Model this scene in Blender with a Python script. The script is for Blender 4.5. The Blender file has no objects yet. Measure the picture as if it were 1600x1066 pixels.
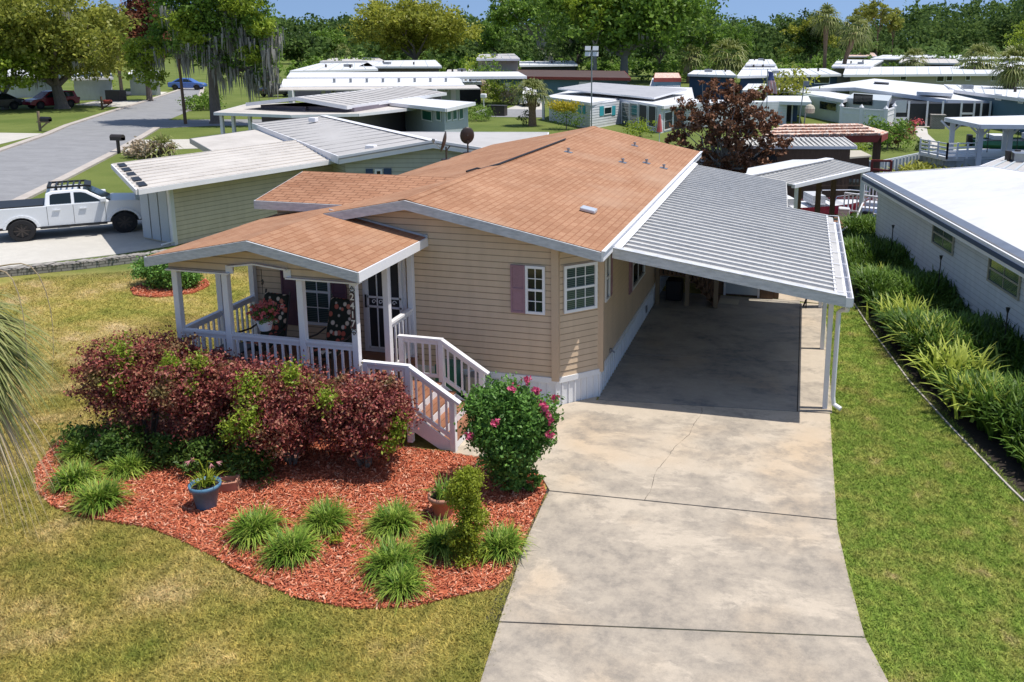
import bpy, math, random
import numpy as np
from mathutils import Vector, Matrix
from mathutils.geometry import tessellate_polygon
random.seed(7); RS=np.random.RandomState(11)
S=bpy.context.scene; COL=S.collection
R_=math.radians
# ------------------------------------------------------------------ camera
CAMP=Vector((3.372,-14.019,6.367)); yaw,pit,rol=R_(-13.540),R_(11.792),R_(.294); FO,CX,CY=1364.609,924.278,351.023
Fv=Vector((math.sin(yaw)*math.cos(pit),math.cos(yaw)*math.cos(pit),-math.sin(pit)))
Rv=Vector((math.cos(yaw),-math.sin(yaw),0)); Uv=Rv.cross(Fv)
Rv,Uv=Rv*math.cos(rol)+Uv*math.sin(rol),Uv*math.cos(rol)-Rv*math.sin(rol)
cd=bpy.data.cameras.new('camera'); cam=bpy.data.objects.new('camera',cd); COL.objects.link(cam)
M=Matrix((Rv,Uv,-Fv)).transposed().to_4x4(); M.translation=CAMP; cam.matrix_world=M
cd.sensor_width=36; cd.lens=FO/1600*36; cd.shift_x=(800-CX)/1600; cd.shift_y=(CY-533)/1600; cd.clip_end=3000; cd.clip_start=.1
S.camera=cam
# survey helpers: where a sight line of the photograph meets the ground or a wall
def ray(u,v): return Fv+Rv*((u-CX)/FO)-Uv*((v-CY)/FO)
def G(u,v,z=0.):
    d=ray(u,v); t=(z-CAMP.z)/d.z; p=CAMP+d*t; return Vector((p.x,p.y,z))
def onwall(u,v,A,B):
    n=Vector((B[1]-A[1],-(B[0]-A[0]),0)); d=ray(u,v); a=Vector((A[0],A[1],0))
    t=(a-CAMP).dot(n)/d.dot(n); return CAMP+d*t
def H(x,y,v):
    lo,hi=-5.,60.
    for _ in range(40):
        m=(lo+hi)/2; d=Vector((x,y,m))-CAMP
        if CY-FO*d.dot(Uv)/d.dot(Fv)>v: lo=m
        else: hi=m
    return lo
def depth(x,y): return (Vector((x,y,0))-CAMP).dot(Fv)
# ------------------------------------------------------------------ materials
def nodes(name):
    m=bpy.data.materials.new(name); m.use_nodes=True; nt=m.node_tree; b=nt.nodes['Principled BSDF']; return m,nt,b
def N(nt,t,**k):
    n=nt.nodes.new(t)
    for a,v in k.items():
        if a.startswith('i_'): n.inputs[a[2:].replace('_',' ')].default_value=v
        else: setattr(n,a,v)
    return n
def rgb(c): return (c[0],c[1],c[2],1)
def noise(nt,vec,scale,detail=4,rough=.55,dist=0):
    n=N(nt,'ShaderNodeTexNoise'); n.inputs['Scale'].default_value=scale; n.inputs['Detail'].default_value=detail
    n.inputs['Roughness'].default_value=rough; n.inputs['Distortion'].default_value=dist
    nt.links.new(vec,n.inputs['Vector']); return n.outputs['Fac']
def ramp(nt,fac,stops):
    r=N(nt,'ShaderNodeValToRGB'); e=r.color_ramp.elements
    e[0].position,e[0].color=stops[0][0],rgb(stops[0][1]); e[1].position,e[1].color=stops[-1][0],rgb(stops[-1][1])
    for p,c in stops[1:-1]:
        x=e.new(p); x.color=rgb(c)
    nt.links.new(fac,r.inputs[0]); return r.outputs[0]
def mix(nt,fac,a,b,mode='MIX'):
    m=N(nt,'ShaderNodeMix',data_type='RGBA',blend_type=mode)
    if isinstance(fac,float): m.inputs[0].default_value=fac
    else: nt.links.new(fac,m.inputs[0])
    for i,x in ((6,a),(7,b)):
        if isinstance(x,tuple): m.inputs[i].default_value=rgb(x)
        else: nt.links.new(x,m.inputs[i])
    return m.outputs[2]
def objco(nt,scale=None):
    t=N(nt,'ShaderNodeTexCoord'); o=t.outputs['Object']
    if scale:
        mp=N(nt,'ShaderNodeMapping'); mp.inputs['Scale'].default_value=scale; nt.links.new(o,mp.inputs[0]); o=mp.outputs[0]
    return o
def bump(nt,b,h,strength=.3,dist=.01):
    n=N(nt,'ShaderNodeBump'); n.inputs['Strength'].default_value=strength; n.inputs['Distance'].default_value=dist
    nt.links.new(h,n.inputs['Height']); nt.links.new(n.outputs[0],b.inputs['Normal'])
def mat(name,c,rough=.6,var=.12,scale=3.,c2=None,spec=.4,metal=0.,bmp=0.,fine=60.,stretch=None):
    m,nt,b=nodes(name); v=objco(nt,stretch)
    c2=c2 or tuple(x*(1-var*2) for x in c)
    f=noise(nt,v,scale,5,.6); col=ramp(nt,f,[(.3,c2),(.62,c)])
    f2=noise(nt,v,fine,2)
    col=mix(nt,.25,col,ramp(nt,f2,[(.3,tuple(x*.8 for x in c)),(.7,tuple(min(1,x*1.12) for x in c))]))
    nt.links.new(col,b.inputs['Base Color']); b.inputs['Roughness'].default_value=rough; b.inputs['Metallic'].default_value=metal
    b.inputs['Specular IOR Level'].default_value=spec
    if bmp: bump(nt,b,f2,bmp,.01)
    return m
def leafmat(name,cols,patch=None,patchscale=1.5,rough=.5,trans=.4,lo=.0):
    m,nt,b=nodes(name); g=N(nt,'ShaderNodeNewGeometry'); k=len(cols)
    col=ramp(nt,g.outputs['Random Per Island'],[(lo+(1-lo)*i/(k-1),c) for i,c in enumerate(cols)])
    v=objco(nt); f=noise(nt,v,patchscale,3)
    if patch: 
        r=N(nt,'ShaderNodeMapRange'); r.inputs[1].default_value=.54; r.inputs[2].default_value=.66; nt.links.new(f,r.inputs[0])
        col=mix(nt,r.outputs[0],col,patch)
    else: col=mix(nt,.4,col,ramp(nt,f,[(.3,tuple(x*.6 for x in cols[0])),(.7,tuple(min(1,x*1.3) for x in cols[-1]))]))
    nt.links.new(col,b.inputs['Base Color']); b.inputs['Roughness'].default_value=rough; b.inputs['Specular IOR Level'].default_value=.3
    t=N(nt,'ShaderNodeBsdfTranslucent'); nt.links.new(col,t.inputs[0]); ms=N(nt,'ShaderNodeMixShader'); ms.inputs[0].default_value=trans
    nt.links.new(b.outputs[0],ms.inputs[1]); nt.links.new(t.outputs[0],ms.inputs[2])
    nt.links.new(ms.outputs[0],nt.nodes['Material Output'].inputs[0]); return m
def brickmat(name,c1,c2,mortar,sx,sy,axes,rough=.9,msize=.012,weather=None,bstr=.4):
    m,nt,b=nodes(name); v=objco(nt)
    sep=N(nt,'ShaderNodeSeparateXYZ'); nt.links.new(v,sep.inputs[0]); cb=N(nt,'ShaderNodeCombineXYZ')
    nt.links.new(sep.outputs[axes[0]],cb.inputs[0]); nt.links.new(sep.outputs[axes[1]],cb.inputs[1])
    br=N(nt,'ShaderNodeTexBrick'); br.inputs['Color1'].default_value=rgb(c1); br.inputs['Color2'].default_value=rgb(c2); br.inputs['Mortar'].default_value=rgb(mortar)
    br.inputs['Scale'].default_value=1; br.inputs['Brick Width'].default_value=sx; br.inputs['Row Height'].default_value=sy; br.inputs['Mortar Size'].default_value=msize
    br.inputs['Mortar Smooth'].default_value=.3; br.inputs['Bias'].default_value=0.
    nt.links.new(cb.outputs[0],br.inputs[0])
    col=br.outputs[0]
    f=noise(nt,v,.8,4); col=mix(nt,.35,col,ramp(nt,f,[(.3,tuple(x*.75 for x in c1)),(.7,tuple(x*1.15 for x in c2))]))
    f2=noise(nt,v,45,3); col=mix(nt,.5,col,ramp(nt,f2,[(.25,(.45,.45,.45)),(.75,(1.,1.,1.))]),'MULTIPLY')
    if weather:
        w=noise(nt,objco(nt,weather[1]),weather[2],4); col=mix(nt,ramp(nt,w,[(.5,(0,0,0)),(.75,(.7,.7,.7))]),col,weather[0])
    nt.links.new(col,b.inputs['Base Color']); b.inputs['Roughness'].default_value=rough; b.inputs['Specular IOR Level'].default_value=.2
    bump(nt,b,f2,bstr,.01); return m
MT={}
MT['white']=mat('white_paint',(.78,.77,.78),.45,.05,2,spec=.4)
MT['old_white']=mat('weathered_white_fascia',(.56,.57,.59),.7,c2=(.34,.36,.38),scale=6,stretch=(1,1,4),fine=30)
MT['vinyl_white']=mat('white_vinyl_frame',(.8,.8,.8),.35,.03,2)
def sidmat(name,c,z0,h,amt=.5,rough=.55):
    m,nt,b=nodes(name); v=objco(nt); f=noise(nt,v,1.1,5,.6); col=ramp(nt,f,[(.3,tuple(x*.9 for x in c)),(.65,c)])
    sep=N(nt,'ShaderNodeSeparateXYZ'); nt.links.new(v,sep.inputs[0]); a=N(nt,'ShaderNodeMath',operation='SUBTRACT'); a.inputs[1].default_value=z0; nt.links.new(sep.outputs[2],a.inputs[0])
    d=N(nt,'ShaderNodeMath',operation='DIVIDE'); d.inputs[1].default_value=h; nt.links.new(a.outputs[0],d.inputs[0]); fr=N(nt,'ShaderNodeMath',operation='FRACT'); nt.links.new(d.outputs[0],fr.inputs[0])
    r=ramp(nt,fr.outputs[0],[(0.,(1,1,1)),(.80,(1,1,1)),(.87,(1-amt,)*3),(1.,(1-amt*1.1,)*3)])  # shadow under each lap painted as a dark band in the colour
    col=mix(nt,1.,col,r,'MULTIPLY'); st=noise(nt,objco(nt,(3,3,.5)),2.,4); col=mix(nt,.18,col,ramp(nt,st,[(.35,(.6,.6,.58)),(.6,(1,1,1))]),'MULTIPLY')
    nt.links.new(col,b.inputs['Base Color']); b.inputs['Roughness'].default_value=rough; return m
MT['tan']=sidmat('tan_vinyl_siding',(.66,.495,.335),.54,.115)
MT['tan_trim']=mat('tan_trim',(.56,.42,.29),.5,.04)
MT['skirt']=mat('white_skirting',(.78,.79,.8),.5,.06,1.5)
MT['mauve']=mat('mauve_shutter',(.33,.19,.22),.6,.1,5,fine=40)
MT['dkmauve']=mat('dark_plum_shutter',(.13,.06,.09),.6,.1,5)
MT['glass']=mat('dark_glass',(.012,.02,.022),.05,.1,2,spec=.5)
def blindmat():
    m,nt,b=nodes('window_with_blind'); w=N(nt,'ShaderNodeTexWave',bands_direction='Z'); w.inputs['Scale'].default_value=9; nt.links.new(objco(nt),w.inputs[0])
    nt.links.new(ramp(nt,w.outputs['Fac'],[(.3,(.03,.05,.05)),(.6,(.10,.14,.13))]),b.inputs['Base Color']); b.inputs['Roughness'].default_value=.08; b.inputs['Specular IOR Level'].default_value=.9; return m
MT['blind']=blindmat()
MT['sh_main']=brickmat('terracotta_shingles',(.365,.182,.10),(.47,.262,.155),(.27,.11,.055),.28,.125,(1,0),weather=((.42,.27,.18),(1,1,1),.45))
MT['sh_cross']=brickmat('terracotta_shingles_dormer',(.35,.165,.09),(.46,.245,.145),(.15,.065,.035),.28,.135,(0,1),msize=.016)
def panmat(name,c,dark,rib,rough=.6):
    m,nt,b=nodes(name); f=noise(nt,objco(nt,rib),6,5,.65); f2=noise(nt,objco(nt),.7,3)
    col=ramp(nt,f,[(.32,dark),(.62,c)]); col=mix(nt,ramp(nt,f2,[(.35,(0,0,0)),(.65,(.7,.7,.7))]),c,col)
    nt.links.new(col,b.inputs['Base Color']); b.inputs['Roughness'].default_value=rough; b.inputs['Metallic'].default_value=.0; b.inputs['Specular IOR Level'].default_value=.3
    return m
MT['pan']=panmat('weathered_aluminium_pan',(.46,.45,.43),(.19,.185,.178),(.6,4,1))
MT['pan_rib']=mat('aluminium_rib',(.62,.61,.585),.55,.12,8)
MT['metal_roof']=panmat('old_galvanised_roof',(.47,.45,.43),(.30,.285,.265),(.5,3,1))
MT['beige_roof']=panmat('beige_metal_roof',(.57,.53,.48),(.28,.25,.22),(.35,3,1))
MT['white_roof']=panmat('white_coated_roof',(.66,.67,.68),(.50,.50,.49),(.3,.3,1))
MT['wr_roof']=panmat('bright_white_roof',(.64,.64,.63),(.50,.49,.47),(.25,.5,1))
MT['gray_roof']=panmat('grey_felt_roof',(.40,.40,.41),(.27,.27,.28),(.5,.5,1))
MT['brown_roof']=mat('brown_flat_roof',(.09,.055,.045),.8,.2,1)
MT['wood_deck']=mat('reddish_brown_deck_board',(.30,.13,.07),.55,.2,5,stretch=(1,.3,1),fine=25)
MT['wood']=mat('weathered_brown_wood',(.17,.10,.06),.8,.2,4,stretch=(4,4,.6))
MT['post_wood']=mat('tan_treated_post',(.30,.22,.14),.8,.15,4)
MT['dark']=mat('dark_void_stuff',(.015,.015,.017),.6,.2)
MT['black']=mat('black_plastic',(.02,.02,.022),.4,.1)
MT['tire']=mat('tire_rubber',(.018,.018,.02),.85,.1)
MT['metal']=mat('grey_metal',(.35,.36,.38),.35,.1,metal=.7)
MT['darkmetal']=mat('dark_bronze_metal',(.05,.04,.035),.45,.1)
MT['truck_white']=mat('white_car_paint',(.78,.80,.82),.22,.02,spec=.6)
MT['chrome']=mat('chrome',(.6,.6,.62),.15,.05,metal=1.)
MT['red_car']=mat('dark_red_car_paint',(.22,.015,.03),.2,.05,spec=.7)
MT['blue_car']=mat('blue_car_paint',(.06,.14,.42),.2,.05,spec=.7)
MT['dkcar']=mat('black_car_paint',(.02,.02,.025),.2,.05,spec=.7)
MT['amber']=mat('amber_lens',(.6,.16,.04),.2,.05)
MT['lensc']=mat('clear_lamp_lens',(.5,.52,.55),.1,.05,spec=.8)
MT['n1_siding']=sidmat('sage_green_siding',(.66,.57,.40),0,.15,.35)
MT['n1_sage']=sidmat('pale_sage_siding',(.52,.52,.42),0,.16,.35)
MT['lt_gray']=mat('pale_grey_siding',(.46,.50,.52),.6,.05,1)
MT['lt_green']=mat('pale_green_siding',(.50,.58,.52),.6,.05,1)
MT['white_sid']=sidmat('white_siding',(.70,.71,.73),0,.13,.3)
MT['navy']=mat('navy_siding',(.04,.075,.15),.6,.08,1)
MT['slate']=mat('slate_blue_siding',(.09,.17,.22),.6,.08,1)
MT['beige_wall']=mat('beige_wall',(.45,.41,.32),.7,.06,1)
MT['maroon']=mat('dark_red_fascia',(.30,.055,.04),.6,.15,3)
MT['teal']=mat('teal_panel',(.03,.28,.33),.5,.08,3)
MT['turq']=mat('turquoise_shutter',(.05,.36,.42),.5,.08,3)
MT['screen']=mat('dark_porch_screen',(.025,.027,.03),.6,.2,2)
MT['navy_stripe']=mat('dark_blue_fascia_stripe',(.03,.06,.13),.5,.08,3)
MT['darkgreen']=mat('dark_green_panel',(.03,.14,.10),.3,.1,3)
MT['pinkwood']=mat('orange_tarp',(.45,.05,.03),.6,.1)
MT['purple']=mat('mauve_grey_wall',(.20,.17,.2),.7,.1)
MT['terracotta']=mat('terracotta_clay',(.50,.24,.16),.75,.12,6)
MT['blue_pot']=mat('glazed_blue_pot',(.10,.22,.34),.4,.2,7)
MT['soil']=mat('dark_soil',(.035,.025,.018),.95,.3,12,bmp=.6)
MT['stone']=brickmat('stacked_stone',(.30,.28,.25),(.42,.39,.35),(.06,.055,.05),.22,.085,(0,2),msize=.014)
MT['bark']=mat('grey_bark',(.20,.16,.13),.9,.25,6,stretch=(3,3,.6),bmp=.8,fine=20)
MT['bark_pale']=mat('pale_grey_bark',(.34,.31,.28),.9,.2,6,stretch=(3,3,.6))
MT['palm_bark']=mat('brown_palm_trunk',(.26,.17,.11),.9,.3,10,bmp=.8,fine=14)
MT['pole_wood']=mat('weathered_pole',(.30,.22,.16),.85,.15,4)
MT['moss']=leafmat('spanish_moss',[(.17,.165,.14),(.38,.36,.31)],trans=.2)
MT['l_oak']=leafmat('live_oak_leaf',[(.11,.14,.02),(.27,.30,.04),(.42,.42,.08)],patchscale=.35)
MT['l_gold']=leafmat('golden_green_leaf',[(.13,.16,.015),(.31,.34,.035),(.50,.49,.08)],patchscale=.3)
MT['l_bright']=leafmat('bright_green_leaf',[(.12,.19,.015),(.30,.40,.03),(.42,.50,.06)],patchscale=.5)
MT['l_mid']=leafmat('mid_green_leaf',[(.05,.11,.015),(.15,.27,.035),(.27,.40,.06)],patchscale=.35)
MT['l_dark']=leafmat('dark_green_leaf',[(.02,.05,.012),(.055,.11,.022),(.11,.17,.035)],patchscale=.3)
MT['l_far']=leafmat('far_wood_leaf',[(.035,.08,.02),(.085,.15,.035),(.16,.23,.055)],patchscale=.06,rough=.95)
MT['l_rust']=leafmat('rusty_red_needle',[(.12,.035,.02),(.24,.08,.04),(.30,.12,.07)],patchscale=.5)
MT['l_dead']=leafmat('dead_brown_leaf',[(.08,.032,.017),(.20,.08,.04),(.34,.17,.09)],patchscale=1.2,trans=.15)
MT['l_lorop']=leafmat('burgundy_loropetalum_leaf',[(.065,.014,.018),(.23,.045,.045),(.46,.14,.11),(.40,.21,.12)],patch=(.20,.16,.06),patchscale=1.5,trans=.25)
MT['l_lime']=leafmat('lime_new_growth_leaf',[(.16,.26,.02),(.36,.45,.05)],trans=.35)
MT['l_rose']=leafmat('rose_leaf',[(.035,.10,.02),(.09,.22,.035),(.20,.37,.07)],patchscale=2.,trans=.25)
MT['l_shade']=leafmat('understory_leaf',[(.03,.08,.015),(.07,.16,.03),(.16,.24,.04)],patchscale=2)
MT['l_topi']=leafmat('yellow_green_leaf',[(.20,.27,.02),(.38,.42,.045)],patchscale=3)
MT['l_yellow']=leafmat('yellow_blossom_leaf',[(.20,.26,.03),(.55,.45,.03),(.65,.5,.04)],patchscale=1)
MT['petal']=leafmat('hot_pink_petal',[(.55,.04,.14),(.75,.18,.30)],trans=.3)
MT['petal_red']=leafmat('coral_petal',[(.65,.05,.05),(.8,.3,.3)],trans=.3)
MT['petal_pale']=leafmat('pale_pink_petal',[(.6,.2,.22),(.75,.4,.4)],trans=.3)
MT['jac']=leafmat('jacaranda_bloom',[(.16,.10,.34),(.30,.2,.5)],trans=.3)
MT['liri']=leafmat('liriope_blade',[(.02,.08,.006),(.07,.21,.012),(.15,.32,.022),(.46,.52,.10)],patchscale=4,trans=.25)
MT['fern']=leafmat('ginger_fern_blade',[(.022,.06,.009),(.065,.15,.018),(.18,.28,.04)],patchscale=.9,trans=.25)
MT['ginger']=leafmat('variegated_ginger_blade',[(.26,.36,.04),(.56,.60,.12)],trans=.3)
MT['frond']=leafmat('palm_frond',[(.09,.13,.025),(.20,.25,.05),(.34,.34,.12)],patchscale=.7,trans=.25)
MT['frond_near']=leafmat('cabbage_palm_blade',[(.10,.14,.025),(.22,.27,.06),(.38,.36,.16)],patchscale=3,trans=.25)
MT['frond_dead']=leafmat('dry_palm_blade',[(.34,.25,.15),(.55,.45,.32)],trans=.2)
def chipmat():
    m,nt,b=nodes('red_mulch_chip'); g=N(nt,'ShaderNodeNewGeometry')
    col=ramp(nt,g.outputs['Random Per Island'],[(0.,(.22,.045,.022)),(.45,(.50,.12,.05)),(.8,(.60,.19,.09)),(1.,(.72,.42,.28))])
    nt.links.new(col,b.inputs['Base Color']); b.inputs['Roughness'].default_value=.85; return m
MT['chip']=chipmat()
MT['mulch']=mat('red_mulch',(.42,.10,.045),.95,.25,14,bmp=.8,fine=50)
# grass: ground colour and blade colour from the same patches
def grasscol(nt,v,blades=False):
    sep=N(nt,'ShaderNodeSeparateXYZ'); nt.links.new(v,sep.inputs[0])
    n1=noise(nt,v,.9,5,.65); n2=noise(nt,v,.22,4,.6); n3=noise(nt,v,14,3,.7)
    dry=ramp(nt,n1,[(.30,(.26,.25,.06)),(.48,(.47,.37,.125)),(.66,(.64,.49,.27))])
    olive=ramp(nt,n1,[(.3,(.24,.27,.05)),(.6,(.49,.40,.11)),(.75,(.64,.50,.23))])
    left=mix(nt,ramp(nt,n2,[(.42,(0,0,0)),(.6,(1,1,1))]),olive,dry)
    n5=noise(nt,v,1.6,4,.6)
    right=ramp(nt,n5,[(.28,(.52,.42,.21)),(.38,(.38,.40,.10)),(.55,(.23,.34,.055)),(.72,(.42,.46,.11))])
    far=ramp(nt,n2,[(.3,(.11,.155,.035)),(.7,(.19,.225,.06))])
    mr=N(nt,'ShaderNodeMapRange'); mr.inputs[1].default_value=.5; mr.inputs[2].default_value=2.5; nt.links.new(sep.outputs[0],mr.inputs[0])
    c=mix(nt,mr.outputs[0],left,right)
    ad=N(nt,'ShaderNodeMath',operation='MULTIPLY_ADD'); ad.inputs[1].default_value=3.; nt.links.new(n2,ad.inputs[0])
    ml=N(nt,'ShaderNodeMath',operation='MULTIPLY_ADD'); ml.inputs[1].default_value=-.45; nt.links.new(sep.outputs[0],ml.inputs[0]); nt.links.new(sep.outputs[1],ml.inputs[2])
    nt.links.new(ml.outputs[0],ad.inputs[2])
    mf=N(nt,'ShaderNodeMapRange'); mf.inputs[1].default_value=13.2; mf.inputs[2].default_value=15.; nt.links.new(ad.outputs[0],mf.inputs[0])
    c=mix(nt,mf.outputs[0],c,far)
    return mix(nt,.55,c,ramp(nt,n3,[(.3,(.42,.42,.42)),(.68,(1.,1.,1.))]),'MULTIPLY') if not blades else c
def grassmats():
    m,nt,b=nodes('lawn'); v=objco(nt); c=grasscol(nt,v); nt.links.new(c,b.inputs['Base Color']); b.inputs['Roughness'].default_value=.95; b.inputs['Specular IOR Level'].default_value=.1
    bump(nt,b,noise(nt,v,40,3,.7),.8,.03); MT['lawn']=m
    m,nt,b=nodes('grass_blade'); v=objco(nt); c=grasscol(nt,v,True); g=N(nt,'ShaderNodeNewGeometry')
    c=mix(nt,.75,c,ramp(nt,noise(nt,v,7,3,.7),[(.34,(.48,.52,.40)),(.62,(1.1,1.08,1.))]),'MULTIPLY')
    c=mix(nt,.6,c,ramp(nt,g.outputs['Random Per Island'],[(0,(.25,.33,.18)),(.55,(.95,.95,.85)),(1,(1.6,1.4,1.3))]),'MULTIPLY')
    nt.links.new(c,b.inputs['Base Color']); b.inputs['Roughness'].default_value=.7; b.inputs['Specular IOR Level'].default_value=.2; MT['blade']=m
grassmats()
def concrete(name,c,stain,rust,amt=1.,spots=None):
    m,nt,b=nodes(name); v=objco(nt); n1=noise(nt,objco(nt,(1.,1.6,1)),.62,10,.74,.25); n2=noise(nt,v,3.4,8,.75); n3=noise(nt,v,70,2); n4=noise(nt,v,.38,3)
    col=ramp(nt,n2,[(.3,tuple(x*.84 for x in c)),(.7,c)])
    if rust: col=mix(nt,ramp(nt,n4,[(.52,(0,0,0)),(.7,(.55,.55,.55))]),col,rust)
    a=N(nt,'ShaderNodeMath',operation='MULTIPLY'); r1=ramp(nt,n1,[(.44,(0,0,0)),(.58,(amt,amt,amt))]); r2=ramp(nt,n2,[(.38,(.25,.25,.25)),(.6,(1,1,1))])
    if spots:
        sp=N(nt,'ShaderNodeSeparateXYZ'); nt.links.new(v,sp.inputs[0]); mr=N(nt,'ShaderNodeMapRange'); mr.inputs[1].default_value=-1.5; mr.inputs[2].default_value=-5.5; mr.inputs[3].default_value=0; mr.inputs[4].default_value=.09; nt.links.new(sp.outputs[1],mr.inputs[0]); ad=N(nt,'ShaderNodeMath',operation='ADD'); nt.links.new(n1,ad.inputs[0]); nt.links.new(mr.outputs[0],ad.inputs[1]); r1=ramp(nt,ad.outputs[0],[(.47,(0,0,0)),(.535,(amt*.75,)*3),(.62,(amt,)*3)])
    nt.links.new(r1,a.inputs[0]); nt.links.new(r2,a.inputs[1]); col=mix(nt,a.outputs[0],col,stain)
    col=mix(nt,.3,col,ramp(nt,n3,[(.3,(.7,.7,.7)),(.7,(1,1,1))]),'MULTIPLY')
    nt.links.new(col,b.inputs['Base Color']); b.inputs['Roughness'].default_value=.9; b.inputs['Specular IOR Level'].default_value=.2; bump(nt,b,n3,.25,.005); return m
MT['conc']=concrete('driveway_concrete',(.54,.46,.36),(.225,.20,.17),(.55,.40,.25),.82,spots=1)
MT['conc2']=concrete('pale_concrete',(.58,.55,.49),(.40,.38,.34),None,.4)
MT['oil']=concrete('carport_slab_concrete',(.40,.36,.30),(.17,.17,.17),(.42,.30,.18),.9)  # darker, greyer concrete for the slabs under the carport roof
MT['asphalt']=concrete('grey_asphalt',(.30,.30,.305),(.20,.20,.205),None,.7)
MT['curb']=concrete('kerb_concrete',(.52,.47,.42),(.33,.28,.24),None,.6)
MT['joint']=mat('dark_joint',(.05,.045,.04),.9,.2,8)
def watermat():
    m,nt,b=nodes('canal_water'); b.inputs['Base Color'].default_value=(.012,.016,.014,1); b.inputs['Roughness'].default_value=.08
    bump(nt,b,noise(nt,objco(nt),2.5,4),.25,.05); return m
MT['water']=watermat()
def cushion():
    m,nt,b=nodes('floral_cushion'); v=objco(nt); vo=N(nt,'ShaderNodeTexVoronoi'); vo.inputs['Scale'].default_value=9.; nt.links.new(v,vo.inputs[0])
    sepc=N(nt,'ShaderNodeSeparateColor'); nt.links.new(vo.outputs['Color'],sepc.inputs[0])
    fl=ramp(nt,sepc.outputs[0],[(0,(.5,.10,.06)),(.4,(.62,.2,.12)),(.5,(.75,.62,.45)),(1.,(.7,.6,.5))])
    th=ramp(nt,vo.outputs['Distance'],[(.36,(1,1,1)),(.46,(0,0,0))]); col=mix(nt,th,(.02,.025,.015),fl)
    nt.links.new(col,b.inputs['Base Color']); b.inputs['Roughness'].default_value=.9; return m
MT['cushion']=cushion()
def tilemat():
    m,nt,b=nodes('weathered_clay_shake'); v=objco(nt); g=noise(nt,objco(nt,(2.5,1.2,1)),3,4,.7)
    nt.links.new(ramp(nt,g,[(.35,(.42,.16,.10)),(.5,(.60,.42,.32)),(.62,(.78,.70,.62))]),b.inputs['Base Color']); b.inputs['Roughness'].default_value=.9; return m
MT['tile']=tilemat()
def flagmat():
    m,nt,b=nodes('striped_flag'); v=objco(nt); w=N(nt,'ShaderNodeTexWave',bands_direction='X'); w.inputs['Scale'].default_value=3.2; nt.links.new(v,w.inputs[0])
    sep=N(nt,'ShaderNodeSeparateXYZ'); nt.links.new(v,sep.inputs[0]); st=ramp(nt,w.outputs['Fac'],[(.48,(.6,.05,.07)),(.52,(.8,.8,.8))])
    mr=N(nt,'ShaderNodeMath',operation='GREATER_THAN'); mr.inputs[1].default_value=-.62; nt.links.new(sep.outputs[2],mr.inputs[0])
    nt.links.new(mix(nt,mr.outputs[0],st,(.10,.12,.3)),b.inputs['Base Color']); return m
MT['flag']=flagmat()
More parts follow.
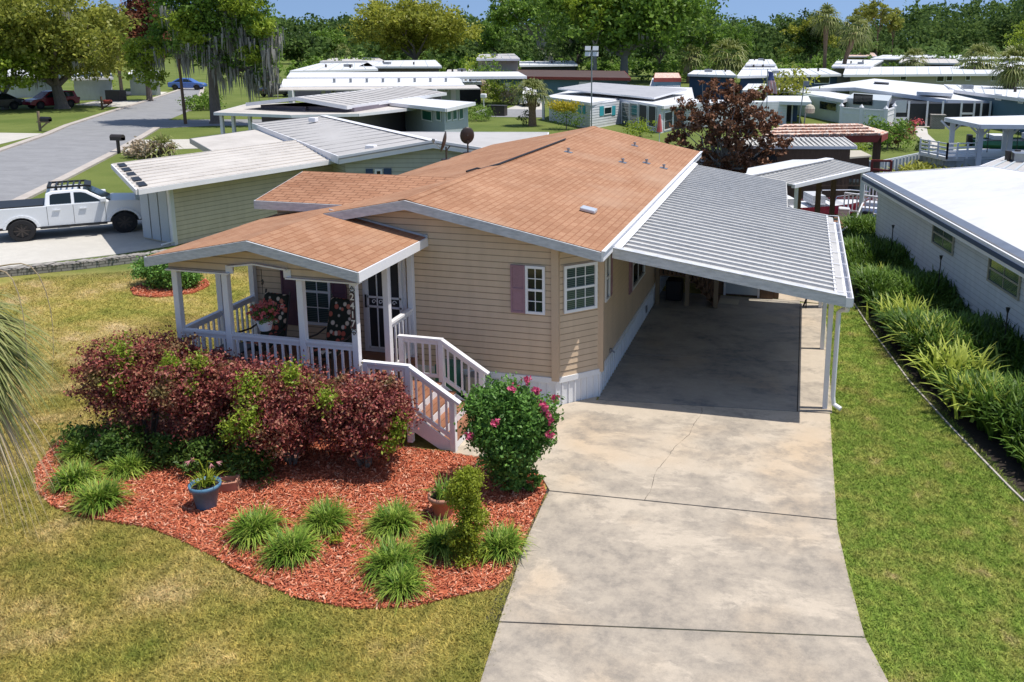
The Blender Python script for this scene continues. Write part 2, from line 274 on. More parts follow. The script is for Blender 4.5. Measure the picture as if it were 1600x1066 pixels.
# ------------------------------------------------------------------ mesh builder
class MB:
    def __init__(s): s.v=[]; s.f=[]; s.m=[]
    def add(s,vs,fs,mi=0):
        o=len(s.v); s.v+= [tuple(p) for p in vs]; s.f+=[tuple(i+o for i in f) for f in fs]; s.m+=[mi]*len(fs); return s
    def box(s,a,b,mi=0):
        x0,x1=sorted((a[0],b[0])); y0,y1=sorted((a[1],b[1])); z0,z1=sorted((a[2],b[2]))
        return s.add([(x0,y0,z0),(x1,y0,z0),(x1,y1,z0),(x0,y1,z0),(x0,y0,z1),(x1,y0,z1),(x1,y1,z1),(x0,y1,z1)],[(0,3,2,1),(4,5,6,7),(0,1,5,4),(1,2,6,5),(2,3,7,6),(3,0,4,7)],mi)
    def bar(s,p,q,w,h,up=(0,0,1),mi=0):
        p=Vector(p);q=Vector(q);d=(q-p).normalized();u=Vector(up)
        if abs(d.dot(u))>.98:u=Vector((0,1,0))
        r=d.cross(u).normalized();u=r.cross(d).normalized(); a=r*w/2;b=u*h/2
        vs=[p-a-b,p+a-b,p+a+b,p-a+b,q-a-b,q+a-b,q+a+b,q-a+b]
        return s.add(vs,[(0,1,2,3),(7,6,5,4),(4,5,1,0),(5,6,2,1),(6,7,3,2),(7,4,0,3)],mi)
    def prism(s,poly,vec,mi=0):
        n=len(poly); v=Vector(vec); a=[Vector(p) for p in poly]
        return s.add(a+[p+v for p in a],[tuple(range(n))[::-1],tuple(range(n,2*n))]+[(i,(i+1)%n,(i+1)%n+n,i+n) for i in range(n)],mi)
    def slab(s,top,t,mi=0): return s.prism([(p[0],p[1],p[2]-t) for p in top],(0,0,t),mi)
    def tube(s,path,rad,n=8,mi=0,cap=True):
        P=[Vector(p) for p in path]
        if not hasattr(rad,'__len__'): rad=[rad]*len(P)
        vs=[];fs=[]; ref=Vector((.31,.95,.1))
        for i,p in enumerate(P):
            d=(P[min(i+1,len(P)-1)]-P[max(i-1,0)]).normalized(); 
            if abs(d.dot(ref))>.95: ref=Vector((1,.1,.2))
            r=d.cross(ref).normalized(); u=r.cross(d)
            for k in range(n):
                a=2*math.pi*k/n; vs.append(p+(r*math.cos(a)+u*math.sin(a))*rad[i])
        for i in range(len(P)-1):
            for k in range(n): fs.append((i*n+k,i*n+(k+1)%n,(i+1)*n+(k+1)%n,(i+1)*n+k))
        if cap: fs+=[tuple(range(n))[::-1],tuple(range((len(P)-1)*n,len(P)*n))]
        return s.add(vs,fs,mi)
    def lathe(s,prof,n=20,c=(0,0,0),mi=0):
        vs=[];fs=[]
        for r,z in prof:
            for k in range(n):
                a=2*math.pi*k/n; vs.append((c[0]+r*math.cos(a),c[1]+r*math.sin(a),c[2]+z))
        for i in range(len(prof)-1):
            for k in range(n): fs.append((i*n+k,i*n+(k+1)%n,(i+1)*n+(k+1)%n,(i+1)*n+k))
        return s.add(vs,fs,mi)
    def build(s,name,mats,parent=None,smooth=False,bevel=0,loc=None):
        me=bpy.data.meshes.new(name); me.from_pydata(s.v,[],s.f)
        mats=mats if isinstance(mats,(list,tuple)) else [mats]
        for m in mats: me.materials.append(MT[m] if isinstance(m,str) else m)
        if any(s.m): me.polygons.foreach_set('material_index',s.m)
        if smooth: me.polygons.foreach_set('use_smooth',[True]*len(s.f))
        me.update(); o=bpy.data.objects.new(name,me); COL.objects.link(o)
        if parent: o.parent=parent
        if loc: o.location=loc
        if bevel:
            b=o.modifiers.new('bevel','BEVEL'); b.width=bevel; b.segments=2; b.limit_method='ANGLE'; b.angle_limit=R_(40)
        return o
def tag(o,label=None,cat=None,group=None,kind=None):
    if label: o['label']=label
    if cat: o['category']=cat
    if group: o['group']=group
    if kind: o['kind']=kind
    return o
def thing(name,label,cat,loc=(0,0,0),rz=0,group=None):
    o=bpy.data.objects.new(name,None); COL.objects.link(o); o.location=loc; o.rotation_euler=(0,0,rz); o.empty_display_size=.2
    return tag(o,label,cat,group)
def children(o): return [c for c in bpy.data.objects if c.parent==o]
def copy_tree(o,parent=None):
    c=o.copy(); COL.objects.link(c); c.parent=parent
    for ch in KIDS.get(o.name) or children(o): copy_tree(ch,c)
    return c
KIDS={}
def leaves(name,C,size,m,parent=None,aspect=.5,up=.3,nor=None,var=.35,vecs=None):
    """many small rhombic leaves, one mesh"""
    C=np.asarray(C,float); n=len(C)
    nr=RS.normal(size=(n,3)); nr[:,2]+=up
    if nor is not None: nr+=nor
    nr/=np.linalg.norm(nr,axis=1)[:,None]
    a=RS.normal(size=(n,3)); a-= (a*nr).sum(1)[:,None]*nr; a/=np.linalg.norm(a,axis=1)[:,None]; b=np.cross(nr,a)
    s=size*(1+var*RS.uniform(-1,1,n))[:,None]
    V=np.empty((n,4,3)); V[:,0]=C-a*s*.5; V[:,1]=C+b*s*.5*aspect-nr*s*.06; V[:,2]=C+a*s*.5; V[:,3]=C-b*s*.5*aspect-nr*s*.06
    return rawquads(name,V,m,parent)
def rawquads(name,V,m,parent=None,k=4):
    n=len(V); me=bpy.data.meshes.new(name); me.vertices.add(n*k); me.vertices.foreach_set('co',V.reshape(-1).astype(np.float32))
    me.loops.add(n*k); me.loops.foreach_set('vertex_index',np.arange(n*k,dtype=np.int32)); me.polygons.add(n)
    me.polygons.foreach_set('loop_start',np.arange(0,n*k,k,dtype=np.int32)); me.polygons.foreach_set('loop_total',np.full(n,k,dtype=np.int32))
    me.materials.append(MT[m] if isinstance(m,str) else m); me.update(calc_edges=True); me.validate()
    o=bpy.data.objects.new(name,me); COL.objects.link(o)
    if parent: o.parent=parent
    return o
def blobpts(blobs,n,clump=.22,perclump=26,shell=.55):
    """leaf positions in clumps spread through ellipsoids [(cx,cy,cz,rx,ry,rz)]"""
    B=np.array(blobs,float); vol=(B[:,3]*B[:,4]*B[:,5])**(2/3.); vol/=vol.sum(); nc=max(4,n//perclump)
    ids=RS.choice(len(B),nc,p=vol); d=RS.normal(size=(nc,3)); d/=np.linalg.norm(d,axis=1)[:,None]
    r=(shell+(1-shell)*RS.uniform(0,1,nc)**.6)[:,None]*(1+.15*RS.normal(size=(nc,1)))
    cc=B[ids,:3]+d*r*B[ids,3:]; cr=clump*B[ids,3:].mean(1)*RS.uniform(.6,1.3,nc)
    k=RS.choice(nc,n); q=RS.normal(size=(n,3))*.55; q[:,2]*=.7
    return cc[k]+q*cr[k][:,None]
# ------------------------------------------------------------------ ground
def sheet(name,pts,z,m,t=0,holes=(),kind='structure'):
    loops=[[Vector((p[0],p[1],0)) for p in pts]]+[[Vector((p[0],p[1],0)) for p in h] for h in holes]
    tri=tessellate_polygon(loops); fl=[(p.x,p.y,z) for l in loops for p in l]; mb=MB()
    fs=[]
    for a,b,c in tri:
        A,B,C=[Vector(fl[i]) for i in (a,b,c)]
        fs.append((a,b,c) if (B-A).cross(C-A).z>0 else (a,c,b))
    mb.add(fl,fs)
    if t:
        n=len(pts)
        for i in range(n):
            a,b=pts[i],pts[(i+1)%n]; mb.add([(a[0],a[1],z-t),(b[0],b[1],z-t),(b[0],b[1],z),(a[0],a[1],z)],[(0,1,2,3)])
    o=mb.build(name,m); o['kind']=kind; return o
hole=[(-3,19.8),(6.2,19.2),(30,17.5),(30,36.5),(11.3,38.6),(10.3,40.9),(7.8,36.6),(5,35.4),(-3,34.5)]
sheet('ground',[(-1500,-60),(1500,-60),(1500,2500),(-1500,2500)],0,'lawn',holes=[hole])
sheet('canal_water',[(-3.2,19),(30.2,17),(30.2,41.5),(-3.2,41.5)],-.65,'water')
mb=MB()
for i in range(len(hole)):
    a,b=hole[i],hole[(i+1)%len(hole)]
    mb.bar((a[0],a[1],-.4),(b[0],b[1],-.4),.12,.9)
    n=int((Vector(a)-Vector(b)).length/.45)
    for k in range(n):
        t=(k+.5)/n; mb.box((a[0]+(b[0]-a[0])*t-.1,a[1]+(b[1]-a[1])*t-.1,-.8),(a[0]+(b[0]-a[0])*t+.1,a[1]+(b[1]-a[1])*t+.1,-.02))
tag(mb.build('seawall',MT['lt_gray']),'grey ribbed seawall along the canal edge below the far lawn','seawall')
# driveway
L=[(.55,-7.2),(.42,-6.1),(.3,-5.3),(.17,-4.4),(.1,-3.3),(.08,-2.95)]
DR=[(4.1,1.0),(4.1,-1.1),(4.11,-3.0),(4.2,-4.0),(4.32,-5.0),(4.55,-5.9),(4.95,-7.2)]
def lerp(poly,y):
    for a,b in zip(poly,poly[1:]):
        if min(a[1],b[1])<=y<=max(a[1],b[1]) and a[1]!=b[1]:
            t=(y-a[1])/(b[1]-a[1]); return a[0]+(b[0]-a[0])*t
    return poly[0][0] if abs(y-poly[0][1])<abs(y-poly[-1][1]) else poly[-1][0]
mb=MB(); g=.014
def slabpoly(pts,m): mb.prism([(x,y,-.02) for x,y in pts],(0,0,.045),m)
slabpoly([(.55,-7.2),(4.95,-7.2),(4.55,-5.9),(4.3,-5.12-g),(.29,-5.9-g)],0) if False else None
slabpoly([(.55,-7.2),(4.95,-7.2),(4.55,-5.9),(4.33,-5.14),(.37,-5.86)],0)
slabpoly([(.36,-5.84),(4.325,-5.12),(4.2,-4.0),(4.11,-3.0),(4.105,-2.73),(.09,-2.93),(.1,-3.3),(.17,-4.4),(.3,-5.3)],0)
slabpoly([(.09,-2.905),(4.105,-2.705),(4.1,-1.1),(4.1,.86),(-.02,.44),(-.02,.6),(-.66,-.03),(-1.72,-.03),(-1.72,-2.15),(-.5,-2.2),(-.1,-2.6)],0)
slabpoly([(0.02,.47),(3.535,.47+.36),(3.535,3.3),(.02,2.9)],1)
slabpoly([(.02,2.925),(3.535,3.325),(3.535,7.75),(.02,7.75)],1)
sheet('slab_bed',[(.2,-5.9),(4.1,-5.1),(4.05,7.6),(.03,7.7),(.03,-2.9)],.008,'joint')
slabpoly([(3.55,.85),(4.14,.9),(4.14,4.2),(3.55,4.14)],0)
slabpoly([(3.55,4.165),(4.14,4.225),(4.14,7.6),(3.55,7.6)],0)
slabpoly([(3.0,7.78),(4.3,7.63),(4.3,9.6),(3.0,9.6)],0)
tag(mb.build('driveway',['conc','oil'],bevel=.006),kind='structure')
def rnd(a,b): return random.uniform(a,b)
mb=MB(); p=Vector((1.9,.55,.0272)); q=Vector((1.45,-2.85,.0272)); last=None
for i in range(40):
    t=i/39; c=p.lerp(q,t)+Vector((.06*math.sin(t*7)+.02*math.sin(t*23)+rnd(-.009,.009),0,0)); w=.0025+.0015*math.sin(i)
    if last: mb.add([(last.x-w,last.y,last.z),(last.x+w,last.y,last.z),(c.x+w,c.y,c.z),(c.x-w,c.y,c.z)],[(0,1,2,3)])
    last=c
tag(mb.build('driveway_crack','joint'),kind='structure')
# mulch beds
bed=[(-7.0,-4.75),(-6.5,-5.0),(-5.9,-5.15),(-4.8,-5.15),(-4.2,-5.3),(-3.6,-5.5),(-2.7,-5.85),(-2.0,-6.02),(-1.3,-6.03),(-.7,-5.85),(-.3,-5.55),(.1,-5.3),(.2,-4.95),(.13,-4.4),(.07,-3.3),(.05,-2.95),(-.1,-2.65),(-.5,-2.25),(-1.74,-2.2),(-3.0,-2.15),(-6.6,-2.1),(-7.7,-2.6),(-8.0,-3.4),(-7.6,-4.2)]
sheet('mulch_bed',bed,.03,'mulch',.03)
circ=[(-12.55+.95*math.cos(a/16*2*math.pi)*(1+.08*math.sin(3*a)),4.9+.95*math.sin(a/16*2*math.pi)) for a in range(16)]
sheet('mulch_circle',circ,.03,'mulch',.03)
def inpoly(P,poly):
    x,y=P[:,0],P[:,1]; r=np.zeros(len(P),bool); n=len(poly)
    for i in range(n):
        x1,y1=poly[i]; x2,y2=poly[(i+1)%n]
        c=((y1>y)!=(y2>y))&(x<(x2-x1)*(y-y1)/((y2-y1)+1e-12)+x1); r^=c
    return r
def scatter(n,x0,x1,y0,y1,inc=None,exc=()):
    P=np.stack([RS.uniform(x0,x1,n),RS.uniform(y0,y1,n)],1); k=np.ones(n,bool)
    if inc: k&=inpoly(P,inc)
    for e in exc: k&=~inpoly(P,e)
    return P[k]
P=np.vstack([scatter(90000,-8.1,.3,-6.2,-2,bed),scatter(6000,-13.7,-11.4,3.8,6,circ)])
n=len(P); C3=np.column_stack([P,RS.uniform(.032,.062,n)])
nr=RS.normal(size=(n,3))*.38; nr[:,2]+=1; nr/=np.linalg.norm(nr,axis=1)[:,None]; a=RS.normal(size=(n,3)); a-=(a*nr).sum(1)[:,None]*nr; a/=np.linalg.norm(a,axis=1)[:,None]; b=np.cross(nr,a)
ln=RS.uniform(.012,.045,n)[:,None]; wd=RS.uniform(.003,.009,n)[:,None]
V=np.stack([C3-a*ln-b*wd,C3+a*ln-b*wd,C3+a*ln+b*wd,C3-a*ln+b*wd],1)
tag(rawquads('mulch_chips',V,'chip'),'red shredded bark mulch covering the front flower bed','mulch',kind='stuff')
# grass blades
drive=[(.55,-7.2),(4.95,-7.2),(4.55,-5.9),(4.33,-5.1),(4.2,-4),(4.11,-3),(4.1,7.7),(-7,14),(-6.7,-2.05),(-1.7,-2.2),(-.1,-2.6),(.09,-2.9),(.1,-3.3),(.17,-4.4),(.3,-5.3),(.36,-5.84)]
hedgebed=[(4.75,19),(5.0,15.9),(4.92,8.2),(5.75,2.8),(6.55,-.5),(7.1,-3),(12,-3),(12,19)]
wob=lambda P:P
Ls=[]
for (n,x0,x1,y0,y1,h) in ((470000,-9,.6,-8.6,-3,.040),(330000,-11.,-6.,-5.,3.,.042),(160000,-17,-6.5,-2.,8.,.045),(280000,4,8.5,-8.2,2.5,.038),(90000,4,6.2,2.5,16,.045),(16000,-19.5,-14.,5.2,8.2,.05)):
    p=scatter(n,x0,x1,y0,y1,None,(bed,circ,drive,hedgebed)); 
    if x0==-19.5: continue
    Ls.append(np.column_stack([p,np.full(len(p),h)]))
Q=np.vstack(Ls); Q=Q[~((Q[:,1]>Q[:,0]*.62+15.2)&(Q[:,0]<-6))]; n=len(Q); jm=RS.uniform(0,1,n)<.25; Q[jm,:2]+=RS.normal(size=(int(jm.sum()),2))*.03
hh=Q[:,2]*RS.uniform(.5,1.3,n); ang=RS.uniform(0,2*np.pi,n); le=RS.uniform(.5,2.1,n)*hh; w=RS.uniform(.004,.008,n)
base=np.column_stack([Q[:,:2],np.zeros(n)]); dx=np.column_stack([np.cos(ang),np.sin(ang),np.zeros(n)]); a2=RS.uniform(0,2*np.pi,n); lx=np.column_stack([np.cos(a2)*le,np.sin(a2)*le,hh])
V=np.stack([base-dx*w[:,None],base+dx*w[:,None],base+lx],1)
tag(rawquads('lawn_grass',V,'blade',k=3),'short patchy lawn grass in front of and beside the house','grass',kind='stuff')
# ------------------------------------------------------------------ siding walls
def clip(poly,z0,z1):
    def half(P,f):
        o=[]
        for i in range(len(P)):
            a,b=P[i],P[(i+1)%len(P)]; fa,fb=f(a),f(b)
            if fa>=0:o.append(a)
            if (fa>=0)!=(fb>=0):
                t=fa/(fa-fb); o.append((a[0]+(b[0]-a[0])*t,a[1]+(b[1]-a[1])*t))
        return o
    P=half(poly,lambda p:p[1]-z0)
    return half(P,lambda p:z1-p[1]) if P else P
def lap(mb,A,B,poly,h=.115,d=.014,mi=0,out=0.):
    """lap siding on the wall line A->B (outside on the right-hand side), poly in (s,z)"""
    A=Vector((A[0],A[1],0)); B=Vector((B[0],B[1],0)); u=(B-A).normalized(); nn=Vector((u.y,-u.x,0))
    zmin=min(p[1] for p in poly); zmax=max(p[1] for p in poly); z=zmin
    while z<zmax-1e-4:
        z1=min(z+h,zmax); P=clip(poly,z,z1)
        if len(P)>=3:
            vs=[A+u*s+Vector((0,0,zz))+nn*(out+d*(z+h-zz)/h) for s,zz in P]; mb.add(vs,[tuple(range(len(P)))],mi)
            bt=[p for p in P if abs(p[1]-z)<1e-5]
            if len(bt)>=2:
                s0=min(p[0] for p in bt); s1=max(p[0] for p in bt); q=A+Vector((0,0,z))
                mb.add([q+u*s0+nn*out,q+u*s1+nn*out,q+u*s1+nn*(out+d),q+u*s0+nn*(out+d)],[(0,1,2,3)],mi)
        z+=h
def ribbed(mb,A,B,z0,z1,pitch=.15,d=.02,w=.03,mi=0,out=.0):
    A=Vector((A[0],A[1],0)); B=Vector((B[0],B[1],0)); u=(B-A).normalized(); nn=Vector((u.y,-u.x,0)); Ln=(B-A).length
    mb.add([A+nn*out+Vector((0,0,z0)),B+nn*out+Vector((0,0,z0)),B+nn*out+Vector((0,0,z1)),A+nn*out+Vector((0,0,z1))],[(0,1,2,3)],mi)
    n=int(Ln/pitch)
    for k in range(n+1):
        s=k*Ln/max(1,n); c=A+u*s+nn*(out+d/2); mb.bar(c+Vector((0,0,z0)),c+Vector((0,0,z1)),w if k%2 else w*.5,d,up=nn,mi=mi)
def frame_window(par,A,B,s0,s1,z0,z1,cols=2,rows=2,fr=.045,out=.016,name='window',fm='vinyl_white',pm='glass',split=True,label=None):
    """window frame mesh with a pane child, on the wall line A->B"""
    A=Vector((A[0],A[1],0)); B=Vector((B[0],B[1],0)); u=(B-A).normalized(); nn=Vector((u.y,-u.x,0))
    def P(s,z,o): return A+u*s+Vector((0,0,z))+nn*o
    mb=MB(); t=.035
    def rect(a,b,c,d,o0,o1): mb.prism([P(a,c,o0),P(b,c,o0),P(b,d,o0),P(a,d,o0)],nn*(o1-o0))
    rect(s0,s0+fr,z0,z1,out,out+t); rect(s1-fr,s1,z0,z1,out,out+t); rect(s0+fr,s1-fr,z0,z0+fr,out,out+t); rect(s0+fr,s1-fr,z1-fr,z1,out,out+t)
    zm=(z0+z1)/2
    if split: rect(s0+fr,s1-fr,zm-.02,zm+.02,out,out+t*.8)
    mt=.007
    for hlf in ((z0+fr,zm-.02),(zm+.02,z1-fr)) if split else ((z0+fr,z1-fr),):
        for c in range(1,cols): s=s0+fr+(s1-s0-2*fr)*c/cols; rect(s-mt,s+mt,hlf[0],hlf[1],out+.006,out+.016)
        for r in range(1,rows): z=hlf[0]+(hlf[1]-hlf[0])*r/rows; rect(s0+fr,s1-fr,z-mt,z+mt,out+.0065,out+.0155)
    w=mb.build(name,fm,par)
    if label: w['label']=label
    q=MB(); q.prism([P(s0+fr*.5,z0+fr*.5,.004),P(s1-fr*.5,z0+fr*.5,.004),P(s1-fr*.5,z1-fr*.5,.004),P(s0+fr*.5,z1-fr*.5,.004)],nn*(out+.001)); q.build('pane',pm,w)
    return w
def shutter(par,A,B,s0,s1,z0,z1,m,out=.015,name='shutter'):
    A=Vector((A[0],A[1],0)); B=Vector((B[0],B[1],0)); u=(B-A).normalized(); nn=Vector((u.y,-u.x,0)); mb=MB()
    def rect(a,b,c,d,o0,o1): mb.prism([A+u*a+nn*o0+Vector((0,0,c)),A+u*b+nn*o0+Vector((0,0,c)),A+u*b+nn*o0+Vector((0,0,d)),A+u*a+nn*o0+Vector((0,0,d))],nn*(o1-o0))
    rect(s0,s1,z0,z1,out,out+.02); zm=(z0+z1)/2; f=.035
    for a,b,c,d in ((s0,s0+f,z0,z1),(s1-f,s1,z0,z1),(s0+f,s1-f,z0,z0+f),(s0+f,s1-f,z1-f,z1),(s0+f,s1-f,zm-f/2,zm+f/2)): rect(a,b,c,d,out+.02,out+.032)
    return mb.build(name,m,par)
# ------------------------------------------------------------------ main house
RXm,RZ=-3.27,3.68
def zr(x): return RZ-.2025*abs(x-RXm)
house=thing('house','tan sided house with terracotta shingle roof and a clipped front corner','house')
mb=MB()
W0,W1=-6.55,0.
und=.13
f0=(W0,0);f1=(-.64,0)
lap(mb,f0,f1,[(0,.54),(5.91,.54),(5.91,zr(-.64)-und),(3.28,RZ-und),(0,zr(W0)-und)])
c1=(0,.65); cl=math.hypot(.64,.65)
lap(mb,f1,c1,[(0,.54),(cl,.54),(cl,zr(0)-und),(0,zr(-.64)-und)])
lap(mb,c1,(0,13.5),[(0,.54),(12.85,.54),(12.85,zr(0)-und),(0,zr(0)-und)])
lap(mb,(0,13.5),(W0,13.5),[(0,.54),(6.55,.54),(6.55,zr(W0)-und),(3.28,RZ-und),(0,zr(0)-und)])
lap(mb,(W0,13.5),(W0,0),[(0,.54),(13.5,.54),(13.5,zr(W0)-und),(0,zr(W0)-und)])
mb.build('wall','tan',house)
mb=MB()
ribbed(mb,(W0,0),f1,0,.5,out=.0); ribbed(mb,f1,c1,0,.5,.13); ribbed(mb,c1,(0,13.5),0,.5,.17); ribbed(mb,(0,13.5),(W0,13.5),0,.5); ribbed(mb,(W0,13.5),(W0,0),0,.5)
mb.bar((W0,-.012,.505),(-.64,-.012,.505),.05,.10); mb.bar((-.64,-.012,.5),(.012,.65,.5),.05,.10); mb.bar((.012,.65,.5),(.012,13.5,.5),.05,.10)
mb.build('skirting','skirt',house)
mb=MB()
for (x,y,z1) in ((-.64,-.01,zr(-.64)-und),(.01,.65,zr(0)-und)): mb.box((x-.065,y-.035,.50),(x+.065,y+.065,z1))
mb.build('corner_trim','tan_trim',house)
# roof
mb=MB(); t=.07
yb=13.79; yf=-.28
mb.slab([(RXm,yf,RZ),(.24,yf,zr(.24)),(.24,yb,zr(.24)),(RXm,yb,RZ)],t)
mb.slab([(-4.88,yf,zr(-4.88)),(RXm,yf,RZ),(RXm,yb,RZ),(-4.88,yb,zr(-4.88))],t)
mb.slab([(-6.78,-.02,zr(-6.78)),(-4.88,-.02,zr(-4.88)),(-4.88,yb,zr(-4.88)),(-6.78,yb,zr(-6.78))],t)
for s in (1,-1):
    mb.slab([(RXm,yf,RZ+.012),(RXm+s*.13,yf,zr(RXm+.13)+.012),(RXm+s*.13,yb,zr(RXm+.13)+.012),(RXm,yb,RZ+.012)][::s],.012)
roof=mb.build('roof','sh_main',house)
mb=MB()
def rake(mb,x0,z0,x1,z1,y,h=.165,t=.03): mb.prism([(x0,y,z0-.012-h),(x1,y,z1-.012-h),(x1,y,z1-.012),(x0,y,z0-.012)],(0,t,0))
rake(mb,-4.88,zr(-4.88),RXm,RZ,yf-.031); rake(mb,RXm,RZ,.24,zr(.24),yf-.031); rake(mb,-6.78,zr(-6.78),RXm,RZ,yb+.001); rake(mb,RXm,RZ,.24,zr(.24),yb+.001)
mb.box((-6.81,.0,zr(-6.78)-.18),(-6.781,yb,zr(-6.78)-.01))
mb.build('rake_board','old_white',house)
mb=MB(); mb.box((.241,yf-.03,zr(.24)-.165),(.275,yb,zr(.24)-.008)); mb.box((.241,yf-.03,zr(.24)-.007),(.31,yb,zr(.24)+.012))
mb.build('eave_fascia','white',house)
mb=MB(); mb.box((-.02,yf,zr(.24)-.135),(.24,yb,zr(.24)-.12)); mb.box((-6.78,.05,zr(-6.78)-.135),(-6.53,yb,zr(-6.78)-.12)); 
mb.build('soffit','white',house)
# dormer on the left slope
mb=MB()
ya,ym,yc=.7,2.45,4.2; za,zm=3.33,3.655
mb.slab([(-6.9,ya,za),(-3.4,ya,za),(-3.4,ym,zm),(-6.9,ym,zm)],.06); mb.slab([(-6.9,ym,zm),(-3.4,ym,zm),(-3.4,yc,za),(-6.9,yc,za)],.06)
dr=mb.build('dormer_roof','sh_cross',house)
mb=MB(); mb.box((-6.92,ya-.03,za-.17),(-4.4,ya-.001,za-.008)); mb.prism([(-6.93,ya,za-.17),(-6.93,ym,zm-.17),(-6.93,ym,zm-.01),(-6.93,ya,za-.01)],(.028,0,0)); mb.prism([(-6.93,ym,zm-.17),(-6.93,yc,za-.17),(-6.93,yc,za-.01),(-6.93,ym,zm-.01)],(.028,0,0))
mb.build('dormer_fascia','old_white',house)
mb=MB(); mb.prism([(-6.6,ya+.25,2.8),(-6.6,yc-.25,2.8),(-6.6,yc-.25,za),(-6.6,ym,zm-.1),(-6.6,ya+.25,za)],(2,0,0)); mb.build('dormer_wall','tan',house)
# windows on the front
frame_window(house,f0,f1,5.375,5.73,1.71,2.575,2,2,fr=.045); shutter(house,f0,f1,5.105,5.37,1.71,2.575,'mauve')
frame_window(house,f1,c1,.15,.83,1.72,2.575,3,2,fr=.05,pm='blind')
frame_window(house,c1,(0,13.5),.30,.66,1.71,2.56,1,1,fr=.045); shutter(house,c1,(0,13.5),.67,.87,1.71,2.5,'mauve')
frame_window(house,c1,(0,13.5),2.9,4.4,1.2,2.3,2,1,fr=.05); shutter(house,c1,(0,13.5),2.62,2.88,1.2,2.3,'mauve')
frame_window(house,f0,f1,1.02,1.60,1.16,2.45,2,2,fr=.05,pm='blind'); shutter(house,f0,f1,.58,.88,1.12,2.45,'dkmauve'); shutter(house,f0,f1,1.62,1.92,1.12,2.45,'dkmauve')
# entry door with white security door
mb=MB(); mb.box((-4.30,-.035,.74),(-3.43,-.003,2.72)); dj=mb.build('door_frame','white',house)
mb=MB(); mb.box((-4.21,-.045,.80),(-3.52,-.036,2.62)); dd=mb.build('door','screen',house)
mb=MB()
for x in (-4.20,-4.0,-3.865,-3.73,-3.53): mb.bar((x,-.06,.8),(x,-.06,2.62),.018 if -4.19<x<-3.54 else .06,.02,up=(0,1,0))
for z in (.83,1.62,1.80,2.6): mb.box((-4.20,-.07,z-.018),(-3.52,-.048,z+.018))
for k in range(4):
    cx=-4.07+k*.135
    pts=[(cx+.045*math.cos(a*.5)*(1-a/16),-.06,1.71+.05*math.sin(a*.5)*(1-a/16)) for a in range(14)]; mb.tube(pts,.008,5)
g2=mb.build('security_grille','white',dd)
mb=MB(); mb.box((-4.235,-.09,1.6),(-4.205,-.05,1.84)); mb.build('handle','black',dd)
# roof cable, vents, dishes
mb=MB(); mb.tube([(-3.55,3.3,3.655),(-3.42,3.6,3.69),(-3.36,3.7,3.66),(-3.17,4.28,3.70),(-3.12,9.75,3.69)],.022,6); mb.build('roof_cable','black',house)
for i,(x,y) in enumerate([(-2.57,8.02),(-1.51,11.75),(-1.2,8.45),(-.7,9.23),(-.2,9.08)]):
    z=zr(x); mb=MB(); mb.tube([(x,y,z-.02),(x,y,z+.09)],.03,8); mb.tube([(x,y,z+.075),(x,y,z+.11)],[.045,.045],8); mb.slab([(x-.1,y-.1,z+.012+.02),(x+.1,y-.1,z+.012-.02),(x+.1,y+.1,z+.012-.02),(x-.1,y+.1,z+.012+.02)],.01); mb.build('roof_vent','metal',house)
x,y=-.59,2.19; z=zr(x); mb=MB(); mb.prism([(x-.15,y-.13,z+.04),(x+.15,y-.13,z-.02),(x+.15,y+.13,z-.02),(x-.15,y+.13,z+.04)],(0,0,.07)); mb.build('roof_light','lensc',house,bevel=.02)
mb=MB(); mb.tube([(.02,1.48,.6),(.07,1.48,.6),(.1,1.5,.56)],.018,6); mb.box((.015,1.44,.56),(.045,1.52,.64)); mb.build('tap','metal',house)
mb=MB(); mb.box((.03,5.3,.18),(.05,5.42,.33)); mb.build('skirting_vent','metal',house)
def dish(x,y,face,label,back,r=.34):
    t=thing('satellite_dish',label,'satellite dish',(x,y,zr(x)+.0),0,'satellite dishes on the roof'); mb=MB(); mb.tube([(0,0,-.02),(0,0,.38)],.025,8); mb.box((-.12,-.12,-.01),(.12,.12,.02)); mb.tube([(0,0,.25),(.1,.05,.4)],.018,6); mb.build('mast','darkmetal',t)
    n=12; prof=[]
    q=Vector(face).normalized().to_track_quat('Z','Y'); c=Vector((0,0,.52)); mb=MB(); vs=[];fs=[]
    for i in range(6):
        rr=r*i/5; 
        for k in range(20):
            a=2*math.pi*k/20; vs.append(c+q@Vector((rr*math.cos(a)*.9,rr*math.sin(a)*1.1,.25*rr*rr/r)))
    for i in range(5):
        for k in range(20): fs.append((i*20+k,i*20+(k+1)%20,(i+1)*20+(k+1)%20,(i+1)*20+k))
    mb.add(vs,fs); o=mb.build('reflector',back,t,smooth=True); s=o.modifiers.new('s','SOLIDIFY'); s.thickness=.012
    mb=MB(); p0=c+q@Vector((0,-r*.9,.03)); p1=c+q@Vector((0,-r*.3,r*1.25)); mb.tube([p0,p1],.014,6); mb.bar(p1,p1+Vector((.02,0,.08)),.07,.07); mb.build('feed_arm','metal',t)
dish(-6.70,9.65,(-.95,-.28,.25),'satellite dish seen nearly edge on at the left eave of the roof','darkmetal',.29)
dish(-6.72,11.4,(-.55,.85,.2),'satellite dish with dark back standing behind the first one','darkmetal',.25)
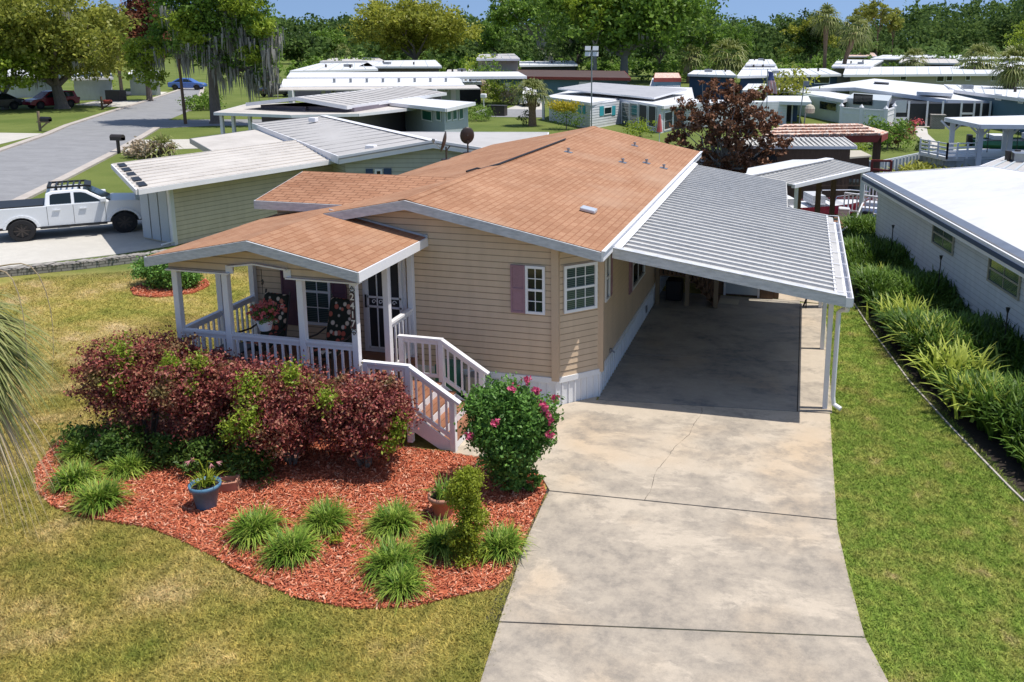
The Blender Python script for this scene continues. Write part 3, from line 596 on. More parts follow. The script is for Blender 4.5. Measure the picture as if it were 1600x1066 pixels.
# ------------------------------------------------------------------ porch
porch=thing('porch','open front porch with shingle gable roof, white posts and white railing','porch')
def zp(x): return 3.354-.2025*abs(x+4.88)
mb=MB(); yf2=-2.49
mb.slab([(-6.73,yf2,zp(-6.73)),(-4.88,yf2,zp(-4.88)),(-4.88,-.022,zp(-4.88)),(-6.73,-.022,zp(-6.73))],.06)
mb.slab([(-4.88,yf2,zp(-4.88)),(-3.01,yf2,zp(-3.01)),(-3.01,-.016,zp(-3.01)),(-4.88,-.016,zp(-4.88))],.06)
mb.build('porch_roof','sh_main',porch)
mb=MB(); rake(mb,-6.73,zp(-6.73),-4.88,zp(-4.88),yf2-.031,.155); rake(mb,-4.88,zp(-4.88),-3.01,zp(-3.01),yf2-.031,.155)
mb.box((-6.76,yf2-.03,zp(-6.73)-.165),(-6.731,-.03,zp(-6.73)-.01)); mb.build('rake_board','old_white',porch)
mb=MB(); mb.box((-3.009,yf2-.03,zp(-3.01)-.165),(-2.98,-.016,zp(-3.01)-.008)); mb.build('eave_fascia','white',porch)
mb=MB()  # wall flashing
mb.box((-3.05,-.05,zp(-3.0)-.02),(-2.98,-.016,zp(-3.0)+.05)); mb.prism([(-4.88,-.045,zp(-4.88)+.0),(-3.0,-.045,zp(-3.0)+.0),(-3.0,-.045,zp(-3.0)+.035),(-4.88,-.045,zp(-4.88)+.035)],(0,.02,0)); mb.build('flashing','old_white',porch)
# gable infill with stepped opening (siding)
mb=MB(); y=-2.1; zb=2.68
A=(-6.66,y);B=(-3.25,y); T=lambda x:zp(x)-.075
for poly in ([(-6.66,zb),(-5.52,zb),(-5.52,T(-5.52)),(-6.66,T(-6.66))],[(-5.52,2.80),(-5.03,2.875),(-4.88,2.868),(-4.88,T(-4.88)),(-5.52,T(-5.52))],[(-4.88,2.868),(-4.45,2.82),(-4.45,T(-4.45)),(-4.88,T(-4.88))],[(-4.45,zb),(-3.22,zb),(-3.22,T(-3.22)),(-4.45,T(-4.45))]):
    P=[(p[0]+6.66,p[1]) for p in poly]; zz=min(p[1] for p in P); lap(mb,A,B,P,h=.115)
    mb.prism([(p[0],y+.02,p[1]) for p in poly],(0,.1,0))
gi=mb.build('gable_infill','tan',porch)
mb=MB()
e=.022
for a,b in (((-6.68,zb),(-5.5,zb)),((-5.51,zb),(-5.51,2.81)),((-5.52,2.80),(-5.03,2.875)),((-5.03,2.875),(-4.45,2.82)),((-4.46,2.82),(-4.46,zb)),((-4.47,zb),(-3.2,zb))): mb.bar((a[0],y-.01,a[1]),(b[0],y-.01,b[1]),.13,e*1.1,up=(0,.01,1))
mb.box((-6.62,-2.0,zb+.0),(-6.5,-.05,zb+.12)); mb.box((-3.38,-2.0,zb-.0),(-3.26,-.05,zb+.12)); mb.build('beam','white',porch)
pw=.052
def post(x,y,z0,z1,name='post',w=pw,par=porch): mb=MB(); mb.box((x-w,y-w,z0),(x+w,y+w,z1)); return mb.build(name,'white',par,bevel=.006)
for x in (-6.55,-5.61,-4.255,-3.325): post(x,-2.08,.02,2.68)
for x,yy in ((-6.55,-1.0),(-6.55,-.06),(-3.325,-1.0),(-3.32,-.06)): post(x,yy,.02,2.7 if x<-5 else 2.75)
def railing(a,b,zt,zb0,par,name='railing',spacing=.13,bt=.032):
    """level railing between 2D points"""
    a=Vector((a[0],a[1],0));b=Vector((b[0],b[1],0)); mb=MB(); Z=Vector((0,0,1))
    mb.bar(a+Z*(zt-.02),b+Z*(zt-.02),.085,.04); mb.bar(a+Z*(zt-.075),b+Z*(zt-.075),.035,.07)
    r=mb.build('top_rail','white',par); n=max(1,int((b-a).length/spacing)); q=MB(); q.bar(a+Z*(zb0+.1),b+Z*(zb0+.1),.035,.07); q.build('bottom_rail','white',par)
    for k in range(n):
        p=a.lerp(b,(k+.5)/n); q=MB(); q.bar(p+Z*(zb0+.135),p+Z*(zt-.11),bt,bt); q.build('baluster','white',r)
    return r
dz=.73
railing((-6.5,-2.08),(-5.66,-2.08),1.655,dz,porch); railing((-5.56,-2.08),(-4.31,-2.08),1.655,dz,porch); railing((-4.2,-2.08),(-3.38,-2.08),1.655,dz,porch)
railing((-6.55,-2.03),(-6.55,-1.05),1.655,dz,porch); railing((-6.55,-.95),(-6.55,-.11),1.655,dz,porch); railing((-3.325,-.95),(-3.325,-.11),1.655,dz,porch)
mb=MB(); 
for k in range(16): 
    y0=-2.14+k*.1335; mb.box((-6.62,y0,.70),(-3.25,y0+.128,.73))
mb.box((-6.6,-2.13,.5),(-3.27,-2.10,.69)); mb.box((-3.29,-2.1,.45),(-3.262,-.03,.69)); mb.box((-6.6,-2.1,.5),(-6.57,-.03,.69)); mb.build('porch_floor','wood_deck',porch)
mb=MB(); ribbed(mb,(-6.58,-2.09),(-3.3,-2.09),0,.5,.15); mb.build('lattice_skirt','old_white',porch)
# house number plaque
pl=MB(); x,y=-3.325,-2.141
pl.box((-3.365,y-.008,1.93),(-3.285,y,2.53))
plaque=tag(pl.build('number_plaque','darkmetal'),'dark vertical house number plaque reading 2417 on the porch corner post','house number')
mb=MB()
for sgn,zc in ((1,2.53),(-1,1.93)):
    for k in (-1,1): mb.tube([(x+k*.0,y-.005,zc),(x+k*.045,y-.005,zc+sgn*.03),(x+k*.03,y-.005,zc+sgn*.065),(x,y-.005,zc+sgn*.05)],.007,5)
    mb.tube([(x-.02,y-.005,zc+sgn*.07),(x,y-.005,zc+sgn*.1),(x+.02,y-.005,zc+sgn*.07)],.007,5)
mb.build('scroll','darkmetal',plaque)
dg=bpy.context.evaluated_depsgraph_get()
MT['numtile']=mat('cream_number_tile',(.7,.66,.6),.4,.03); MT['ink']=mat('plum_number_ground',(.06,.025,.04),.4,.05)
for ch,zc in zip('2417',(2.455,2.31,2.165,2.02)):
    mb=MB(); mb.box((-3.360,y-.014,zc-.068),(-3.290,y-.0085,zc+.068)); tl=mb.build('number_tile','ink',plaque)
    cu=bpy.data.curves.new('d','FONT'); cu.body=ch; cu.size=.155; cu.extrude=.002; cu.offset=.002; cu.align_x='CENTER'; cu.align_y='CENTER'; to=bpy.data.objects.new('d',cu); COL.objects.link(to)
    bpy.context.view_layer.update(); dg=bpy.context.evaluated_depsgraph_get(); me=bpy.data.meshes.new_from_object(to.evaluated_get(dg)); bpy.data.objects.remove(to)
    me.transform(Matrix.Translation((-3.325,y-.017,zc))@Matrix.Rotation(math.pi/2,4,'X')); me.materials.clear(); me.materials.append(MT['numtile']); o=bpy.data.objects.new('digit',me); COL.objects.link(o); o.parent=tl
# stairs
st=thing('front_steps','white railed wooden steps with brown treads leading up to the porch','stairs')
mb=MB()
def tread(x0,x1,z,nb):
    wd=(x1-x0)/nb
    for k in range(nb): mb.box((x0+k*wd+.004,-2.05,z-.03),(x0+(k+1)*wd-.004,-.82,z))
tread(-3.26,-2.43,.62,6); tread(-2.45,-2.19,.47,2); tread(-2.21,-1.96,.32,2); tread(-1.98,-1.70,.17,2); mb.build('tread','wood_deck',st)
mb=MB()
for x,z0,z1 in ((-2.44,.47,.59),(-2.20,.32,.44),(-1.97,.17,.29),(-1.715,.03,.14)): mb.box((x-.005,-2.04,z0),(x+.012,-.83,z1))
mb.build('riser','white',st)
for yy in (-2.085,-.80):
    mb=MB(); mb.prism([(-3.27,yy-.015,.02),(-1.72,yy-.015,.02),(-1.72,yy-.015,.10),(-2.5,yy-.015,.60),(-3.27,yy-.015,.60)] if yy>-1 else [(-3.27,yy-.015,.40),(-2.6,yy-.015,.40),(-1.95,yy-.015,.03),(-1.70,yy-.015,.03),(-1.72,yy-.015,.14),(-2.45,yy-.015,.62),(-3.27,yy-.015,.62)],(0,.03,0)); mb.build('stringer','white',st)
    for x,z0,z1 in ((-3.18,.55,1.36),(-2.45,.1,1.36),(-1.72,.02,.90)):
        post(x,yy,z0,z1,'newel',.045,st)
    mb=MB(); mb.box((-3.24,yy-.045,1.355),(-2.42,yy+.045,1.395)); mb.box((-3.2,yy-.018,1.28),(-2.45,yy+.018,1.35))
    for dy in (-.035,0,.035): mb.bar((-2.45,yy+dy,1.375),(-1.60,yy+dy,.835),.028,.04)
    mb.bar((-2.45,yy,1.31),(-1.70,yy,.835),.036,.06); mb.bar((-2.45,yy,.70),(-1.72,yy,.235),.036,.06); mb.box((-3.2,yy-.018,.68),(-2.45,yy+.018,.74)); mb.build('handrail','white',st)
    for k in range(5): x=-3.05+k*.13; q=MB(); q.box((x-.015,yy-.015,.74),(x+.015,yy+.015,1.3)); q.build('baluster','white',st)
    for k in range(5):
        x=-2.33+k*.125; dzz=(x+2.45)/.73*.47; q=MB(); q.box((x-.015,yy-.015,.72-dzz),(x+.015,yy+.015,1.3-dzz*1.02)); q.build('baluster','white',st)
# porch chairs
def chair(x,y,rz,label):
    t=thing('patio_chair',label,'chair',(x,y,.73),rz,'cushioned patio chairs on the porch')
    mb=MB(); mb.box((-.26,-.28,.30),(.26,.25,.42)); mb.build('seat_cushion','cushion',t,bevel=.04)
    mb=MB(); mb.prism([(-.26,.22,.40),(.26,.22,.40),(.26,.42,1.15),(-.26,.42,1.15)],(0,.1,-.0)); mb.build('back_cushion','cushion',t,bevel=.04)
    for s in (-1,1):
        mb=MB(); mb.tube([(s*.31,-.36,.0),(s*.32,-.33,.3),(s*.32,-.3,.52),(s*.32,-.2,.58),(s*.32,.1,.56),(s*.3,.32,.62)],.018,6); mb.tube([(s*.3,.34,0),(s*.28,.28,.35),(s*.27,.5,1.2)],.018,6); mb.build('frame','darkmetal',t)
        q=MB(); q.tube([(s*.3,-.38,.01),(s*.3,.36,.01)],.016,6); q.build('runner','darkmetal',t)
chair(-5.80,-1.0,R_(-8),'floral cushioned patio chair behind the hanging flower basket'); chair(-4.47,-1.0,R_(-8),'floral cushioned patio chair in front of the porch window')
# hanging basket
t=thing('hanging_basket','white hanging basket of pink and red flowers on the porch','hanging basket',(-5.18,-1.75,1.70))
mb=MB(); mb.tube([(0,0,.98),(0,0,.55)],.006,5); mb.tube([(0,0,.80),(.015,0,.76),(0,0,.72)],.02,6); 
for k in range(3): a=k*2.1; mb.tube([(0,0,.45),(.13*math.cos(a),.13*math.sin(a),.12)],.005,4)
mb.build('chain','darkmetal',t); mb=MB(); mb.lathe([(0,-.07),(.09,-.07),(.145,.11),(.15,.12),(.13,.12),(.0,.09)],16); mb.build('pot','white',t)
leaves('foliage',blobpts([(0,0,.2,.2,.2,.14)],900,.3),.04,'l_rose',t); leaves('blossom',blobpts([(0,0,.24,.23,.23,.15)],700,.25,12,.8),.04,'petal_red',t,aspect=.9)
# porch odds
t=thing('porch_table','small black side table behind the porch railing','table',(-6.0,-1.5,.73)); mb=MB(); mb.box((-.28,-.22,.40),(.28,.22,.44)); mb.build('table_top','black',t); 
for sx in(-1,1):
    for sy in (-1,1): mb=MB(); mb.bar((sx*.24,sy*.18,0),(sx*.26,sy*.2,.4),.03,.03); mb.build('leg','black',t)
# small things by wall behind the stairs
t=tag(MB().box((-2.75,-.42,.02),(-2.35,-.08,.75)).build('storage_bin','darkgreen'),'dark green bin standing behind the steps against the tan wall','bin')
t=tag(MB().box((-2.2,-.35,.02),(-1.85,-.06,.55)).build('utility_cabinet','metal'),'grey cabinet behind the steps near the white skirting','cabinet')
# ------------------------------------------------------------------ carport
cp=thing('carport','ribbed aluminium carport roof with gutter and white posts beside the house','carport')
def zc(x): return 2.81-.149*(x-.27)
XR=4.20; yF=.5
mb=MB(); th=.04
mb.slab([(.29,yF,zc(.29)),(XR,yF,zc(XR)),(XR,7.6,zc(XR)),(.29,7.6,zc(.29))],th); mb.slab([(.29,7.6,zc(.29)),(3.13,7.6,zc(3.13)),(3.0,11.8,zc(3.0)),(.29,11.8,zc(.29))],th)
pr=mb.build('roof_panel','pan',cp)
mb=MB(); n=25
for k in range(39):
    y=yF+.13+k*.289
    if y>11.75: break
    x1=XR-.12 if y<7.6 else 3.1-(y-7.6)*.03
    for dy,hh in ((0,.045),): mb.bar((.33,y,zc(.33)+.022),(x1,y,zc(x1)+.022),.035,.045)
    mb.bar((.33,y+.145,zc(.33)+.006),(x1,y+.145,zc(x1)+.006),.03,.012)
mb.build('roof_rib','pan_rib',pr)
mb=MB(); mb.prism([(.26,yF-.045,zc(.26)-.13),(XR+.02,yF-.045,zc(XR)-.13),(XR+.02,yF-.045,zc(XR)+.05),(.26,yF-.045,zc(.26)+.05)],(0,.044,0)); mb.prism([(.26,yF-.06,zc(.26)+.05),(XR+.02,yF-.06,zc(XR)+.05),(XR+.02,yF+.08,zc(XR)+.05),(.26,yF+.08,zc(.26)+.05)],(0,0,.012)); mb.build('front_fascia','old_white',cp)
mb=MB(); mb.prism([(.245,yF,zc(.29)-.05),(.245,11.8,zc(.29)-.05),(.245,11.8,zc(.29)+.07),(.245,yF,zc(.29)+.07)],(.05,0,0)); mb.slab([(.27,yF,zc(.27)+.08),(.40,yF,zc(.4)+.055),(.40,11.8,zc(.4)+.055),(.27,11.8,zc(.27)+.08)],.01); mb.build('wall_flashing','white',cp)
mb=MB(); x=XR; z=zc(XR)
mb.box((x+.0,yF-.04,z-.13),(x+.14,7.62,z-.115)); mb.box((x+.12,yF-.04,z-.13),(x+.14,7.62,z+.03)); mb.box((x-.02,yF-.04,z-.13),(x,7.62,z-.01))
mb.box((x-.16,yF,z+.03),(x-.13,7.6,z+.055)); mb.box((x,yF-.04,z-.115),(x+.12,yF-.02,z+.03))
for k in range(8): yy=yF+.3+k*.98; mb.box((x-.14,yy,z+.028),(x+.13,yy+.03,z+.036))
mb.build('gutter','white',cp)
mb=MB(); mb.box((3.93,yF+.1,zc(4.0)-.17),(4.06,7.58,zc(4.06)-.045)); mb.build('beam','white',cp)
for i,(x,y) in enumerate(((4.015,1.08),(4.015,4.25),(4.015,7.3))): post(x,y,.02,zc(4.0)-.12,'post',.042,cp)
mb=MB(); mb.tube([(4.26,.62,2.06),(4.26,.68,1.98),(4.2,.85,1.93),(4.14,.95,1.85),(4.135,.98,.3),(4.16,.97,.16),(4.28,.9,.11)],.042,8); mb.build('downspout','white',cp)
# shed end under carport, deck stair
sh=thing('shed','brown wood shed wall with a pale door at the back of the carport','shed')
mb=MB(); 
for k in range(14): mb.box((1.05+k*.14,7.79,.03),(1.05+k*.14+.132,7.83,2.3))
mb.box((1.05,7.84,.03),(3.0,10.9,2.3)); mb.box((2.55,7.7,.03),(2.86,7.85,2.3)); mb.build('wall','wood',sh)
mb=MB(); mb.box((1.68,7.755,.08),(2.47,7.785,1.98)); mb.build('door','lt_gray',sh)
mb=MB(); mb.box((1.62,7.74,.03),(1.675,7.789,2.04)); mb.box((2.475,7.74,.03),(2.53,7.789,2.04)); mb.box((1.62,7.74,1.99),(2.53,7.789,2.05)); mb.build('door_frame','white',sh)
dk=thing('side_deck','brown wooden deck and stair in the shade at the back of the carport','deck')
mb=MB(); mb.box((.03,6.6,.75),(.9,8.9,.79)); 
for k in range(8): mb.box((.05+k*.105,6.58,.80),(.05+k*.105+.06,6.61,1.6))
mb.box((.03,6.56,1.6),(.9,6.64,1.65)); mb.prism([(.88,6.6,.75),(1.5,6.6,.05),(1.5,6.6,.2),(.88,6.6,.92)],(0,.05,0)); mb.prism([(.88,6.58,1.6),(1.5,6.58,.95),(1.5,6.58,1.0),(.88,6.58,1.68)],(0,.06,0))
for k in range(5): mb.box((.9+k*.13,6.6,.62-k*.14),(1.05+k*.13,7.5,.66-k*.14)); mb.box((.93+k*.12,6.6,.7-k*.13),(.97+k*.12,6.63,1.5-k*.13))
mb.build('boards','wood',dk)
for x in (.09,.83,1.53): mb=MB(); mb.box((x-.05,6.55,.03),(x+.05,6.65,zc(x)-.06)); mb.build('post','post_wood',dk)
tag(MB().box((.25,6.9,.03),(.65,7.3,.55)).build('plastic_crate','black',bevel=.03),'black crate stored in the dark under the side deck','crate')
tag(MB().box((1.5,7.0,.026),(2.05,7.45,.036)).build('door_mat','beige_wall'),'tan door mat lying before the pale shed door','mat')
t=thing('garden_bench','dark little metal bench on the concrete past the carport','bench',(3.9,7.3,.03),0.3); mb=MB(); mb.box((-.3,-.12,.38),(.3,.12,.42)); mb.build('seat','darkmetal',t)
for s in(-1,1): mb=MB(); mb.bar((s*.26,-.1,0),(s*.2,.1,.4),.03,.03); mb.bar((s*.26,.1,0),(s*.2,-.1,.4),.03,.03); mb.build('leg','darkmetal',t)
#PART2
# ================================================================== planting near the house
def tagt(name,label,cat,x,y,group=None,z=0): return thing(name,label,cat,(x,y,z),0,group)
def stems(t,n,h,r,rad=.018,m='bark',z0=0):
    mb=MB()
    for k in range(n):
        a=rnd(0,6.28); e=r*rnd(.35,.9); p=Vector((math.cos(a)*.06,math.sin(a)*.06,z0)); q=Vector((math.cos(a)*e*.6,math.sin(a)*e*.6,h*.5)); s=Vector((math.cos(a)*e,math.sin(a)*e,h*rnd(.7,.95)))
        mb.tube([p,q,s],[rad,rad*.7,rad*.25],5)
    return mb.build('stem',m,t)
def shrub(label,x,y,h,rx,ry,nl,seed,lime=()):
    t=tagt('burgundy_shrub',label,'shrub',x,y,'burgundy shrubs in front of the porch')
    bl=[(0,0,h*.58,rx*.88,ry*.88,h*.38)]
    for k in range(11):
        a=k*.571*1.1+seed; r=rnd(.35,.75); bl.append((rx*r*math.cos(a),ry*r*math.sin(a),h*rnd(.48,.78),rx*rnd(.32,.5),ry*rnd(.35,.5),h*rnd(.17,.24)))
    P=blobpts(bl,nl,.28,40,.62); P=P[P[:,2]>h*.18]; P=P[P[:,2]<h*1.0]
    leaves('foliage',P,.052,'l_lorop',t,aspect=.55,up=.35)
    stems(t,9,h*.8,min(rx,ry),.022)
    if lime:
        L_=[]
        for (dx,dy,dz,r) in lime:
            n=int(700*(r/.2)**2); L_.append(np.array([dx,dy,dz])+RS.normal(size=(n,3))*np.array([r*.5,r*.5,r*.62]))
        leaves('new_growth',np.vstack(L_),.055,'l_lime',t,aspect=.5)
    return t
shrub('burgundy shrub at the left end of the row with a bright green patch on top',-6.6,-2.95,1.84,.96,.8,34000,1,[(-.05,-.35,1.55,.22),(.02,-.6,1.25,.14),(-.6,-.3,1.2,.1)])
shrub('burgundy shrub second from the left with lime shoots along its top edge',-5.38,-3.0,1.66,.84,.74,29000,2,[(-.45,-.25,1.48,.17),(.0,-.2,1.52,.17),(.1,-.55,1.3,.1)])
shrub('burgundy shrub below the house number with two lime green patches',-3.95,-3.1,1.70,.84,.76,29000,3,[(-.3,-.45,1.4,.2),(-.2,-.7,1.0,.2),(.25,-.25,1.58,.16),(-.55,-.65,.8,.15)])
shrub('burgundy shrub beside the steps with a lime tuft low on its right',-2.82,-2.90,1.50,.80,.62,25000,4,[(.7,-.25,.85,.15),(.6,-.35,.65,.12),(-.3,-.5,1.3,.15)])
u1=tagt('understory_plants','leafy green understory plants in the shade beneath the burgundy shrubs','ground cover',-5.2,-3.2); u1['kind']='stuff'
bl=[(-2.1,-.35,.2,.4,.35,.28),(-1.4,-.4,.25,.4,.4,.3),(-.6,-.3,.2,.3,.3,.28),(.1,-.45,.25,.35,.3,.33),(.95,-.45,.3,.35,.25,.42)]
P=blobpts(bl,9000,.4,30,.3); P=P[P[:,2]>.04]; leaves('foliage',P,.07,'l_shade',u1,aspect=.45,up=.5)
# arching strap-leaf clumps
def bladeclump(name,n,h,spread,w,m,parent=None,droop=1.0,segs=4):
    az=RS.uniform(0,2*np.pi,n); el=RS.uniform(.2,1.0,n); Ln=h*RS.uniform(.8,1.35,n); V=[]
    b0=RS.normal(size=(n,2))*spread*.18
    pts=[]
    for k in range(segs+1):
        t=k/segs; r=Ln*t*(.25+.75*el*t**.6)*.9; z=Ln*(t*(1-.25*el)-droop*.75*el*t*t*t)
        pts.append(np.column_stack([b0[:,0]+r*np.cos(az),b0[:,1]+r*np.sin(az),np.maximum(z,.01)]))
    side=np.column_stack([-np.sin(az),np.cos(az),np.zeros(n)])
    for k in range(segs):
        w0=w*(1-(k/segs)**2*.9); w1=w*(1-((k+1)/segs)**2*.9)
        V.append(np.stack([pts[k]-side*w0,pts[k]+side*w0,pts[k+1]+side*w1,pts[k+1]-side*w1],1))
    V=np.stack(V,1).reshape(-1,4,3) # blade-major order so each blade is one island after merge
    me_o=rawquads(name,V,m,parent)
    return me_o
def mergeverts(o,d=1e-5):
    import bmesh
    bm=bmesh.new(); bm.from_mesh(o.data); bmesh.ops.remove_doubles(bm,verts=bm.verts,dist=d); bm.to_mesh(o.data); bm.free()
clump0=None
spots=[(-3.27,-5.02,1.05,'strap-leaved border grass clump nearest the lawn edge, left of the front group'),(-2.58,-5.30,1.1,'strap-leaved grass clump in the middle of the front left group of three'),(-2.5,-4.6,1.08,'strap-leaved grass clump behind the other two of the front left group'),
(-1.61,-4.42,1.05,'lone strap-leaved grass clump midway between the front groups'),(-.80,-4.70,1.0,'strap-leaved grass clump just left of the lime green spiral shrub'),(-.05,-4.58,.95,'strap-leaved grass clump right of the lime green spiral shrub by the driveway'),
(-1.22,-5.28,1.05,'larger of the two touching grass clumps at the front tip of the bed'),(-.93,-5.62,.95,'smaller of the two touching grass clumps, closest to the front lawn'),(-6.62,-4.45,1.05,'yellowish grass clump at the left rim of the mulch bed'),(-5.83,-4.86,1.15,'bright grass clump at the left end of the bed, nearest the lawn'),(-6.15,-3.95,.95,'grass clump half shaded by the leftmost burgundy shrub'),(-7.15,-3.75,.9,'grass clump in the shrub shade farthest left')]
for i,(x,y,s,lb) in enumerate(spots):
    if clump0 is None:
        t=tagt('border_grass_clump',lb,'grass clump',x,y,'strap-leaved clumps in the mulch bed'); o=bladeclump('blades',760,.42,.36,.0095,'liri',t,.95); mergeverts(o); clump0=t; KIDS[t.name]=[o]
        c=t
    else:
        c=tagt('border_grass_clump',lb,'grass clump',x,y,'strap-leaved clumps in the mulch bed'); o=bladeclump('blades',int(rnd(620,900)),rnd(.36,.44),rnd(.30,.42),rnd(.008,.011),'liri',c,rnd(.85,1.05)); mergeverts(o)
    c.location=(x,y,.02); c.scale=(s,s,s*.95); c.rotation_euler=(0,0,i*1.7)
# small sprig
t=tagt('small_sprig','tiny green sprig alone in the mulch between the grass clumps','seedling',-2.16,-4.93); leaves('foliage',blobpts([(0,0,.1,.12,.1,.1),(.2,.02,.06,.07,.06,.06)],260,.3),.04,'l_topi',t)
# blue pot with amaryllis
t=thing('blue_pot_plant','glazed blue pot with strap leaves and two drooping pink lilies','potted plant',(-4.38,-4.52,.03))
mb=MB(); mb.lathe([(0,0),(.12,0),(.13,.02),(.185,.30),(.21,.30),(.215,.36),(.195,.365),(.18,.32),(0,.31)],28); mb.build('pot','blue_pot',t,smooth=True)
mb=MB(); mb.lathe([(0,.322),(.182,.322)],20); mb.build('soil','soil',t)
o=bladeclump('leaves',46,.26,.25,.012,'l_topi',t,.7); o.location=(0,0,.32); mergeverts(o)
for (dx,dy,sx) in ((-.02,0,-.14),(.04,0,.12)):
    mb=MB(); mb.tube([(dx,dy,.32),(dx+.01,dy,.6),(dx+sx*.3,dy,.70),(dx+sx,dy,.70)],.008,6); fs=mb.build('flower_stem','l_topi',t)
    for k in range(2):
        mb=MB(); c=Vector((dx+sx*(1+.15*k),dy+(k-.5)*.08,.70-.02*k)); d=Vector((sx*4,(k-.5),-.5)).normalized(); q=d.to_track_quat('Z','Y')
        for j in range(6):
            a=j*math.pi/3; e1=q@Vector((math.cos(a)*.045,math.sin(a)*.045,.08)); e2=q@Vector((math.cos(a+.4)*.018,math.sin(a+.4)*.018,.04)); e3=q@Vector((math.cos(a-.4)*.018,math.sin(a-.4)*.018,.04)); mb.add([c,c+e2,c+e1,c+e3],[(0,1,2,3)])
        mb.build('bloom','petal_pale',fs)
t=thing('terracotta_planter','small brown rectangular planter box tilted behind the blue pot','planter',(-4.40,-4.02,.03),.35)
mb=MB(); 
for a,b in (((-.17,-.1,0),(-.14,.1,.16)),((.14,-.1,0),(.17,.1,.16)),((-.14,-.1,0),(.14,-.075,.16)),((-.14,.075,0),(.14,.1,.16)),((-.14,-.075,0),(.14,.075,.09))): mb.box(a,b)
mb.build('box','terracotta',t); t.rotation_euler=(.12,-.1,.35)
t=thing('terracotta_pot_plant','pinkish terracotta pot with dark green strap leaves in front of the rose bush','potted plant',(-1.12,-3.92,.03))
mb=MB(); mb.lathe([(0,0),(.115,0),(.12,.02),(.17,.26),(.2,.26),(.205,.32),(.185,.325),(.17,.28),(0,.27)],28); mb.build('pot','terracotta',t,smooth=True)
mb=MB(); mb.lathe([(0,.282),(.17,.282)],20); mb.build('soil','soil',t)
o=bladeclump('leaves',60,.30,.3,.012,'l_mid',t,.7); o.location=(0,0,.27); mergeverts(o)
# spiral topiary (yellow-green)
t=tagt('spiral_shrub','lime green spiral clipped shrub standing among the grass clumps','shrub',-.42,-4.80)
bl=[]
for k in range(20):
    a=k*.55+2.2; z=.18+k*.052; r=.13*(1-k/34); bl.append((math.cos(a)*r*.8,math.sin(a)*r*.7,z,.175,.16,.095))
bl+= [(.03,0,1.18,.15,.13,.09),(.09,-.08,.14,.22,.2,.12)]
P=blobpts(bl,13000,.45,22,.35); P=P[P[:,2]>.03]; leaves('foliage',P,.034,'l_topi',t,aspect=.6); mb=MB(); mb.tube([(0,0,0),(.03,0,.5),(-.02,0,1.0)],[.025,.02,.01],6); mb.build('stem','bark',t)
# rose bush
t=tagt('rose_bush','tall bushy rose with pink blooms between the steps and the driveway','rose bush',-.50,-2.95)
bl=[(0,0,1.02,.48,.46,.52),(-.25,.1,1.3,.36,.35,.28),(.32,0,1.15,.36,.35,.38),(.1,-.12,.75,.42,.38,.36),(.42,0,.95,.28,.28,.28),(-.2,-.15,.95,.36,.3,.36),(.05,-.05,.35,.30,.28,.3),(0,0,.52,.34,.3,.28),(.3,-.05,.2,.16,.15,.16)]
P=blobpts(bl,26000,.3,34,.5); P=P[P[:,2]>.06]; leaves('foliage',P,.062,'l_rose',t,aspect=.5,up=.5); stems(t,7,1.2,.35,.016)
fl=[(.25,.1,1.66),(.5,-.05,1.38),(.55,-.1,1.33),(.62,-.15,1.28),(.66,-.12,1.2),(.68,-.2,1.02),(.42,0,1.55),(-.42,-.45,.98),(.1,-.1,1.60),(.70,-.05,1.5),(.60,-.2,1.42),(-.02,-.52,1.25)]
for fx,fy,fz in fl:
    o=leaves('bloom',np.array([0,0,0])+RS.normal(size=(46,3))*.024,.05,'petal',t,aspect=.9); o.location=(fx,fy,fz)
# round shrub in the mulch circle
t=tagt('green_shrub','low rounded green shrub in its own circle of red mulch on the left lawn','shrub',-12.7,5.0); P=blobpts([(0,0,.42,.75,.6,.34),(.45,-.1,.35,.5,.45,.3),(-.45,.1,.45,.5,.4,.32)],12000,.3,30,.5); P=P[P[:,2]>.05]; leaves('foliage',P,.075,'l_rose',t); stems(t,6,.5,.5,.015)
# stone edging, strip
wallp=[(-18.6,4.0),(-17.4,5.0),(-16.3,6.0),(-15.3,7.1),(-14.7,7.9)]
mb=MB()
for a,b in zip(wallp,wallp[1:]): mb.bar((a[0],a[1],.07),(b[0],b[1],.07),.28,.24)
for k in range(60):
    t_=k/60*(len(wallp)-1.001); i=int(t_); a,b=wallp[i],wallp[i+1]; f=t_-i; x=a[0]+(b[0]-a[0])*f; y=a[1]+(b[1]-a[1])*f; mb.box((x-.12,y-.16,.19+rnd(-.03,0)),(x+rnd(.0,.12),y+.14,.2+rnd(0,.04)))
tag(mb.build('stone_edging','stone'),'low stacked grey stone wall between the left lawn and the neighbouring driveway','garden wall')
# near palm at left edge: fans
def fan(C,dirv,L,n,m,w=.018,spread=2.4,droop=.35,parent=None,name='frond',seglen=4,mb=None):
    """costapalmate fan: rays from C around direction dirv"""
    d=Vector(dirv).normalized(); up=Vector((0,0,1)); s=d.cross(up).normalized(); u=s.cross(d)
    V=[]
    for k in range(n):
        a=(k/(n-1)-.5)*spread+rnd(-.03,.03); dd=(d*math.cos(a)+s*math.sin(a)).normalized(); sd=dd.cross(u).normalized(); Lk=L*(1-.25*abs(a)/spread*2)*rnd(.85,1.1)
        pr=None
        for j in range(seglen+1):
            t=j/seglen; p=Vector(C)+dd*Lk*t+Vector((0,0,-droop*Lk*t*t*t*1.3))+u*.04*math.sin(k*3.1)*t; ww=w*(1-t**1.6)+.0008
            q=(p-sd*ww,p+sd*ww)
            if pr: V.append((pr[0],pr[1],q[1],q[0]))
            pr=q
    return V
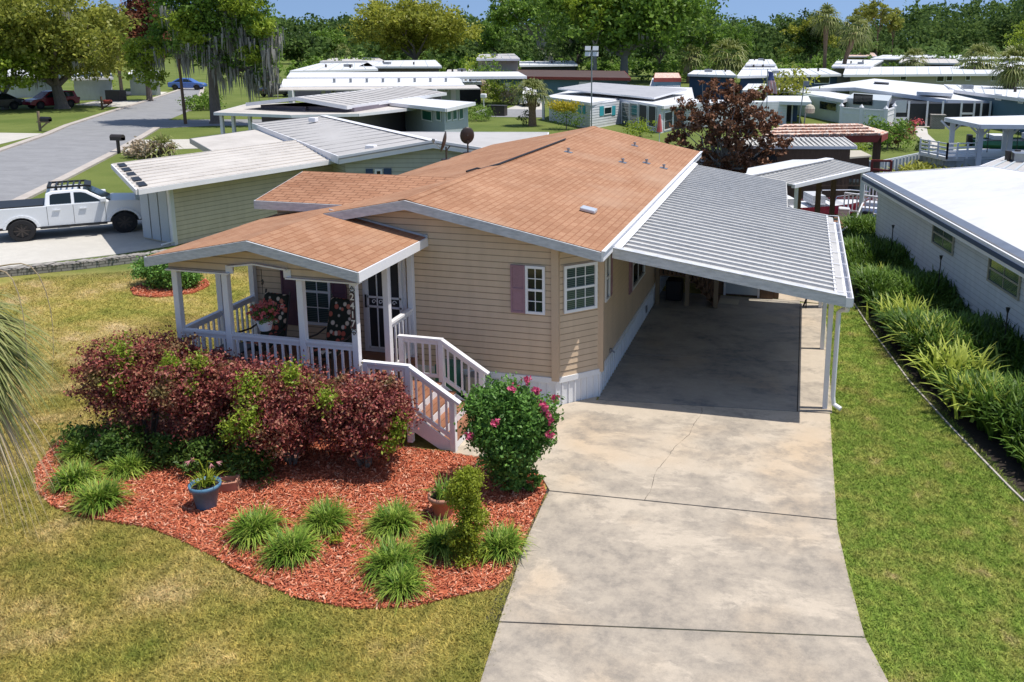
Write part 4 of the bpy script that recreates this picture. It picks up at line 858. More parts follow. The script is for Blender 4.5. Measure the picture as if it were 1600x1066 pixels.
def palm(name,label,x,y,h,lean=(0,0),nf=26,L=1.2,r=.16,m='frond',fl=13,w=.03,group=None,dead=0,segs=3,boots=True,cat='palm tree',dr=1.4):
    t=tagt(name,label,cat,x,y,group); top=Vector((lean[0],lean[1],h)); mid=Vector((lean[0]*.35,lean[1]*.35,h*.5))
    mb=MB(); mb.tube([(0,0,-.1),mid,top*.92,top],[r*1.15,r*.9,r*(1.5 if boots else 1.),r*.9],9)
    if boots:
        for k in range(26):
            a=k*2.4; z=h*(.55 if h<4 else .80)+k/26*h*(.4 if h<4 else .17); c=Vector((lean[0]*z/h,lean[1]*z/h,z)); e=Vector((math.cos(a),math.sin(a),.6))
            mb.bar(c+e*r*.8,c+e*r*1.9,.09,.03)
    mb.build('trunk','palm_bark',t)
    V=[];D=[]
    for k in range(nf):
        a=k*2.399; el=math.pi/2*(.95-dr*(k/nf)); d=Vector((math.cos(a)*math.cos(el),math.sin(a)*math.cos(el),math.sin(el))); st=top+d*L*rnd(.35,.55); V+=fan(st,(d.x,d.y,d.z-.25),L*rnd(.6,.8),fl,m,w,2.6,.45,seglen=segs)
        sd=d.cross(Vector((0,0,1))).normalized()*.015; V.append((top-sd,top+sd,st+sd,st-sd))
    for k in range(dead):
        a=k*2.1; d=Vector((math.cos(a)*.6,math.sin(a)*.6,-1)); st=top+d*L*.3; D+=fan(st,d,L*.7,8,m,w,1.2,.2,seglen=2)
    rawquads('fronds',np.array([[tuple(p) for p in q] for q in V]),m,t)
    if D: rawquads('dead_fronds',np.array([[tuple(p) for p in q] for q in D]),'frond_dead',t)
    return t
pc=CAMP+ray(-112,510)*8.2
t=tagt('cabbage_palm','cabbage palm reaching in from the left edge with long drooping green and dry fronds','palm tree',pc.x,pc.y); mb=MB(); mb.tube([(-.75,-.15,0),(-.35,-.05,pc.z*.6),(0,0,pc.z)],[.2,.17,.15],10); mb.build('trunk','palm_bark',t)
top=Vector((0,0,pc.z)); V=[];D=[]
right=Rv.normalized()
for k in range(22):
    a=k*2.399; el=.75-1.35*(k/22); d=Vector((math.cos(a)*math.cos(el),math.sin(a)*math.cos(el),math.sin(el))); st_=top+d*.32; V+=fan(st_,(d.x,d.y,d.z-.2),.66,24,'x',.011,2.2,.5,seglen=5); V.append((top,top+Vector((0,.02,0)),st_+Vector((0,.02,0)),st_))
for (el,az,l) in ((.30,-.5,1.1),(.02,-.3,1.2),(-.30,-.45,1.15),(-.55,-.2,1.1),(.1,.25,1.1),(-.2,.1,1.2),(.2,-.1,1.15),(-.1,-.7,1.1),(-.42,.2,1.15),(-.7,.0,1.1),(-.15,-.15,1.25),(-.5,-.7,1.15),(.05,-.9,1.1),(-.85,-.4,1.15),(-.35,.35,1.1),(.4,.1,1.0)):
    d=(right*math.cos(az)+Vector((-right.y,right.x,0))*math.sin(az))*math.cos(el)+Vector((0,0,math.sin(el))); st_=top+d*.36; V+=fan(st_,(d.x,d.y,d.z-.15),l*.70,24,'x',.017,1.9,.40,seglen=6)
for (el,az,l) in ((-.7,-.35,1.15),(-.9,.25,1.2),(-1.05,-.1,1.25),(-.95,-.3,1.0),(-1.15,.1,1.1),(-.8,-.9,.9),(-1.25,-.6,1.1),(-1.0,.5,.9)):
    d=(right*math.cos(az)+Vector((-right.y,right.x,0))*math.sin(az))*math.cos(el)+Vector((0,0,math.sin(el))); D+=fan(top+d*.4,(d.x,d.y,d.z-.2),1.0*l,13,'x',.012,1.1,.5,seglen=5)
rawquads('fronds',np.array([[tuple(p) for p in q] for q in V]),'frond_near',t); rawquads('dead_fronds',np.array([[tuple(p) for p in q] for q in D]),'frond_dead',t)
mb=MB()
for k in range(5):
    a=-.9+k*.22; e=right*math.cos(a)+Vector((-right.y,right.x,0))*math.sin(a); L0=.82+.06*k
    pts=[]
    for q in range(15): s_=q/14; pts.append(top+e*L0*(1.25*math.sin(s_*1.9)/.95*.85)+Vector((0,0,.1+.6*math.sin(s_*3.0)-(.35+.08*k)*s_**3+.02*math.sin(s_*17+k))))
    mb.tube(pts,[.011*(1-.06*q) for q in range(15)],5)
mb.build('dry_flower_stalk','frond_dead',t)
# hedge bed on the right: ferny mass
hb=[(4.95,16.6),(4.72,12),(4.86,8.2),(5.2,6.0),(5.75,2.8),(6.2,.8),(6.75,-1.2),(7.5,-3.2),(9.4,-3.2),(8.9,3),(8.3,6),(7.1,12.5),(6.3,17.5)]
sheet('planting_bed',[(4.9,17),(4.66,12),(4.8,8.2),(5.1,6.0),(5.62,2.8),(6.08,.8),(6.6,-1.2),(7.2,-3.2),(10.,-3.2),(9.5,3),(7,17.5)],.012,'soil',.01)
mb=MB(); bedge=[(4.66,12),(4.8,8.2),(5.1,6.0),(5.62,2.8),(6.08,.8),(6.6,-1.2),(7.2,-3.2)]
for a,b in zip(bedge,bedge[1:]): mb.bar((a[0],a[1],.015),(b[0],b[1],.015),.03,.04)
tag(mb.build('bed_edging','curb'),'thin tan edging strip along the dark planting bed on the right','edging')
inner=[(5.05,16.6),(4.88,12),(5.05,8.2),(5.4,6.0),(5.98,2.8),(6.45,.9),(7.02,-1.0),(7.7,-3.2),(9.4,-3.2),(8.6,3),(8.0,6),(6.9,12.5),(6.2,17.5)]
P=scatter(9500,4.8,9.5,-3.2,17.6,inner); V=[]
n=len(P); K=9
az=RS.uniform(0,6.283,(n,K)); el=RS.uniform(.15,.9,(n,K)); hgt=RS.uniform(.4,.88,(n,K))*(0.85+.25*np.sin(P[:,1]*1.7)+.0)[:,None]
seg=4; pts=[]
for k in range(seg+1):
    t_=k/seg; r=hgt*t_*(.2+.7*el*t_); z=hgt*(t_-.5*el*t_**3); pts.append(np.stack([P[:,0:1]+r*np.cos(az),P[:,1:2]+r*np.sin(az),z+.05],-1).reshape(-1,3))
sd=np.stack([-np.sin(az),np.cos(az),np.zeros_like(az)],-1).reshape(-1,3)
for k in range(seg):
    w0=.028*(1-(k/seg)**2*.9)+.004; w1=.028*(1-((k+1)/seg)**2*.95)+.002
    V.append(np.stack([pts[k]-sd*w0,pts[k]+sd*w0,pts[k+1]+sd*w1,pts[k+1]-sd*w1],1))
o=rawquads('fern_bed',np.stack(V,1).reshape(-1,4,3),'fern'); tag(o,'dense dark green ferny planting along the white house on the right','ferns',kind='stuff')
t0=None
gl=['bright yellow-green ginger plant at the front of the bed nearest the driveway','yellow-green ginger plant second in the bright row, just behind the front one','yellow-green ginger plant in the middle of the bright row','yellow-green ginger plant at the far end of the bright row','pale ginger plant beside the carport gutter, farthest up the bed','small pale ginger plant near the carport corner']
for i,(u,v,s) in enumerate(((1512,640,1.1),(1470,592,1.15),(1438,550,1.1),(1408,508,1.),(1352,405,.9),(1366,440,.8))):
    p=G(u,v,.1)
    if t0 is None:
        t0=tagt('ginger_plant',gl[0],'ginger plant',p.x,p.y,'variegated gingers in the right bed'); o=bladeclump('leaves',190,.66,1.2,.030,'ginger',t0,.6); mergeverts(o); KIDS[t0.name]=[o]; c=t0
    else: c=copy_tree(t0); tag(c,gl[i])
    c.location=(p.x+.15,p.y,.1); c.scale=(s,s,s); c.rotation_euler=(0,0,i*1.3)
# ================================================================== trees
def curve(a,b,n=5,j=.12):
    a=Vector(a);b=Vector(b);L=(b-a).length; return [a.lerp(b,k/(n-1))+(Vector((rnd(-j,j),rnd(-j,j),rnd(-j,j)*.4))*L*.5 if 0<k<n-1 else Vector()) for k in range(n)]
def tree(name,label,x,y,h,rw,m,nl=7000,size=.3,trunk=.3,th=.35,crown=None,nb=9,bark='bark',moss=0,cat='tree',group=None,ry=None,flat=.5,perc=26,clump=.3,limbs=6,shell=.5,zlo=None,lean=(0,0),mlen=None):
    t=tagt(name,label,cat,x,y,group); ry=ry or rw*.85; zc=h*(1+th)/2
    if crown is None:
        crown=[]
        for k in range(nb):
            a=k*2.399+x; rr=rnd(.25,.68); zz=h*th+ (h*(1-th))*rnd(.25,.82)*(1-.25*rr); crown.append((lean[0]+rw*rr*math.cos(a),lean[1]+ry*rr*math.sin(a),zz,rw*rnd(.33,.5),ry*rnd(.33,.5),h*(1-th)*rnd(.16,.26)))
        crown.append((lean[0],lean[1],h*.8,rw*.5,ry*.5,h*.2))
    P=blobpts(crown,nl,clump,perc,shell); 
    P=P[P[:,2]>(zlo if zlo is not None else h*.12)]
    mb=MB(); base=Vector((lean[0]*.3,lean[1]*.3,h*th*.85)); mb.tube([(0,0,-.1),(0,0,.25),base*.5+Vector((0,0,.1)),base],[trunk*1.5,trunk*1.05,trunk*.9,trunk*.75],9)
    for k,c in enumerate(crown[:limbs]):
        pth=curve(base,(c[0],c[1],c[2]),5,.14); mb.tube(pth,[trunk*.55,trunk*.42,trunk*.3,trunk*.2,trunk*.08],6)
        for q in range(2): mb.tube(curve(pth[2+q],(c[0]+rnd(-.7,.7)*c[3],c[1]+rnd(-.7,.7)*c[4],c[2]+rnd(0,.8)*c[5]),4,.15),[trunk*.22,trunk*.15,trunk*.1,trunk*.04],5)
    mb.build('trunk',bark,t)
    leaves('crown',P,size,m,t,aspect=.6,up=.35)
    if moss:
        B=np.array(crown); nc=max(4,moss//16); i=RS.choice(len(B),nc); a=RS.uniform(0,6.283,nc); r=RS.uniform(.45,1.05,nc); Lc_=RS.uniform(.35,1.,nc)*(mlen or h*.12); k=RS.choice(nc,moss); n=moss; i=i[k]; sp=h*.022
        px=B[i,0]+np.cos(a[k])*r[k]*B[i,3]+RS.normal(size=n)*sp; py=B[i,1]+np.sin(a[k])*r[k]*B[i,4]+RS.normal(size=n)*sp; pz=B[i,2]-B[i,5]*(np.abs(np.sin(k*7.3))*.75-.1)+RS.normal(size=n)*sp*.5; L=Lc_[k]*RS.uniform(.35,1.,n)
        V=[]; a2=RS.uniform(0,6.283,n); w=RS.uniform(.03,.09,n)*h/13
        p=np.stack([px,py,pz],1); s=np.stack([np.cos(a2)*w,np.sin(a2)*w,0*w],1); d=np.stack([RS.normal(size=n)*.06,RS.normal(size=n)*.06,-np.ones(n)],1)*L[:,None]
        V=np.concatenate([np.stack([p-s,p+s,p+s*.8+d*.5,p-s*.8+d*.5],1),np.stack([p-s*.8+d*.5,p+s*.8+d*.5,p+s*.1+d,p-s*.1+d],1)])
        rawquads('hanging_moss',V,'moss',t)['kind']='stuff'
    return t
def at(u,v): p=G(u,v); return p.x,p.y
def wid(x,y,px): return px*depth(x,y)/FO
# left group
x,y=at(97,170); D=depth(x,y)
tree('live_oak','large spreading live oak over the red car at the far left','',0,0,1,1,'l_oak',10) if False else None
tree('live_oak','broad olive green live oak whose trunk stands in front of the red car',x,y,12.2,8.4,'l_oak',21000,.40,.55,.20,nb=18,moss=300,lean=(-1.2,0),cat='tree',group='street trees on the left',zlo=2.6)
x2,y2=G(10,168).x,G(10,168).y
tree('jacaranda_tree','yellow-green tree with purple blossom tufts at the left edge',x2+2,y2-2,10,7.,'l_bright',13000,.36,.25,.15,nb=14,moss=420,group='street trees on the left',bark='bark_pale',zlo=2.)
t=tag(leaves('jacaranda_blossom',np.vstack([np.array([wx,wy,wz])+RS.normal(size=(200,3))*.38 for wx,wy,wz in [tuple(CAMP+ray(u,v)*88) for u,v in ((32,20),(47,72),(115,86))]]),.2,'jac'),'purple jacaranda blossom clusters showing among the leaves at the upper left','blossom')
x,y=at(150,153); tree('live_oak','second live oak with dense olive crown beyond the mailboxes',x,y+2,10.4,6.2,'l_oak',11000,.42,.35,.25,nb=13,group='street trees on the left',zlo=2.6)
x,y=at(234,158); tree('cypress_tree','rusty red dying conifer rising behind the left oaks',x,y,14.5,3.0,'l_rust',6500,.36,.3,.25,crown=[(0,0,6.2,2.2,2.2,1.8),(0,0,8.5,2.1,2.1,2.2),(.3,0,10.4,1.5,1.5,2.),(-.7,.3,11.2,.8,.8,1.6),(.8,0,12.2,.7,.7,1.4)],limbs=3,group=None)
x,y=at(338,193)
mo=tree('mossy_oak','tall oak draped with grey hanging moss at the street corner',x,y,14.5,5.2,'l_mid',27000,.28,.42,.32,crown=[(0,0,8.6,3.2,3,3.),(-2.2,.5,9.5,2.6,2.4,2.6),(2.6,0,9,2.5,2.2,3.),(4.3,-.5,7.2,1.7,1.6,2.4),(3.4,0,12.2,2.8,2.3,2),(-1,0,13.2,3.2,2.5,1.8),(.6,-1,6.,2.0,1.5,1.5),(-3.4,0,11.8,1.9,1.7,1.9),(4.4,0,4.4,1.2,1.1,1.6),(2,0,4.6,1.3,1.2,1.2),(-3.6,-.5,6.4,1.6,1.3,1.3)],moss=2100,group='street trees on the left',zlo=2.0,limbs=9,mlen=2.6)
leaves('sunlit_crown',blobpts([(-.5,-2.6,7.9,1.5,1.1,1.),(-3.8,-1.4,5.9,1.6,1.1,.9),(-5.2,-1.2,5.0,1.5,1.1,.8),(-6.,-1,5.8,1.0,1,.6),(4.2,-1.8,9.0,1.7,1,.8),(1.5,-2.5,10.8,1.9,1.1,.9),(5.3,-1.2,7.4,1.1,.9,.9),(.4,-2.6,6.6,1.3,.9,.7),(-5,-1,3.6,1.3,.9,.8),(2.6,-2.2,12.2,1.4,1,.7),(4.6,-1.5,5.4,1.1,.8,.7),(-1.8,-2.2,11.6,1.5,1,.8)],11000,.33,26,.35),.27,'l_bright',mo)  # brighter leaf lumps: sunlight on the crown put into the leaf colour
# shrubs & small plants on the left street
def bush(label,u,v,h,r,m='l_mid',n=1500,size=.16,name='shrub',cat='shrub',ry=None,z=0):
    p=G(u,v,z); t=tagt(name,label,cat,p.x,p.y,None,z); P=blobpts([(0,0,h*.5,r,ry or r,h*.48),(r*.4,0,h*.55,r*.6,r*.6,h*.4),(-r*.4,0,h*.45,r*.6,r*.6,h*.4)],n,.35,20,.5); P=P[P[:,2]>.03]; leaves('foliage',P,size,m,t); mb=MB(); mb.tube([(0,0,-.05),(0,0,h*.6)],[.05,.02],5); mb.build('stem','bark',t); return t
bush('dry pinkish shrub by the kerb beyond the neighbouring carport roof',235,246,.9,1.2,'frond_dead',1600,.2)
palm('sago_palm','short spiky palm growing beside the neighbouring carport roof',G(255,246).x,G(255,246).y,.35,nf=22,L=1.3,r=.14,fl=5,w=.05,segs=2,boots=False)
bush('dark green bush with pink spots beside the street corner tree',318,172,1.6,1.8,'l_mid',1500,.25)
bush('small yellow-green bush far down the left street',150,140,1.6,2.6,'l_bright',900,.35)
# centre
x,y=at(650,116); tree('golden_tree','broad rounded golden green tree standing behind the white roofs',x,y,15.2,12.5,'l_gold',23000,.60,.55,.22,nb=20,group=None,zlo=2.6,flat=.4,clump=.26)
x,y=at(975,128); tree('big_oak','great bright green oak with a pale branching trunk in the middle distance',x,y,19,16,'l_mid',26000,.75,.75,.26,nb=24,bark='bark_pale',moss=160,zlo=4.5)
tree('big_oak','bright green tree crown just in front of the great oak',x-3.5,y-6,14.5,5.2,'l_bright',4500,.55,.35,.45,nb=8,bark='bark_pale',zlo=5)
x,y=at(845,112); tree('half_dead_oak','tall oak with a bare pale broken trunk beside the tan house',x,y,19,9.5,'l_mid',9000,.7,.5,.42,nb=9,bark='bark_pale',lean=(-2,0),zlo=6)
mb=MB(); mb.tube([(x+1,y-1,0),(x+1.,y-1,8),(x-.5,y-1,14),(x-1.2,y-1,20)],[.7,.55,.4,.2],8); mb.tube([(x+.5,y-1,9),(x+2,y-1,14),(x+2.6,y-1,21)],[.4,.3,.15],7); mb.tube([(x-.2,y-1,12),(x-7,y-1,13.5),(x-10,y-1,16)],[.3,.2,.1],6); tag(mb.build('bare_trunk','bark_pale'),'bare pale forked tree trunk rising past the top of the picture','dead tree')
for i,(u,v,h,r,m,lb) in enumerate([(470,100,9,7,'l_dark','dark green tree right behind the moss tree'),(520,98,10,7.5,'l_mid','mid green tree left of the golden tree'),(775,100,14,7,'l_mid','feathery green tree between the golden tree and the bare trunk'),(1085,118,15,7,'l_mid','green tree at the right side of the great oak'),(1150,100,13,8,'l_mid','light green tree right of the great oak'),(1030,120,15,8,'l_dark','dark tree in the shade of the great oak'),(900,122,12,8,'l_dark','very dark tree behind the light pole'),(1190,96,12,8,'l_dark','dark green tree by the far white roofs')]):
    x,y=at(u,v); tree('background_tree',lb,x,y,h,r,m,5200,.62,.3,.22,nb=9,group='trees beyond the roofs',zlo=.6,moss=120 if i in (2,5,6) else 0)
x,y=at(1268,112); tree('dark_conifer','dark bushy evergreen between the palms and the blue house',x,y,13.5,8.3,'l_dark',8500,.6,.4,.1,nb=10,zlo=1,moss=60)
leaves('sunlit_fringe',blobpts([(-4,-4,9,3,2,1.5),(1,-5,11,4,2,1.5),(4,-4,7,3,2,1.5),(-5,-4,5,3,2,1.2)],2600,.3,22,.4),.5,'l_gold',bpy.data.objects['dark_conifer'])  # golden leaves paint sunlight onto the near side of the dark crown
for i,(u,v,h,r) in enumerate([(1345,96,18.5,5.),(1368,98,20,4.6),(1392,96,17,4.2)]):
    x,y=at(u,v+6); tree('pine_tree',['tall thin pine left of the three dark stems','tallest pine of the three dark stems','shorter pine at the right of the three dark stems'][i],x,y,h,r,'l_oak',2600,.6,.22,.55,nb=7,bark='wood',group='tall thin pines on the right',zlo=7,limbs=5)
x,y=at(1620,112); tree('yellow_green_tree','yellow-green tree entering at the right edge above the roofs',x,y,13,7.5,'l_bright',5200,.5,.35,.2,nb=9,zlo=2)
for i,(u,v,h,r,m) in enumerate([(1480,90,7.5,9,'l_bright'),(1540,90,8,8.5,'l_bright'),(1440,88,6.5,7,'l_oak'),(1595,92,7,7,'l_oak')]):
    x,y=at(u,v+4); tree('background_tree',['yellow-green tree cluster behind the far right palms, left one','yellow-green tree cluster behind the far right palms, right one','olive tree left of the far yellow-green cluster','olive tree at the far right behind the white roofs'][i],x,y,h,r,m,3000,.8,.3,.1,nb=8,group='trees beyond the roofs',zlo=.5)
# palms
def palm_px(label,u,vb,vc,L,lean=0,**k):
    x,y=at(u,vb); h=H(x,y,vc); s=wid(x,y,1); return palm('palm_tree',label,x,y,h,(lean*s,0),L=L*s,**k)
palm_px('squat palm with a shaggy trunk beside the white house with turquoise shutters',832,197,148,34,nf=36,dr=1.1,r=.30,fl=13,w=.05,group='palm trees')
palm_px('tall straight palm standing before the dark evergreen',1287,132,30,28,-2,nf=34,r=.30,fl=9,w=.13,group='palm trees')
palm_px('tall leaning palm right of the straight one',1312,132,50,32,18,nf=36,r=.36,fl=9,w=.13,group='palm trees')
palm_px('small palm over the long beige house',1423,128,95,26,2,nf=32,r=.42,fl=9,w=.13,group='palm trees')
palm_px('broad palm with a thick orange-brown trunk on the right',1520,140,98,40,6,nf=40,r=.5,fl=11,w=.12,group='palm trees')
palm_px('large palm before the slate blue house at the right edge',1568,182,106,42,10,nf=42,r=.42,fl=12,w=.08,group='palm trees')
palm_px('grey-green palm behind the brown-leaved tree',1132,130,92,42,4,nf=34,r=.35,fl=9,w=.15,group='palm trees')
palm_px('palm in the shade at the right of the great oak',1075,130,90,26,3,nf=26,r=.3,fl=8,w=.12,dead=14,group='palm trees')
palm_px('narrow far palm left of the golden tree',535,102,80,16,2,nf=20,r=.25,fl=7,w=.13,group='palm trees')
palm_px('reddish dead palm stump clad in dry fronds beside the tan house',766,118,96,9,0,nf=4,r=.5,fl=5,w=.15,dead=30,group='palm trees')
# brown-leaved tree behind the house
x,y=1.4*0+.15,24.3
t=tagt('brown_leaved_tree','leafless looking tree covered in dead dark brown leaves behind the house','tree',x,y)
crown=[(0,0,3.2,1.4,1.1,1.),(-1.5,0,3.1,.9,.8,.8),(-2.1,0,2.1,.65,.6,.6),(1.4,0,3.0,1.,.8,.8),(2.1,0,2.1,.7,.6,.6),(.6,0,4.2,.9,.7,.55),(-.7,0,4.4,.7,.6,.55),(0,0,2,1.3,1,.8),(-1.1,0,1.2,1.,.7,.7),(1.1,0,1.3,.9,.7,.6),(0,0,.7,1.,.7,.5),(1.5,.1,4.3,.4,.3,.35),(-2.0,0,1.0,.5,.4,.4),(2.3,0,1.2,.35,.3,.3)]
P=blobpts(crown,15000,.2,34,.35); P=P[P[:,2]>.1]; leaves('crown',P,.165,'l_dead',t,aspect=.55,up=-.1)
mb=MB(); 
for k in range(3): mb.tube([(k*.12-.1,0,0),(k*.3-.3,0,1.),(k*.7-.7,0,2.2)],[.09,.07,.05],7)
for c in crown:
    for q in range(3): mb.tube(curve((0,0,1.0),(c[0]+rnd(-.6,.6)*c[3],c[1]+rnd(-.9,.3)*c[4],c[2]+rnd(-.5,.9)*c[5]),5,.15),[.05,.04,.028,.018,.008],5)
mb.build('trunk','bark_pale',t)
# far wood
def woods():
    bl=[]
    for u in np.arange(-60,1700,11.):
        for row in range(2):
            top= np.interp(u,[-60,220,420,470,520,600,760,1000,1150,1230,1330,1420,1500,1700],[24,30,22,24,29,26,24,20,24,29,32,4,0,-4])
            dist=330+row*60+rnd(-25,25); d=ray(u+rnd(-4,4),CY); p=CAMP+d*(dist/d.dot(Fv)); z=H(p.x,p.y,top+rnd(-3,9)+row*1)
            r=rnd(6,11); bl.append((p.x,p.y,z*.60,r,r,z*.40)); bl.append((p.x+rnd(-5,5),p.y-12,z*.32,r*1.1,r,z*.32))
    for u in np.arange(-60,1700,13.):
        if 240<u<330: continue
        dist=rnd(225,300); d=ray(u+rnd(-5,5),CY); p=CAMP+d*(dist/d.dot(Fv)); r=rnd(4,8); hh=rnd(4,9); bl.append((p.x,p.y,hh*.5,r,r,hh*.5))
    for u in np.arange(400,1180,9.):
        dist=rnd(185,235); d=ray(u+rnd(-5,5),CY); p=CAMP+d*(dist/d.dot(Fv)); r=rnd(2.5,5); hh=rnd(2.5,6); bl.append((p.x,p.y,hh*.5,r,r*.7,hh*.5))
    P=blobpts(bl,210000,.30,30,.55); P=P[P[:,2]>.2]
    o=leaves('far_wood',P,1.25,'l_far',None,aspect=.7,up=.5); tag(o,'unbroken wood of dark green trees along the horizon','wood',kind='stuff')
woods()
#PART3

def shrubbery():
    bl=[]
    for u in np.arange(395,1640,7.):
        if rnd(0,1)<.35: continue
        dist=rnd(150,215); d=ray(u+rnd(-4,4),CY); p=CAMP+d*(dist/d.dot(Fv)); r=rnd(1.6,3.4); hh=rnd(1.8,4.2); bl.append((p.x,p.y,hh*.5,r,r*.7,hh*.5))
    P=blobpts(bl,30000,.32,26,.5); P=P[P[:,2]>.1]; o=leaves('background_shrubbery',P,.5,'l_mid',None,aspect=.7,up=.5); tag(o,'mixed green undergrowth filling the gaps between the far roofs','shrubbery',kind='stuff')
shrubbery()
# ================================================================== street and neighbours
def V2(p): return (p.x,p.y)
lc=[G(u,v) for u,v in ((-160,295),(0,236),(70,212),(105,197),(164,178),(220,161),(281,141),(300,134))]
rc=[G(u,v) for u,v in ((-140,410),(0,330),(93,284),(180,239),(219,217),(245,201),(262,188),(295,174),(312,155),(318,134))]
sheet('street',[V2(p) for p in lc]+[V2(p) for p in rc[::-1]],.012,'asphalt',.01)
sd=[G(245,201),G(262,188),G(330,187),G(420,187),G(420,196),G(330,197)]
sheet('side_street',[V2(p) for p in sd],.016,'asphalt',.01)
mb=MB()
for P_ in (lc,rc[:6],rc[7:]):
    for a,b in zip(P_,P_[1:]): mb.bar((a.x,a.y,.04),(b.x,b.y,.04),.45,.12)
tag(mb.build('kerb','curb'),kind='structure')
def pxsheet(name,px,z,m,t=.01): return sheet(name,[V2(G(u,v)) for u,v in px],z,m,t)
pxsheet('neighbour_driveway',[(-80,436),(29,416),(176,399),(272,384),(268,345),(240,340),(60,330),(-80,350)],.02,'conc2',.03)
pxsheet('pavement',[(-40,235),(58,212),(66,209),(0,208),(-40,208)],.022,'conc2',.03)
pxsheet('pavement_apron',[(192,238),(222,219),(300,218),(330,232),(290,233)],.022,'conc2',.03)
pxsheet('far_driveway',[(118,164),(190,168),(230,158),(150,158)],.022,'conc2',.03)
pxsheet('far_pavement',[(125,149),(250,149),(262,144),(150,143)],.022,'conc2',.03)
pxsheet('middle_road',[(738,176),(760,170),(850,172),(850,184),(760,183)],.02,'asphalt',.01)
pxsheet('middle_driveway',[(805,166),(818,160),(850,160),(850,172),(790,171)],.03,'conc2',.03)
gp=[G(u,v) for u,v in ((1429,200),(1432,212),(1446,222),(1452,232),(1470,232),(1462,221),(1450,210),(1448,200))]
sheet('garden_path',[V2(p) for p in gp],.02,'conc2',.02)
pxsheet('terrace',[(1385,200),(1450,199),(1560,196),(1560,188),(1385,190)],.03,'conc2',.03)
def pxwin(par,A,B,u0,u1,v0,v1,fm='vinyl_white',pm='glass',fr=.06,cols=1,rows=1,split=False,out=.03,name='window',label=None):
    um=(u0+u1)/2; a=onwall(u0,(v0+v1)/2,A,B); b=onwall(u1,(v0+v1)/2,A,B); A3=Vector((A[0],A[1],0)); u=(Vector((B[0],B[1],0))-A3).normalized()
    s0=(Vector((a.x,a.y,0))-A3).dot(u); s1=(Vector((b.x,b.y,0))-A3).dot(u); z1=onwall(um,v0,A,B).z; z0=onwall(um,v1,A,B).z
    return frame_window(par,A,B,s0,s1,z0,z1,cols,rows,fr,out,name,fm,pm,split,label)
def pxpanel(par,A,B,u0,u1,v0,v1,m,name,out=.02,t=.03):
    um=(u0+u1)/2; a=onwall(u0,(v0+v1)/2,A,B); b=onwall(u1,(v0+v1)/2,A,B); z1=onwall(um,v0,A,B).z; z0=onwall(um,v1,A,B).z
    d=(b-a); d.z=0; d.normalize(); nn=Vector((d.y,-d.x,0)); mb=MB(); mb.prism([(a.x,a.y,z0)+nn*0 if False else Vector((a.x,a.y,z0))+nn*out,Vector((b.x,b.y,z0))+nn*out,Vector((b.x,b.y,z1))+nn*out,Vector((a.x,a.y,z1))+nn*out],nn*t); return mb.build(name,m,par)
def body(par,plan,zt,m,name='wall',z0=0):
    mb=MB(); 
    A=sum((plan[i][0]*plan[(i+1)%len(plan)][1]-plan[(i+1)%len(plan)][0]*plan[i][1]) for i in range(len(plan)))
    if A<0: plan=plan[::-1]
    mb.prism([(p[0],p[1],z0) for p in plan],(0,0,zt-z0)); return mb.build(name,m,par)
def roofslab(par,pts,t,m,name='roof',fm=None,fh=.16):
    mb=MB(); mb.slab(pts,t); r=mb.build(name,m,par)
    if fm:
        mb=MB(); n=len(pts); c=sum((Vector(p) for p in pts),Vector())/n
        for i in range(n):
            a=Vector(pts[i]);b=Vector(pts[(i+1)%n]); d=(b-a); nn=Vector((d.y,-d.x,0)).normalized(); 
            if nn.dot((a+b)/2-c)<0: nn=-nn
            mb.prism([a+nn*.004-Vector((0,0,fh)),b+nn*.004-Vector((0,0,fh)),b+nn*.004+Vector((0,0,.012)),a+nn*.004+Vector((0,0,.012))],nn*.05)
        mb.build('fascia',fm,par)
    return r
def ribs(par,A,B,C,D,n,m='pan_rib',w=.05,h=.035):
    """ribs running from edge AB to edge DC"""
    A,B,C,D=[Vector(p) for p in (A,B,C,D)]; mb=MB()
    for k in range(n+1): t=k/n; p=A.lerp(B,t); q=D.lerp(C,t); mb.bar(p+Vector((0,0,h/2)),q+Vector((0,0,h/2)),w,h)
    return mb.build('roof_rib',m,par)
# N1: sage house on the left
n1=thing('house','sage green house with long streaked beige metal roofs left of the main house','house')
zA=2.05
A=G(215,297,zA);B=G(526,249,2.12);F_=G(176,257,2.2);E_=G(462,220,2.35)
roofslab(n1,[A,B,E_,F_],.06,'beige_roof','carport_roof','white',.14)
ribs(n1,F_,A,B,E_,9,'beige_roof',.05,.03)
mb=MB(); a=F_.lerp(A,.04)
for k in range(5):
    p=F_.lerp(A,.04+k*.19); q=F_.lerp(A,.04+k*.19+.13); d=(B-A).normalized(); mb.prism([p+d*.12+Vector((0,0,.02)),q+d*.12+Vector((0,0,.02)),q+d*.38+Vector((0,0,.02)),p+d*.38+Vector((0,0,.02))],(0,0,.02))
mb.build('drain_grate','black',n1)
W=G(273,383); Wd=Vector((B.x-A.x,B.y-A.y,0)).normalized(); W2=W+Wd*7.0; bk=Vector((-Wd.y,Wd.x,0))
mb=MB(); lap(mb,V2(W),V2(W2),[(0,0),(7.0,0),(7.0,1.97),(0,1.93)],.15,.02); mb.build('wall','n1_siding',n1)
body(n1,[V2(W+bk*.02),V2(W2+bk*.02),V2(W2+bk*1.6),V2(W+bk*1.6)],1.95,'n1_siding','closet_wall')
mb=MB(); E1=W+bk*1.6; 
for k in range(3): a=W+bk*(.12+.5*k)-Wd*.03; b=W+bk*(.56+.5*k)-Wd*.03; mb.prism([(b.x,b.y,.08),(a.x,a.y,.08),(a.x,a.y,1.88),(b.x,b.y,1.88)],-Wd*.03)
mb.build('closet_door','lt_gray',n1)
